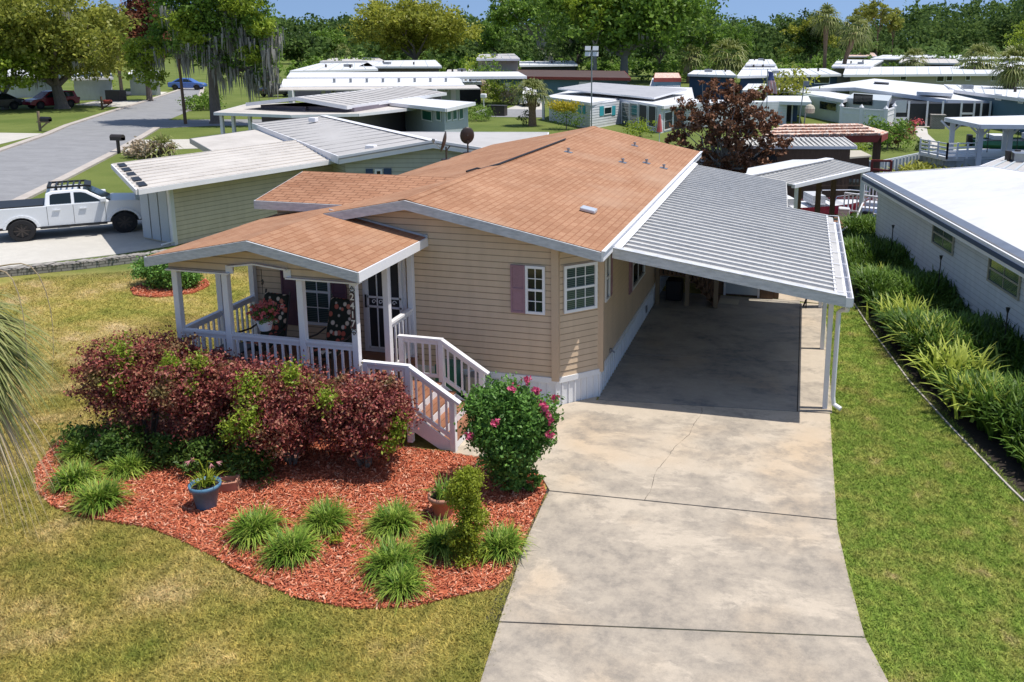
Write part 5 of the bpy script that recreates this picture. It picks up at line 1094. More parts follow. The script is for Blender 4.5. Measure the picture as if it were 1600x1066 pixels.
mb=MB(); mb.box((W.x-.07,W.y-.07,0),(W.x+.07,W.y+.07,1.95)); mb.build('corner_post','white',n1)
mb=MB(); p=G(244,347); mb.box((p.x-.06,p.y-.06,0),(p.x+.06,p.y+.06,2.0)); mb.build('post','white',n1)
p=W-Wd*.1-bk*.12; mb=MB(); mb.tube([(p.x,p.y,1.9),(p.x,p.y,.15),(p.x-.3,p.y-.2,.06)],.04,6); mb.build('downspout','white',n1)
Lc=G(530,245,2.35); Rg=G(677,220,2.9); Rb=G(505,181,2.9); Lb=G(395,193,2.35); Rc=Rg+(Rg-Lc); Rc.z=2.35; Rcb=Rb+(Rb-Lb); Rcb.z=2.35
roofslab(n1,[Lc,Rg,Rb,Lb],.07,'metal_roof','main_roof',None); roofslab(n1,[Rg,Rc,Rcb,Rb],.07,'metal_roof','main_roof',None)
mb=MB()
for a,b in ((Lc,Rg),(Rg,Rc),(Lc,Lb)):
    d=(b-a); nn=Vector((d.y,-d.x,0)).normalized(); nn=nn if nn.y<0 else -nn
    mb.prism([a+nn*.01-Vector((0,0,.26)),b+nn*.01-Vector((0,0,.26)),b+nn*.01+Vector((0,0,.03)),a+nn*.01+Vector((0,0,.03))],nn*.05)
mb.build('fascia','white',n1); mb=MB()
for a,b in ((Lc,Rg),(Rg,Rc)):
    d=(b-a); nn=Vector((d.y,-d.x,0)).normalized(); nn=nn if nn.y<0 else -nn
    mb.prism([a+nn*.065-Vector((0,0,.10)),b+nn*.065-Vector((0,0,.10)),b+nn*.065-Vector((0,0,.05)),a+nn*.065-Vector((0,0,.05))],nn*.01)
mb.build('fascia_line','metal',n1)
mb=MB(); mb.slab([Rg+Vector((-.12,-.1,.02)),Rg+Vector((.12,.1,.02)),Rb+Vector((.12,.1,.02)),Rb+Vector((-.12,-.1,.02))],.012); mb.build('ridge_cap','white',n1)
ribs(n1,Lc,Lb,Rb,Rg,14,'metal_roof',.04,.02)
x1=G(852,226,2.3); x2=G(856,207,2.3); roofslab(n1,[Rc+Vector((0,0,-.02)),x1,x2,Rcb+Vector((0,0,-.02))],.07,'metal_roof','side_roof','white',.12)
g0=Lc+(Lb-Lc).normalized()*.35; g1=Rc+(Rcb-Rc).normalized()*.35; gm=Rg+(Rb-Rg).normalized()*.35
mb=MB(); gl_=(g1-g0).length; dd=Vector((g1.x-g0.x,g1.y-g0.y,0)); 
lap(mb,V2(g0),V2(g1),[(.3,0),(dd.length-.3,0),(dd.length-.3,2.1),(dd.length/2,2.75),(.3,2.1)],.16,.02); mb.build('gable_wall','n1_sage',n1)
body(n1,[V2(g0+(g1-g0)*.05+(Lb-Lc).normalized()*.1),V2(g1-(g1-g0)*.05+(Lb-Lc).normalized()*.1),V2(g1+(Lb-Lc)*.95),V2(g0+(Lb-Lc)*.95)],2.05,'n1_sage','wall')
pxwin(n1,V2(g0),V2(g1),586,598,264,282,cols=1,fr=.07); pxpanel(n1,V2(g0),V2(g1),572,583,264,282,'navy','shutter'); pxpanel(n1,V2(g0),V2(g1),600,612,263,281,'navy','shutter')
r2=[G(298,217,2.1),G(335,238,2.1),G(462,221,2.15),G(398,203,2.15)]; roofslab(n1,r2,.06,'beige_roof','rear_carport_roof','metal',.2)
for (u,v) in ((490,196),(580,230),(548,219)): p=G(u,v,2.6); p.z=2.35+.55*min(1,abs((p-Lc).dot((Rg-Lc).normalized()))/(Rg-Lc).length); mb=MB(); mb.box((p.x-.18,p.y-.14,p.z-.05),(p.x+.18,p.y+.14,p.z+.16)); mb.build('roof_vent','white',n1,bevel=.03)
# N2: grey roofed house behind
n2=thing('house','house with overlapping grey and white flat roofs and green windows behind the sage house','house')
z=2.1
cr=[G(335,176,z),G(455,180,z),G(560,178,z),G(651,168,z),G(625,158,z),G(500,160,z),G(385,163,z)]
roofslab(n2,cr,.08,'beige_roof','carport_roof','white',.16)
e0=G(385,161,2.5);e1=G(462,152,3.0);e2=G(541,166,2.5);b1=G(630,135,3.0);b2=G(697,145,2.5);b0=b1+(e0-e1)
roofslab(n2,[e1,e2,b2,b1],.07,'metal_roof','main_roof','white',.2); roofslab(n2,[e0,e1,b1,(b0.x,b0.y,2.5)],.07,'metal_roof','main_roof','white',.2); ribs(n2,e2,b2,b1,e1,16,'metal_roof',.06,.03)
s_=[G(604,160,2.35),G(697,170,2.35),G(742,160,2.35),G(630,152,2.35)]; roofslab(n2,s_,.08,'white_roof','sunroom_roof','white',.2)
wa=G(632,160,2.25);wb=G(694,171,2.25);wc=G(731,162,2.25); wa.z=wb.z=wc.z=0; wd=wa+(wc-wb)
body(n2,[V2(wa),V2(wb),V2(wc),V2(wd)],2.2,'lt_gray')
for a in ((660,676,172,189),(682,690,172,189)): pxwin(n2,V2(wa),V2(wb),*a,pm='darkgreen',fr=.07)
for a in ((697,704,171,189),(706,713,170,188),(716,723,168,187)): pxwin(n2,V2(wb),V2(wc),*a,pm='darkgreen',fr=.07)
body(n2,[(e2.x+.2,e2.y+.6),(b2.x-.4,b2.y),(b1.x-1,b1.y),(e1.x,e1.y+1),(e0.x+.6,e0.y+.6)],2.35,'purple')
for u,v in ((346,178),(364,178),(390,179)): p=G(u,v,2.0); mb=MB(); mb.box((p.x-.09,p.y-.09,0),(p.x+.09,p.y+.09,2.0)); mb.build('post','white',n2)
bush('dark bush poking up between the beige roofs in front of the green windows',612,200,2.3,1.5,'l_dark',1400,.2)
# N3: long white-roofed pale green house
n3=thing('house','long pale green house with a white rounded roof and teal panel','house')
za=2.45
a0=G(437,133,za);a1=G(650,132,za);a2=G(722,124,za)
wl0=G(440,135,za);wl1=G(718,133,za)
wl0.z=wl1.z=0; u_=(wl1-wl0).normalized(); bk3=Vector((-u_.y,u_.x,0))
body(n3,[V2(wl0+u_*6),V2(wl1),V2(wl1+bk3*6.5),V2(wl0+bk3*6.5+u_*6)],2.4,'lt_green')
rf=[wl0+Vector((0,0,2.45))-bk3*.9,wl1*1+Vector((0,0,2.45))-bk3*.9+u_*.3,wl1+Vector((0,0,2.95))+bk3*3.2+u_*.3,wl0+Vector((0,0,2.95))+bk3*3.2]
roofslab(n3,rf,.1,'white_roof','roof','white',.25); rf2=[rf[3],rf[2],rf[2]+bk3*3.6-Vector((0,0,.5)),rf[3]+bk3*3.6-Vector((0,0,.5))]; roofslab(n3,rf2,.1,'white_roof','roof',None)
A3,B3=V2(wl0),V2(wl1)
for a in ((517,524,138,145),(583,600,137,147),(660,676,135,142),(694,701,136,143)): pxwin(n3,A3,B3,*a,pm='glass',fr=.08)
pxpanel(n3,A3,B3,704,712,134,158,'white','corner_panel',.03); pxpanel(n3,A3,B3,502,508,137,149,'white','corner_panel',.03)
fr_=wl0-bk3*3+u_*1; mb=MB(); q0=wl0-bk3*3.2; q1=wl0-bk3*3.2+u_*17; mb.slab([q0+Vector((0,0,2.3)),q1+Vector((0,0,2.3)),q1+bk3*3.2+Vector((0,0,2.45)),q0+bk3*3.2+Vector((0,0,2.45))],.1); mb.build('awning','beige_roof',n3)
for k in range(3): p=q0+u_*(1+k*6)+bk3*.1; mb=MB(); mb.box((p.x-.2,p.y-.2,0),(p.x+.2,p.y+.2,2.25)); mb.build('post','white',n3)
tl=wl0+bk3*6.7; mb=MB(); mb.prism([tl+Vector((0,0,2.2)),tl+u_*9+Vector((0,0,2.2)),tl+u_*9+Vector((0,0,2.9)),tl+Vector((0,0,2.9))],bk3*.2); mb.build('teal_panel','teal',n3)
up_=[tl+Vector((0,0,2.95)),tl+u_*23+Vector((0,0,2.95)),tl+u_*23+bk3*5+Vector((0,0,3.25)),tl+bk3*5+Vector((0,0,3.25))]; roofslab(n3,up_,.1,'white_roof','rear_roof','white',.25)
for k in range(8): p=rf[0].lerp(rf[1],.28+k*.09)+bk3*2; mb=MB(); mb.tube([p+Vector((0,0,.2)),p+Vector((0,0,.6))],.12,6); mb.build('roof_vent','metal',n3)
def roofbits(t,P2):
    A,B,C,D=[Vector(p) for p in P2]; mb=MB(); n=int(max(5,(B-A).length/1.6))
    for k in range(1,n): tt=k/n; p=A.lerp(B,tt); q=D.lerp(C,tt); mb.bar(p+Vector((0,0,.02)),q+Vector((0,0,.02)),.07,.05)
    mb.build('roof_seam','lt_gray',t)
    for k in range(3):
        c=A.lerp(B,rnd(.1,.9)).lerp(D.lerp(C,rnd(.1,.9)),rnd(.2,.8)); mb=MB()
        if k==0: mb.box((c.x-.45,c.y-.4,c.z-.1),(c.x+.45,c.y+.4,c.z+.35)); mb.build('air_unit','metal',t)
        else: mb.tube([c+Vector((0,0,-.1)),c+Vector((0,0,.4))],.12,7); mb.build('roof_vent','darkmetal',t)
# further roofs
def lowhouse(label,px,z,m,wall,u_off=0,h=None,fascia='white',wins=(),z2=None):
    """plan by four roof corners seen in the photograph: front left, front right, back right, back left"""
    t=thing('house',label,'house'); P=[G(u,v,z) for u,v in px]; 
    P2=[P[0],P[1],Vector((P[2].x,P[2].y,z2 or z)),Vector((P[3].x,P[3].y,z2 or z))]
    roofslab(t,P2,.12,m,'roof',fascia,.25); roofbits(t,P2); c=sum(P,Vector())/4; W_=[p.lerp(c,.06) for p in P]; body(t,[V2(p) for p in W_],z-.1,wall)
    a,b=V2(W_[0]),V2(W_[1])
    for w_ in wins: pxwin(t,a,b,*w_,fr=.08)
    return t
lowhouse('low white-roofed house with dark mauve walls beyond the rounded roof house',[(453,111),(590,108),(575,98),(500,99)],3.0,'white_roof','purple')
lowhouse('far pale roof behind the golden tree trunk',[(560,104),(690,104),(680,94),(580,95)],3.0,'white_roof','purple')
lowhouse('small far roof left of the golden tree',[(500,96),(600,95),(590,90),(520,91)],3.2,'beige_roof','purple')
lowhouse('grey-tan gabled house left of the bare pale trunk',[(745,92),(812,92),(803,84),(750,85)],4.2,'metal_roof','beige_wall',wins=((762,768,98,103),))
t=lowhouse('white porch annex with dark screens beside the bare trunk',[(812,102),(902,101),(895,95),(812,96)],3.0,'white_roof','screen')
lowhouse('flat pale carport roofs left of the brown-roofed building',[(696,118),(752,117),(748,108),(700,109)],2.6,'beige_roof','dark')
lowhouse('lower pale awning roof under the flat carport roofs',[(716,130),(752,129),(748,122),(716,122)],2.2,'lt_gray','dark')
b=thing('house','long low building with a dark brown roof and red fascia under the big oak','house'); z=2.6
P_=[G(775,119,z),G(985,122,z),G(975,111,z),G(790,109,z)]; roofslab(b,P_,.12,'brown_roof','roof','maroon',.3); c=sum(P_,Vector())/4; Wq=[p.lerp(c,.04) for p in P_]; body(b,[V2(p) for p in Wq],2.4,'slate')
for a in ((790,797,130,142),(812,822,128,140),(905,925,128,138)): pxpanel(b,V2(Wq[0]),V2(Wq[1]),*a,'white','window_panel')
lowhouse('small tan awning roofed house at the right foot of the big oak',[(1016,134),(1062,135),(1054,122),(1020,122)],2.0,'white_roof','beige_wall')
t=thing('house','little red-roofed building under the trees behind the tan awning','house'); P_=[G(1022,122,2.8),G(1064,122,2.8),G(1060,114,2.8),G(1024,114,2.8)]; roofslab(t,P_,.12,'tile','roof','maroon',.4); body(t,[V2(p) for p in P_],2.5,'slate')
# B4 white house with turquoise shutters
b4=thing('house','white house with turquoise shutters, screened room and raised dark grey roof','house')
z=1.95
R4=[G(853,151,z),G(923,161,z),G(967,154,z),G(1036,166,z),G(1085,160,z),G(1080,137,z),G(930,132,z)]
roofslab(b4,R4,.09,'white_roof','roof','white',.2)
D4=[G(872,138,2.45),G(1021,153,2.25),G(1072,139,2.45),G(929,129,2.75)]; roofslab(b4,D4,.12,'gray_roof','raised_roof','white',.12)
w0=G(858,153,z-.1);w1=G(922,163,z-.1);w2=G(970,157,z-.1);w3=G(1033,168,z-.1);w4=G(1050,165,z-.1)
for w_ in (w0,w1,w2,w3,w4): w_.z=0
u4=(w3-w2).normalized(); bk4=Vector((-u4.y,u4.x,0)); w4=w3+(w4-w3)*2.2
mb=MB(); lap(mb,V2(w0),V2(w1),[(0,0),((w1-w0).length,0),((w1-w0).length,1.85),(0,1.85)],.2,.02); lap(mb,V2(w1),V2(w2),[(0,0),((w2-w1).length,0),((w2-w1).length,1.85),(0,1.85)],.2,.02); mb.build('front_wall','white_sid',b4)
i1=w1+Vector((.0,.25,0)); body(b4,[V2(w0+Vector((0,.1,0))),V2(i1),V2(w2+Vector((-.05,.1,0))),V2(w3),V2(w4),V2(w4+bk4*9),V2(w0+bk4*6)],1.83,'white_sid')
pxwin(b4,V2(w1),V2(w2),943,955,167,179,fr=.06); pxpanel(b4,V2(w1),V2(w2),936.5,942.5,166,181,'turq','shutter'); pxpanel(b4,V2(w1),V2(w2),955.5,961,165.5,180,'turq','shutter')
pxpanel(b4,V2(w0),V2(w1),903,908,164,177,'turq','shutter'); pxpanel(b4,V2(w0),V2(w1),911,915,165,178,'turq','shutter')
pxwin(b4,V2(w2),V2(w3),972,984,160,197,pm='blind',rows=5,fr=.07); pxwin(b4,V2(w2),V2(w3),985,997,161,199,pm='blind',rows=5,fr=.07)
pxwin(b4,V2(w2),V2(w3),999,1012,163,197,pm='screen',fr=.07); pxwin(b4,V2(w2),V2(w3),1014,1026,165,199,pm='screen',fr=.07)
pxwin(b4,V2(w3),V2(w4),1037,1050,174,203,pm='screen',fr=.08,rows=2,name='door'); pxpanel(b4,V2(w3),V2(w4),1053,1068,170,205,'screen','screen_panel')
for (u,v) in ((849,190),(830,184)): p=G(u,152,z-.1); mb=MB(); mb.box((p.x-.1,p.y-.1,0),(p.x+.1,p.y+.1,1.85)); mb.build('post','white',b4)
t=bush('shrub with bright yellow blossom beside the white house wall',885,202,2.0,1.3,'l_mid',900,.14,'yellow_shrub'); leaves('blossom',blobpts([(-.4,-.3,1.75,1.0,.8,.35),(.5,-.3,1.7,.9,.7,.35)],1300,.4,20,.4),.16,'l_yellow',t)
bush('bright green bush against the screened room of the white house',1000,214,1.2,1.3,'l_bright',900,.14); bush('small dark shrub at the foot of the squat palm',822,196,1.1,.6,'l_dark',500,.12)
bush('round clipped green bush beside the grey utility box',744,189,1.4,1.5,'l_mid',1800,.14); bush('clipped boxy green hedge by the parked white van',786,160,2.2,2.6,'l_bright',2000,.22); bush('dry pink shrub behind the clipped hedge',800,164,1.8,1.6,'frond_dead',900,.22)
bush('dense green bush below the dead palm stump',762,150,4.,2.6,'l_mid',1800,.3); bush('brownish shrub at the end of the pale green house',735,158,2.6,1.8,'frond_dead',1400,.3); bush('leafy green tree-like bush left of the dead palm stump',752,140,5,2.4,'l_bright',1500,.35)
t=thing('utility_box','dark green utility box on the grass beside the round bush','utility box',V2(G(777,181))+(0,)); mb=MB(); mb.box((-.8,-.4,0),(.8,.4,.85)); mb.box((-.85,-.45,.85),(.85,.45,.92)); mb.build('cabinet','darkmetal',t)
t=thing('mailbox','white mailbox on a post beyond the round bush','mailbox',V2(G(756,168))+(0,)); mb=MB(); mb.bar((0,0,0),(0,0,1.),.1,.1); mb.build('post','white',t); mb=MB(); mb.box((-.3,-.2,.9),(.3,.2,1.35)); mb.build('box','white',t,bevel=.1)
t=thing('umbrella','closed red umbrella beside the screened room behind the roof','umbrella',V2(G(1030,224))+(0,)); mb=MB(); mb.lathe([(.0,1.9),(.07,1.8),(.16,1.0),(.2,.75),(.05,.7)],10); mb.build('canopy','petal_red',t); mb=MB(); mb.tube([(0,0,0),(0,0,1.9)],.03,6); mb.build('pole','white',t)
t=thing('light_pole','tall slim pole with a cluster of white floodlights','lamp post',V2(G(924,206))+(0,)); p=G(924,206); hp=H(p.x,p.y,78); mb=MB(); mb.tube([(0,0,0),(0,0,hp)],.05,8); mb.build('pole','metal',t)
for dx,dz_ in ((-.28,.1),(.28,.1),(-.28,-.3),(.28,-.3)): mb=MB(); mb.prism([(dx-.2,-.1,hp+dz_-.14),(dx+.2,-.1,hp+dz_-.14),(dx+.2,-.02,hp+dz_+.16),(dx-.2,-.02,hp+dz_+.16)],(0,.08,0)); mb.build('floodlight','white',t)
# B6 white-roofed house on the right
b6=thing('house','pale green and white house with bright white roof and dark screened porch across the canal','house')
z=1.95
p=[G(1237,142,z),G(1308,149,z),G(1338,146,z),G(1250,137,z)]; 
fe=[G(1336,138,2.7),G(1555,158,2.15)]
mainr=[G(1248,139,2.1),G(1337,137,2.4),G(1480,156,2.05),G(1560,159,1.9),G(1508,136,2.3),G(1366,123,3.0)]
roofslab(b6,[mainr[0],mainr[1],mainr[5]],.1,'white_roof','roof',None); roofslab(b6,[mainr[1],mainr[2],mainr[3],mainr[4],mainr[5]],.1,'white_roof','roof',None)
mb=MB()
for a,c in ((mainr[0],mainr[1]),(mainr[1],mainr[2]),(mainr[2],mainr[3])):
    d=(c-a); nn=Vector((d.y,-d.x,0)).normalized(); mb.prism([a+nn*.01-Vector((0,0,.3)),c+nn*.01-Vector((0,0,.3)),c+nn*.01+Vector((0,0,.02)),a+nn*.01+Vector((0,0,.02))],nn*.08)
mb.build('fascia','white',b6)
lf=[G(1236,142,z),G(1317,156,z),G(1338,150,z),G(1260,138,z)]; roofslab(b6,lf,.1,'white_roof','side_roof','white',.25)
a=G(1240,147,1.8);b_=G(1315,158,1.8);c_=G(1322,157,1.8);d_=G(1388,162,1.8);e_=G(1390,162,1.8);f_=G(1548,163,1.75)
for q in (a,b_,c_,d_,e_,f_): q.z=0
bk6=Vector((.12,1,0))
body(b6,[V2(a),V2(b_),V2(b_+bk6*6),V2(a+bk6*4)],1.85,'lt_green'); body(b6,[V2(c_),V2(d_),V2(d_+bk6*8),V2(c_+bk6*8)],2.0,'lt_gray')
body(b6,[V2(e_),V2(f_),V2(f_+bk6*7),V2(e_+bk6*7)],1.8,'screen','screened_porch')
pxwin(b6,V2(a),V2(b_),1281,1308,159,173,pm='glass',fr=.05,fm='lt_green'); pxwin(b6,V2(c_),V2(d_),1334,1364,147,164,cols=2,pm='glass',fr=.05,fm='darkmetal')
for u in (1386,1398,1419,1448,1472,1501,1521,1532,1546): pxpanel(b6,V2(e_),V2(f_),u-1.5,u+1.5,158,197,'white','porch_post',.03)
pxpanel(b6,V2(e_),V2(f_),1399,1416,157,176,'lt_gray','door_glass',.03); pxpanel(b6,V2(e_),V2(f_),1398,1418,183,196,'white','low_wall',.03); pxpanel(b6,V2(e_),V2(f_),1501,1520,176,179,'white','rail',.04)
hatch=G(1440,146,2.75); mb=MB(); q=[G(1432,148,2.3),G(1488,151,2.25),G(1490,145,2.3),G(1440,143,2.4)]; mb.slab([v+Vector((0,0,.25)) for v in q],.25); mb.build('roof_box','white',b6)
q=[G(1366,130,2.75),G(1389,132,2.7),G(1389,130,2.75),G(1366,128.5,2.8)]; mb=MB(); mb.slab([v+Vector((0,0,.06)) for v in q],.05); mb.build('roof_slot','darkmetal',b6)
cn=[G(1195,158,1.85),G(1267,160,1.85),G(1262,150,1.85),G(1200,150,1.85)]; roofslab(b6,cn,.1,'white_roof','canopy','white',.25)
ca,cb=G(1205,158,1.75),G(1247,160,1.75); ca.z=cb.z=0; pxpanel(b6,V2(ca),V2(cb),1218,1238,162,190,'screen','sliding_door',.0); pxpanel(b6,V2(ca),V2(cb),1239,1246,160,190,'navy','blue_door',.01)
for u in (1218,1228,1238): pxpanel(b6,V2(ca),V2(cb),u-1,u+1,160,194,'white','post',.04)
fp=[G(1313,199),G(1344,202),G(1382,205),G(1395,199)]; t=thing('vinyl_fence','white vinyl privacy fence with capped posts beside the pale house','fence')
mb=MB()
for a_,c2 in zip(fp,fp[1:]):
    mb.bar((a_.x,a_.y,.75),(c2.x,c2.y,.75),.06,1.35); mb.bar((a_.x,a_.y,1.5),(c2.x,c2.y,1.5),.12,.12); mb.bar((a_.x,a_.y,1.1),(c2.x,c2.y,1.1),.1,.08)
mb.build('panel','white',t)
for a_ in fp: mb=MB(); mb.box((a_.x-.13,a_.y-.13,0),(a_.x+.13,a_.y+.13,1.65)); mb.lathe([(.2,1.65),(.0,1.9)],4,(a_.x,a_.y,0)); mb.build('post','white',t)
p=G(1464,201); t=thing('stone_pillar','pale stone clad block pillar at the edge of the screened porch','pillar',V2(p)+(0,)); mb=MB(); mb.box((-.5,-.4,0),(.5,.4,1.0)); mb.box((-.55,-.45,1.0),(.55,.45,1.08)); mb.build('block','stone',t)
p=G(1445,193); t=thing('patio_table','dark patio table with chairs inside the screened porch','table',V2(p)+(0,)); mb=MB(); mb.box((-.9,-.5,.68),(.9,.5,.74)); mb.build('table_top','metal',t)
for sx in (-.7,.7): mb=MB(); mb.bar((sx,0,0),(sx,0,.7),.08,.08); mb.build('leg','metal',t)
for i,u in enumerate((1432,1458)):
    p=G(u,195); t=thing('patio_chair',('dark chair left of the patio table','dark chair right of the patio table')[i],'chair',V2(p)+(0,),0,'chairs at the patio table'); mb=MB(); mb.box((-.3,-.3,.4),(.3,.3,.46)); mb.build('seat','black',t); mb=MB(); mb.box((-.3,.25,.46),(.3,.3,1.0)); mb.build('backrest','black',t)
    for sx in(-.26,.26):
        for sy in (-.26,.26): mb=MB(); mb.bar((sx,sy,0),(sx,sy,.4),.05,.05); mb.build('leg','black',t)
# other right background houses
b7=lowhouse('navy blue house with a pale blue-grey roof behind the brown-leaved tree',[(1152,119),(1314,116),(1290,107),(1160,108)],2.9,'white_roof','navy',wins=((1242,1253,119,131),(1272,1296,120,131)))
lowhouse('dark blue house with grey roof partly behind the grey-green palm',[(1075,116),(1150,118),(1140,110),(1085,110)],2.8,'white_roof','navy')
lowhouse('white flat roof extension in front of the navy house',[(1160,141),(1235,141),(1240,131),(1170,131)],2.1,'white_roof','screen')
b8=lowhouse('long beige house with a pale grey roof behind the white-roofed house',[(1318,117),(1612,115),(1600,103),(1322,105)],2.9,'white_roof','beige_wall',wins=((1406,1416,118,126),(1463,1475,117,128),(1478,1488,117,127),(1508,1516,117,126),(1548,1560,117,127)))
b9=lowhouse('slate blue house with white roof at the right edge',[(1494,141),(1630,158),(1640,138),(1475,132)],2.5,'white_roof','slate'); P_=[G(1494,141,2.5),G(1630,158,2.5),G(1640,138,2.5),G(1475,132,2.5)]; c=sum(P_,Vector())/4; a_,c2=V2(P_[0].lerp(c,.06)),V2(P_[1].lerp(c,.06))
pxwin(b9,a_,c2,1556,1566,147,157,fr=.09); pxwin(b9,a_,c2,1592,1600,152,162,fr=.09)
lowhouse('row of far white roofs at the right, upper one',[(1360,92),(1600,92),(1600,86),(1380,86)],3.2,'white_roof','lt_gray')
lowhouse('far weathered grey roof behind the small palm',[(1405,98),(1500,99),(1490,90),(1410,90)],3.2,'beige_roof','screen')
lowhouse('far white roof with dark windows left of the three pines',[(1300,104),(1360,104),(1380,94),(1310,93)],3.2,'white_roof','beige_wall')
lowhouse('tan gabled roof far behind the leaning palm',[(1320,88),(1370,88),(1365,82),(1328,82)],3.4,'tile','beige_wall')
lowhouse('far white pyramid-like roof right of the green tree',[(1165,101),(1212,101),(1205,93),(1172,93)],3.4,'white_roof','lt_gray')
lowhouse('small far white roof in front of the pale pyramid-like one',[(1160,108),(1215,108),(1212,102),(1165,102)],3.,'white_roof','lt_gray')
lowhouse('far white roof at the right edge behind the broad palm',[(1500,104),(1620,106),(1620,97),(1510,96)],3.2,'white_roof','lt_gray')
# houses glimpsed at upper left
for lb,px,zz in (('white house glimpsed between the left oaks',[(112,122),(176,121),(172,113),(116,113)],2.4),('white walled house behind the jacaranda at the left edge',[(-30,120),(98,118),(92,108),(-20,108)],2.4),('white house beyond the far left lawn',[(200,117),(250,117),(246,110),(204,110)],2.4)):
    lowhouse(lb,px,zz,'white_roof','white_sid')
for i,(u,vb,vt,lb) in enumerate(((192,158,84,'brown wooden utility pole beside the green box'),(290,194,92,'slim dark utility pole at the street corner'))):
    p=G(u,vb); h=H(p.x,p.y,vt); t=thing('utility_pole',lb,'utility pole',(p.x,p.y,0),0,'utility poles along the left street'); mb=MB(); rr=(.2,.13)[i]; mb.tube([(0,0,0),(-.02*h,0,h)],[rr,rr*.7],8); mb.build('pole',('pole_wood','wood')[i],t)
p=G(182,158); t=thing('utility_box','dark green utility box at the foot of the wooden pole','utility box',(p.x,p.y,0)); mb=MB(); mb.box((-.9,-.5,0),(.9,.5,1.15)); mb.build('cabinet','darkmetal',t,bevel=.04)
def mailbox(u,v,vt,pm,bm,lb,dx=.35):
    p=G(u,v); h=H(p.x,p.y,vt); t=thing('mailbox',lb,'mailbox',(p.x,p.y,0),0,'mailboxes along the street'); mb=MB(); mb.bar((0,0,0),(0,0,h*(1 if dx else .85)),.13,.13); mb.build('post',pm,t)
    mb=MB(); z=h*.62 if dx else h*.9; mb.tube([(dx-.3 if dx else -.38,0,z),(dx+.45 if dx else .38,0,z)],.17 if dx else .18,10); mb.box((dx-.3 if dx else -.38,-.16,z-.17),(dx+.45 if dx else .38,.16,z)); mb.build('box',bm,t)
    if dx: mb=MB(); mb.bar((-.2,0,z-.22),(dx+.4,0,z-.22),.1,.08); mb.bar((0,0,z-.7),(dx+.2,0,z-.25),.08,.08); mb.build('arm',pm,t)
mailbox(63,205,174,'post_wood','black','black mailbox on a tan wooden post at the left lawn',.5); mailbox(160,171,151,'wood','maroon','red mailbox on a dark wooden post by the far kerb',.6); mailbox(186,240,212,'darkmetal','darkmetal','dark mailbox on a thin post beside the near kerb',0)
# poles at centre right
for (u,v,vt,lb) in ((1247,232,132,'tall thin white pole rising from the tiled dock roof'),(1252,252,165,'slim pole with a white bird house behind the carport')):
    p=G(u,v); h=H(p.x,p.y,vt); t=thing('pole',lb,'pole',(p.x,p.y,0)); mb=MB(); mb.tube([(0,0,-.6),(.0,0,h*.5),(.04*h,0,h)],.035,6); mb.build('shaft','metal',t)
    mb=MB()
    if vt==165: mb.lathe([(.0,h*.86),(.25,h*.87),(.28,h*.95),(.2,h),(0,h+.1)],10,(.3,0,0)); mb.build('bird_house','beige_wall',t)
    else: mb.box((-.05+.04*h,-.12,h-.1),(.3+.04*h,.12,h+.2)); mb.build('lamp_head','metal',t)
p=G(1197,215); h=H(p.x,p.y,108); t=thing('flagpole','flag with red and white stripes on a pole behind the brown-leaved tree','flag',(p.x,p.y,0)); mb=MB(); mb.tube([(0,0,0),(-.1,0,h)],.035,6); mb.build('pole','metal',t)
mb=MB(); vs=[];fs=[]
for i in range(9):
    for j in range(5): vs.append((j*.10+.05*math.sin(i*.8+j)+.35*(i/8.)**1.5*j/4,.06*math.sin(j*1.7+i*.5),-i*.18-.02*j))
for i in range(8):
    for j in range(4): fs.append((i*5+j,i*5+j+1,(i+1)*5+j+1,(i+1)*5+j))
mb.add(vs,fs); o=mb.build('flag','flag',t,loc=(-.08,0,h-.15)); s_m=o.modifiers.new('s','SOLIDIFY'); s_m.thickness=.01
# white house on the right
wr=thing('house','white sided house with big white roof and dark blue eave stripe at right edge','house')
z=2.25; P1=G(1350,273,z); P2=G(1600,411,z); dr_=(P2-P1).normalized(); nr_=Vector((dr_.y,-dr_.x,0)); P3=P1+dr_*17.5
rgf=G(1542,260,2.85); rgn=rgf+dr_*17.5
roofslab(wr,[P1,P3,rgn,rgf],.1,'wr_roof','roof',None)
sl2=Vector((3.6,.6,-.55)); roofslab(wr,[rgf,rgn,rgn+sl2,rgf+sl2],.1,'wr_roof','roof',None)
mb=MB(); mb.prism([P1+nr_*.0+Vector((0,0,-.26)),P3+Vector((0,0,-.26)),P3+Vector((0,0,.02)),P1+Vector((0,0,.02))],nr_*.05); 
def endf(a,b): mb.prism([a+Vector((0,.0,-.22)),b+Vector((0,.0,-.22)),b+Vector((0,0,.02)),a+Vector((0,0,.02))],(0,.05,0))
endf(P1,rgf); endf(rgf,rgf+sl2); mb.build('fascia','white',wr)
mb=MB(); mb.prism([P1+nr_*.052+Vector((0,0,-.17)),P3+nr_*.052+Vector((0,0,-.17)),P3+nr_*.052+Vector((0,0,-.07)),P1+nr_*.052+Vector((0,0,-.07))],nr_*.02); mb.build('fascia_stripe','navy_stripe',wr)
mb=MB(); mb.slab([P1-nr_*.02+Vector((0,0,.05)),P3-nr_*.02+Vector((0,0,.05)),P3-nr_*.25+Vector((0,0,.09)),P1-nr_*.25+Vector((0,0,.09))],.05); mb.build('roof_edge','metal',wr)
WA=P1-nr_*.35+dr_*.5; WB=P3-nr_*.35; WA.z=WB.z=0; Lw=(WB-WA).length
mb=MB(); lap(mb,V2(WA),V2(WB),[(0,0),(Lw,0),(Lw,2.1),(0,2.1)],.13,.016); lap(mb,V2(WA-nr_*6.5),V2(WA),[(0,0),(6.5,0),(6.5,2.1),(3.2,2.6),(0,2.1)],.13,.016); mb.build('wall','white_sid',wr)
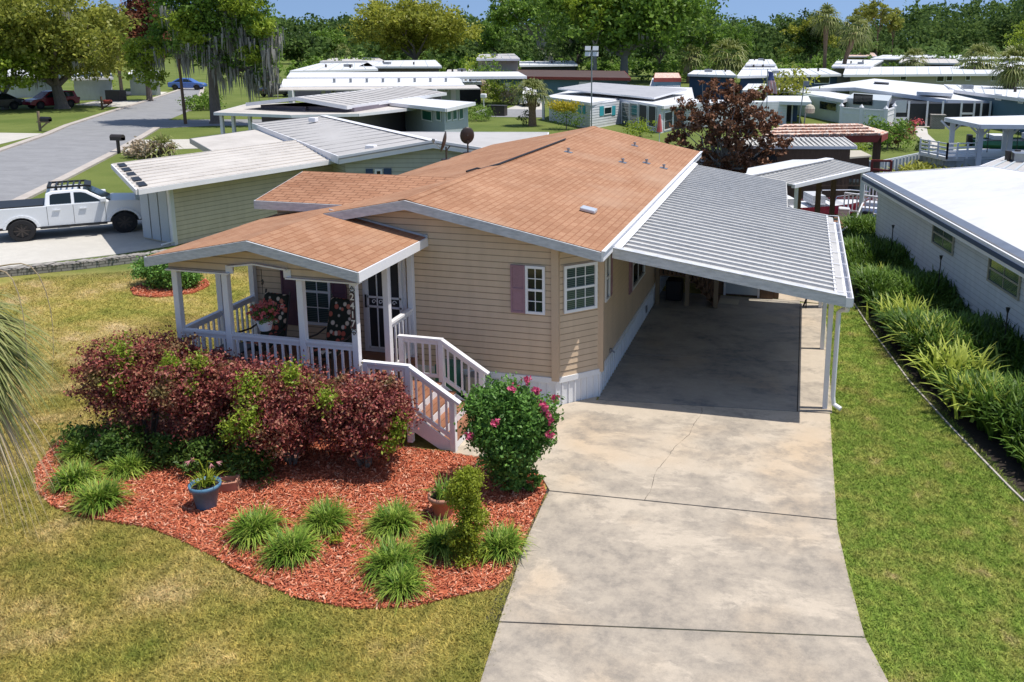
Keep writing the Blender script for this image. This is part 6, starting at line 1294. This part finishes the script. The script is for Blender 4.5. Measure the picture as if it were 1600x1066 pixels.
body(wr,[V2(WA-nr_*.03+dr_*.03),V2(WB-nr_*.03),V2(WB-nr_*6.4),V2(WA-nr_*6.4+dr_*.03)],2.08,'white_sid','inner_wall')
def rwin(u0,u1,v00,v01):
    a=onwall(u0,v00,V2(WA),V2(WB)); b=onwall(u0,v01,V2(WA),V2(WB)); c=onwall(u1,(v00+v01)/2,V2(WA),V2(WB)); s0=(Vector((a.x,a.y,0))-WA).length; s1=(Vector((c.x,c.y,0))-WA).length
    return frame_window(wr,V2(WA),V2(WB),s0,s1,b.z,a.z,2,1,.04,.018,'window','beige_wall','blind',True)
rwin(1461,1494,343,381); rwin(1549,1599,396,441)
q=[G(1535,261,2.2),G(1600,285,2.2),G(1680,270,2.2),G(1600,234,2.2)]; t=lowhouse('low grey metal roof just behind the white house at the right edge',[(1530,261),(1625,272),(1640,240),(1595,236)],1.9,'metal_roof','white_sid')
for i,(u,v,vt,lb) in enumerate(((1393,385,350,'thin black garden stake at the far end of the ferns'),(1467,440,397,'thin black garden stake in the middle of the ferns'),(1571,520,478,'thin black garden stake near the right edge'))):
    wp=onwall(u,v,V2(WA+nr_*.35),V2(WB+nr_*.35)); h=onwall(u,vt,V2(WA+nr_*.35),V2(WB+nr_*.35)).z; mb=MB(); mb.tube([(0,0,0),(0,0,h-.1)],.014,6); mb.tube([(0,0,h-.1),(0,0,h)],[.02,.045],8); o=mb.build('garden_stake','black'); o.location=(wp.x,wp.y,0); tag(o,lb,'garden stake','garden stakes along the white house')
# ---------------------------------------------------------------- docks and boats
dk1=thing('dock_roof','gabled ribbed aluminium roof over a boat dock just behind the carport','dock roof')
r0=Vector((1.75,12.65,2.4));r1=Vector((4.35,17.48,2.4));n0=Vector((3.14,13.26,2.1));n1_=Vector((5.66,17.86,2.1));f0_=Vector((1.59,16.62,2.1));f1_=Vector((3.07,19.35,2.1)); f00=Vector((-.6,12.6,2.1))
roofslab(dk1,[n0,n1_,r1,r0],.04,'pan','near_slope',None); roofslab(dk1,[r0,r1,f1_,f0_],.04,'white_roof','far_slope',None); ribs(dk1,n0,n1_,r1,r0,20,'pan_rib',.035,.03)
mb=MB(); d=(n1_-n0).normalized(); mb.bar(n0+Vector((.04,-.02,-.04)),n1_+Vector((.04,-.02,-.04)),.12,.12); mb.build('gutter','white',dk1); mb=MB(); mb.bar(r0+Vector((0,0,.03)),r1+Vector((0,0,.03)),.3,.03); mb.build('ridge_cap','white',dk1)
for p_ in (n1_-d*.35,n0+d*.3): mb=MB(); mb.box((p_.x-.06,p_.y-.06,-.6),(p_.x+.06,p_.y+.06,2.0)); mb.build('post','white',dk1)
for k,tt in enumerate((.12,.35,.6,.8)): p_=r0.lerp(r1,tt)+Vector((.7,.9,0)); mb=MB(); mb.box((p_.x-.09,p_.y-.09,-.6),(p_.x+.09,p_.y+.09,2.1)); mb.build('post','wood',dk1)
mb=MB(); q_=n1_-d*.3+Vector((.05,-.05,0)); mb.tube([(q_.x,q_.y,1.95),(q_.x,q_.y,.9),(q_.x-.3,q_.y-1.2,.5),(q_.x-1.3,q_.y-4.5,.35)],.035,6); mb.build('downspout','white',dk1)
def boat(name,label,x,y,rz,L,W_,hull,deck,z=-.45,canopy=False):
    t=thing(name,label,'boat',(x,y,z),rz); mb=MB(); vs=[]; st_=9
    prof=[]
    for i in range(st_):
        f=i/(st_-1); X=-L/2+L*f; wd=W_/2*(1-max(0,(f-.55)/.45)**2*.95); kz=.35*max(0,(f-.6)/.4)**2; top=.75+.2*f*f
        prof.append([(X,0,kz),(X,wd*.75,.12+kz),(X,wd,.5),(X,wd*.98,top),(X,-wd*.98,top),(X,-wd,.5),(X,-wd*.75,.12+kz)])
    for p_ in prof: vs+=p_
    fs=[]
    for i in range(st_-1):
        for k in range(7):
            if k==3: continue
            fs.append((i*7+k,i*7+(k+1)%7,(i+1)*7+(k+1)%7,(i+1)*7+k))
    fs.append(tuple(range(7))); fs.append(tuple(range((st_-1)*7,st_*7))[::-1]); mb.add(vs,fs); mb.build('hull',hull,t,smooth=False)
    mb=MB(); 
    for i in range(st_-1): a_=prof[i];b_=prof[i+1]; mb.add([Vector(a_[3])*1-Vector((0,.05,.08)),Vector(a_[4])+Vector((0,.05,-.08)),Vector(b_[4])+Vector((0,.05,-.08)),Vector(b_[3])-Vector((0,.05,.08))],[(0,1,2,3)])
    mb.build('deck',deck,t); mb=MB(); mb.box((-.3,-W_*.3,.8),(.2,W_*.3,1.15)); mb.prism([(.2,-W_*.3,1.1),(.5,-W_*.3,.85),(.5,W_*.3,.85),(.2,W_*.3,1.1)],(0,0,.02)); mb.build('console','white_sid',t); mb=MB(); mb.box((-L*.35,-W_*.32,.8),(-L*.22,W_*.32,1.05)); mb.build('bench','white_sid',t)
    mb=MB(); 
    for s in(-1,1):
        mb.tube([(L*.1,s*W_*.42,.9),(L*.12,s*W_*.42,1.15),(L*.35,s*W_*.25,1.2),(L*.48,0,1.2)],.02,5)
    mb.build('rail','chrome',t); mb=MB(); mb.box((-L/2-.35,-.2,.3),(-L/2-.02,.2,1.05)); mb.build('outboard_motor','black',t,bevel=.08); return t
p=G(1275,322,-.1); p2_=G(1330,310,-.1); a_=math.atan2(p2_.y-p.y,p2_.x-p.x); boat('motor_boat','red motor boat with chrome rails moored under the dock roof',4.0,20.6,R_(20),4.6,1.8,'red_car','white_sid',z=-.5)
t=thing('dock','brown plank dock landing with white railings between the carport and the white house','dock'); mb=MB(); 
for k in range(16): mb.box((3.9+k*.14,17.2,-.02),(4.03+k*.14,19.0,.06))
for k in range(12): mb.box((5.6+k*.14,19.6,.2),(5.73+k*.14,22.6,.26))
mb.box((3.9,17.2,-.5),(6.1,17.3,-.03)); mb.build('decking','wood_deck',t)
def rail2(par,a,b,z0,h,n,m='white'):
    mb=MB(); a=Vector(a+(z0,));b=Vector(b+(z0,)); up=Vector((0,0,1)); mb.bar(a+up*h,b+up*h,.09,.05); mb.bar(a+up*.12,b+up*.12,.05,.05)
    for k in range(n+1): p_=a.lerp(b,k/n); mb.bar(p_+up*.1,p_+up*h,.05,.03)
    return mb.build('railing',m,par)
rail2(t,(5.0,18.9),(7.3,17.6),.25,.75,16); rail2(t,(5.8,21.5),(7.6,21.0),.25,.75,14); rail2(t,(3.9,24),(6.,24.6),.3,.8,14,'wood')
tag(MB().prism([(0,0,0),(1.2,.1,0),(1.3,.9,0),(.2,1.,0)],(0,0,.10)).build('blue_tarp','blue_car',loc=(5.5,18.2,.1)),'bright blue tarp folded on the dock','tarp')
boat('row_boat','small blue boat floating beside the dock landing',6.2,19.9,R_(75),2.6,1.1,'blue_car','blue_car',z=-.6)
tag(MB().box((-.2,-.2,0),(.2,.2,.45)).build('dock_box','white_sid',loc=(5.0,18.6,.06),bevel=.04),'white dock box at the corner of the plank landing','box')
# ribbed roof & brown shed
t=thing('boathouse','dark brown boathouse with a ribbed pale metal roof behind the brown-leaved tree','boathouse'); z=1.85
P_=[G(1128,228,z),G(1338,229,z),G(1318,215,z+.3),G(1200,215,z+.3)]; P_[3]=G(1120,216,z+.3); roofslab(t,P_,.06,'pan','roof','white',.12); ribs(t,P_[0],P_[1],P_[2],P_[3],26,'pan_rib',.05,.04)
c=sum(P_,Vector())/4; body(t,[V2(p.lerp(c,.08)) for p in P_],1.75,'wood',z0=-.6); mb=MB(); a_=P_[0].lerp(c,.08);b_=P_[1].lerp(c,.08); mb.prism([(a_.x+.3,a_.y-.02,.9),(b_.x-.6,b_.y-.02,.9),(b_.x-.6,b_.y-.02,1.5),(a_.x+.3,a_.y-.02,1.5)],(0,.01,0)); mb.build('opening','dark',t)
t=thing('boathouse','dock shelter with weathered clay tile roof and dark red fascia','boathouse'); z=1.75; P_=[G(1190,213,z),G(1378,210,z),G(1388,206,z),G(1340,193,z+.35),G(1225,194,z+.35)]; mb=MB(); mb.slab(P_,.06); rt=mb.build('roof','tile',t)
mb=MB()
for r_ in range(4):
    a_=P_[0].lerp(P_[4],r_/4+.04);b_=P_[1].lerp(P_[3],r_/4+.04); n_=34
    for k in range(n_): p_=a_.lerp(b_,(k+.5)/n_); mb.box((p_.x-.085+rnd(-.02,.02),p_.y-.2,p_.z+.01),(p_.x+.07,p_.y+.25,p_.z+.05+rnd(0,.03)))
mb.build('tile_course','tile',t)
mb=MB(); a_,b_=P_[0],P_[1]; mb.prism([a_-Vector((0,.03,.42)),b_-Vector((.2,.03,.42)),b_-Vector((0,.03,.05)),a_-Vector((0,.03,.05))],(0,.06,0)); b2_=P_[2]; mb.prism([b_-Vector((0,0,.42)),b2_-Vector((0,0,.38)),b2_-Vector((0,0,.05)),b_-Vector((0,0,.05))],(0,.05,0)); mb.build('fascia','maroon',t)
for u,v in ((1372,240),(1215,236)): p=G(u,214,1.5); mb=MB(); mb.box((p.x-.2,p.y+.1,-.7),(p.x+.2,p.y+.5,1.6)); mb.build('post','wood',t)
t=thing('wooden_gangway','tan sloping gangway and brown railing beside the dark boathouse','gangway'); p=[G(1312,235,1.2),G(1322,246,1.1),G(1362,243,1.0),G(1345,235,1.1)]; mb=MB(); mb.slab(p,.08); mb.build('boards','beige_wall',t); mb=MB(); 
a_=G(1362,262,.2); b_=G(1392,264,.2); mb.bar((a_.x,a_.y,.55),(b_.x,b_.y,.6),.1,.1); mb.bar((a_.x,a_.y,.1),(b_.x,b_.y,.1),.1,.1); mb.bar((a_.x,a_.y,-.5),(a_.x,a_.y,.6),.12,.12); mb.bar((b_.x,b_.y,-.5),(b_.x,b_.y,.6),.12,.12); mb.build('railing','maroon',t)
mb=MB(); a_=G(1310,250,.4); b_=G(1358,252,.4); mb.bar((a_.x,a_.y,.1),(b_.x,b_.y,.1),.15,1.3); mb.build('side_wall','wood',t)
# gazebo boat shelter
gz=thing('boat_shelter','white flat-roofed boat shelter with braced posts on the canal at the right','boat shelter'); z=2.15
Rz_=[G(1477,184,z),G(1532,195,z),G(1690,196,z),G(1700,178,z)]; roofslab(gz,Rz_,.1,'white_roof','roof','white',.22)
fl=[G(1437,244,.0),G(1478,251,.0),G(1700,247,.0),G(1700,236,.0),G(1500,236,.0)]; 
mb=MB(); mb.slab([Vector((p.x,p.y,.15)) for p in (G(1437,241),G(1478,250),G(1700,247),G(1700,240),G(1520,236))],.22); mb.build('deck','white_sid',gz)
ps=[(1482,206),(1530,243),(1576,243),(1640,243)]
for i,(u,v) in enumerate(((1485,238),(1529,247),(1575,246),(1650,245),(1527,236),(1568,236))):
    p=G(u,v,.15); mb=MB(); mb.box((p.x-.13,p.y-.13,-.8),(p.x+.13,p.y+.13,2.0)); 
    for s in (-1,1): mb.bar((p.x,p.y,1.35),(p.x+s*.65,p.y+.1,1.98),.1,.1)
    mb.build('post','white',gz)
for a_,b_ in (((1437,241),(1479,249)),((1479,249),(1526,247))):
    A_=G(*a_,.15);B_=G(*b_,.15); mb=MB()
    for hh in (.22,.42,.62,.85): mb.bar(A_+Vector((0,0,hh)),B_+Vector((0,0,hh)),.05,.1 if hh<.8 else .06)
    for k in range(4): p=A_.lerp(B_,k/3); mb.bar(p,p+Vector((0,0,.9)),.1,.1)
    mb.build('railing','white',gz)
q=G(1590,240,-.2); boat('bass_boat','long dark green boat on a lift inside the white shelter',q.x+1,q.y+1.6,R_(8),7.0,2.2,'darkgreen','dkcar',z=-.25)
for u,lb in ((1542,'thin dark fishing rod standing left in the boat'),(1588,'thin dark fishing rod standing right in the boat')):
    p=G(u,238,.3); mb=MB(); mb.tube([(0,0,0),(0,0,1.5)],.025,5); o=mb.build('fishing_rod','black'); o.location=(p.x,p.y,.3); tag(o,lb,'fishing rod','fishing rods on the dark boat')
for u,v,m,lb in ((1413,212,'darkgreen','round dark green planter hanging on the far lawn'),(1427,210,'petal_red','red flower bush at the start of the garden path')):
    bush(lb,u,v,1.2,.55,'petal_red' if m=='petal_red' else 'l_dark',500,.14)
bush('reddish tipped shrub behind the tiled dock roof',1403,232,1.6,.7,'l_dead',700,.16); bush('large green shrub on the canal bank beside the tiled roof',1386,234,2.1,1.5,'l_mid',1500,.2)
bush('yellow-green shrub growing behind the flag',1222,178,4.2,2.6,'l_gold',1700,.32); bush('green bushes beside the gangway',1330,244,1.,1.0,'l_bright',700,.15)
bush('tuft of reeds at the end of the seawall',1440,248,1.2,.5,'l_dark',500,.14,z=-.5)
t=tag(bladeclump('canal_reeds',900,.9,14,.05,'l_gold',None,.8),'brownish reeds in the shallow water below the seawall','reeds',kind='stuff'); p=G(1402,258,-.6); t.location=(p.x,p.y,-.65); t.scale=(1.2,.6,.6)
# ---------------------------------------------------------------- vehicles
def arc(cx,cz,r,a0,a1,n=9): return [(cx+r*math.cos(R_(a0+(a1-a0)*k/n)),cz+r*math.sin(R_(a0+(a1-a0)*k/n))) for k in range(n+1)]
def wheel(par,x,y,r,w,side):
    mb=MB(); n=26; yy=y
    prof=[(r*.62,-w/2),(r*.94,-w/2),(r,-w*.36),(r,w*.36),(r*.94,w/2),(r*.62,w/2)]; vs=[];fs=[]
    for rr,o in prof:
        for k in range(n): a=2*math.pi*k/n; vs.append((x+rr*math.cos(a),yy+o,r+rr*math.sin(a)))
    for i in range(5):
        for k in range(n): fs.append((i*n+k,i*n+(k+1)%n,(i+1)*n+(k+1)%n,(i+1)*n+k))
    mb.add(vs,fs); wh=mb.build('wheel','tire',par); mb=MB(); mb.tube([(x,yy-w*.3,r),(x,yy+w*.3,r)],r*.62,n)
    for k in range(8): a=k*math.pi/4; mb.bar((x,yy+side*w*.33,r),(x+r*.6*math.cos(a),yy+side*w*.33,r+r*.6*math.sin(a)),.05,.04,up=(0,1,0),mi=1)
    mb.tube([(x,yy+side*w*.3,r),(x,yy+side*w*.45,r)],.05,8,mi=1); mb.build('rim',['black','darkmetal'],wh); return wh
def cabin(par,pts,yb,yt,z0,z1,m):
    """side profile pts (x,z); half width tapers from yb at z0 to yt at z1"""
    f=lambda z: yb+(yt-yb)*(z-z0)/(z1-z0); n=len(pts); mb=MB(); mb.add([(x,-f(z),z) for x,z in pts]+[(x,f(z),z) for x,z in pts],[tuple(range(n)),tuple(range(n,2*n))[::-1]]+[(i+n,(i+1)%n+n,(i+1)%n,i) for i in range(n)]); return mb.build('cabin',m,par,bevel=.03),f
def truck():
    a=G(37,378);b=G(197,364); h=(b-a).normalized(); lft=Vector((-h.y,h.x,0)); c=(a+b)/2+lft*.74; t=thing('pickup_truck','white crew cab pickup truck with black roof rack on the neighbouring driveway','pickup truck',(c.x,c.y,.02),math.atan2(h.y,h.x)); t.scale=(1,1,.93)
    wb=(b-a).length/2; r=.38
    P=[(-wb-1.02,.55),(-wb-1.05,.8),(-wb-1.0,1.17),(-.72,1.17),(-.70,1.19),(1.0,1.19),(1.15,1.22),(1.85,1.17),(2.25,1.08),(2.36,.95),(2.38,.7),(2.28,.52)]
    P+=[(wb+.46,.50)]+arc(wb,.40,.44,12,168)+[(wb-.47,.46),(-wb+.47,.46)]+arc(-wb,.40,.44,12,168)+[(-wb-.47,.5)]
    mb=MB(); n=len(P); mb.prism([(x,-.80,z) for x,z in P],(0,1.6,0)); mb.build('body','truck_white',t,bevel=.035)
    mb=MB(); mb.box((-wb-.9,-.76,.42),(2.0,.76,.62)); mb.build('chassis','black',t)
    cb,f=cabin(t,[(-.78,1.16),(-.72,1.58),(-.55,1.66),(.22,1.67),(.42,1.62),(1.10,1.18)],.79,.63,1.16,1.67,'truck_white')
    for s in (-1,1):
        for pts in ([(-.62,1.22),(-.60,1.52),(-.52,1.56),(-.02,1.575),(-.02,1.22)],[(.07,1.22),(.07,1.575),(.28,1.565),(.40,1.53),(.86,1.22)]):
            mb=MB(); mb.prism([(x,s*(f(z)+.008),z) for x,z in pts],(0,s*.004,0)); mb.build('window','glass',cb)
        mb=MB(); mb.box((.80,s*.80,1.20),(.98,s*.98,1.36)); mb.build('mirror','truck_white',t,bevel=.03)
        for x in (-.55,.20): mb=MB(); mb.bar((x,s*.825,1.02),(x+.2,s*.825,1.02),.025,.035,up=(0,1,0)); mb.build('handle','truck_white',t)
        for x in (-.72,-.0+.02,.93): mb=MB(); mb.box((x-.005,s*.8005,.50),(x+.005,s*.803,1.16)); mb.build('door_seam','darkmetal',t)
        for x in (-wb,wb):
            wheel(t,x,s*.72,r,.24,s); q=arc(x,.40,.47,8,172,12); mb=MB()
            for (x0,z0),(x1,z1) in zip(q,q[1:]): mb.bar((x0,s*.80,z0),(x1,s*.80,z1),.075,.06,up=(0,1,0))
            mb.build('fender_flare','truck_white',t)
        mb=MB(); mb.bar((-.95,s*.86,.42),(.95,s*.86,.42),.05,.05); 
        mb.build('side_step','black',t); 
        for x in (-.3,.55): mb=MB(); mb.box((x-.17,s*.84,.37),(x+.17,s*.97,.40)); mb.build('step_pad','metal',t)
        mb=MB(); mb.box((2.03,s*.62,.90),(2.35,s*.808,1.03)); mb.build('headlight','lensc',t,bevel=.03); mb=MB(); mb.box((1.97,s*.70,.90),(2.05,s*.812,1.0)); mb.build('side_lamp','amber',t)
        mb=MB(); mb.box((-wb-1.06,s*.62,.85),(-wb-.98,s*.81,1.12)); mb.build('tail_light','red_car',t)
    mb=MB(); mb.prism([(.50,-.62,1.60),(1.09,-.72,1.21),(1.09,.72,1.21),(.50,.62,1.60)],(.012,0,.012)); mb.build('windscreen','glass',cb)
    mb=MB(); mb.box((2.33,-.6,.62),(2.395,.6,1.02)); mb.build('grille','black',t,bevel=.02); mb=MB(); mb.box((2.25,-.78,.45),(2.49,.78,.64)); mb.build('bumper','black',t,bevel=.04); mb=MB(); mb.box((-wb-1.18,-.75,.5),(-wb-1.03,.75,.68)); mb.build('bumper','chrome',t,bevel=.03)
    mb=MB(); mb.box((-wb-.98,-.74,1.171),(-.80,.74,1.215)); mb.build('bed_cover','black',t,bevel=.015)
    mb=MB(); 
    for y in (-.58,.58): mb.bar((-.62,y,1.78),(.42,y,1.78),.04,.07)
    for k in range(7): x=-.58+k*.165; mb.bar((x,-.58,1.79),(x,.58,1.79),.05,.025,up=(0,0,1))
    mb.prism([(.42,-.58,1.74),(.58,-.52,1.70),(.58,.52,1.70),(.42,.58,1.74)],(0,0,.07)); mb.prism([(-.62,-.6,1.74),(-.66,-.6,1.74),(-.66,.6,1.74),(-.62,.6,1.74)],(0,0,.08)); 
    for x in(-.4,.25):
        for y in (-.56,.56): mb.bar((x,y,1.64),(x,y,1.76),.06,.04)
    mb.build('roof_rack','black',t)
truck()
def car(name,label,cat,u,v,u2,v2,m,L=4.2,Hh=1.5,suv=False,near=.72):
    """near side wheels at two pixel positions (rear, front)"""
    a=G(u,v);b=G(u2,v2); h=(b-a).normalized(); lft=Vector((-h.y,h.x,0)); c=(a+b)/2+lft*near; t=thing(name,label,cat,(c.x,c.y,.02),math.atan2(h.y,h.x)); k=L/4.4; wb=1.32*k; r=.34
    P=[(-2.15*k,.4),(-2.2*k,.75),(-2.1*k,.98),(-1.6*k,1.02),(1.05*k,.98),(1.9*k,.86),(2.15*k,.7),(2.18*k,.4),(wb+.42,.3)]+arc(wb,.33,.40,10,170)+[(wb-.42,.26),(-wb+.42,.26)]+arc(-wb,.33,.40,10,170)+[(-wb-.42,.3)]
    mb=MB(); mb.prism([(x,-.86,z) for x,z in P],(0,1.72,0)); mb.build('body',m,t,bevel=.06)
    cp_=[(-2.0*k if suv else -1.75*k,.97),(-1.85*k if suv else -1.0*k,Hh-.05),(-1.3*k if suv else -.7*k,Hh),(.2*k,Hh),(.4*k,Hh-.06),(1.15*k,.96)]
    cb,f=cabin(t,cp_,.84,.64,.97,Hh,m)
    for s in (-1,1):
        for pts in ([(cp_[0][0]+.3,1.04),(cp_[1][0]+.22,Hh-.12),(-.35*k,Hh-.1),(-.35*k,1.04)],[(-.28*k,1.04),(-.28*k,Hh-.1),(.22*k,Hh-.12),(.88*k,1.04)]): mb=MB(); mb.prism([(x,s*(f(z)+.01),z) for x,z in pts],(0,s*.004,0)); mb.build('window','glass',cb)
        for x in (-wb,wb): wheel(t,x,s*.76,r,.2,s)
        mb=MB(); mb.box((2.0*k,s*.55,.68),(2.19*k,s*.84,.8)); mb.build('headlight','lensc',t); mb=MB(); mb.box((-2.2*k,s*.6,.75),(-2.14*k,s*.86,.95)); mb.build('tail_light','red_car',t)
    return t
car('parked_car','dark red hatchback parked behind the oak trunk on the far left driveway','car',112,168,62,171,'red_car',4.6,1.6,True,near=-.72)
car('parked_car','black car in deep shade at the far left beside the red one','car',14,172,-20,174,'dkcar',4.6,1.5,near=-.72)
car('parked_car','blue car on the far end of the left street','car',282,141,300,141,'blue_car',4.5,1.5,near=.7)
car('parked_car','black car parked by the white posts of the pale green house','car',428,152,450,151,'dkcar',4.4,1.5)
car('parked_car','white van parked at the brown-roofed building left of the squat palm','van',808,163,822,168,'white',4.6,2.0,True)
#END
# ------------------------------------------------------------------ light
w=bpy.data.worlds.new('World'); S.world=w; w.use_nodes=True; nt=w.node_tree; bg=nt.nodes['Background']
sk=nt.nodes.new('ShaderNodeTexSky'); sk.sky_type='NISHITA'; sk.sun_disc=False; sk.sun_elevation=R_(69.5); sk.sun_rotation=R_(80); sk.air_density=1.0; sk.dust_density=.6; sk.ozone_density=2.0
tc=nt.nodes.new('ShaderNodeTexCoord'); va=nt.nodes.new('ShaderNodeVectorMath'); va.operation='ADD'; va.inputs[1].default_value=(0,0,.30); vn=nt.nodes.new('ShaderNodeVectorMath'); vn.operation='NORMALIZE'
nt.links.new(tc.outputs['Generated'],va.inputs[0]); nt.links.new(va.outputs[0],vn.inputs[0]); nt.links.new(vn.outputs[0],sk.inputs[0]); nt.links.new(sk.outputs[0],bg.inputs[0]); bg.inputs[1].default_value=.15
sl=bpy.data.lights.new('sun','SUN'); so=bpy.data.objects.new('sun',sl); COL.objects.link(so); sl.energy=4.6; sl.angle=R_(.5); sl.color=(1,.955,.89)
so.rotation_euler=Vector((-.80,-.14,-2.2)).to_track_quat('-Z','Y').to_euler(); so.location=(10,0,30)
S.view_settings.view_transform='Standard'; S.view_settings.look='None'; S.view_settings.gamma=1; S.view_settings.exposure=0.12
S.render.engine='CYCLES'
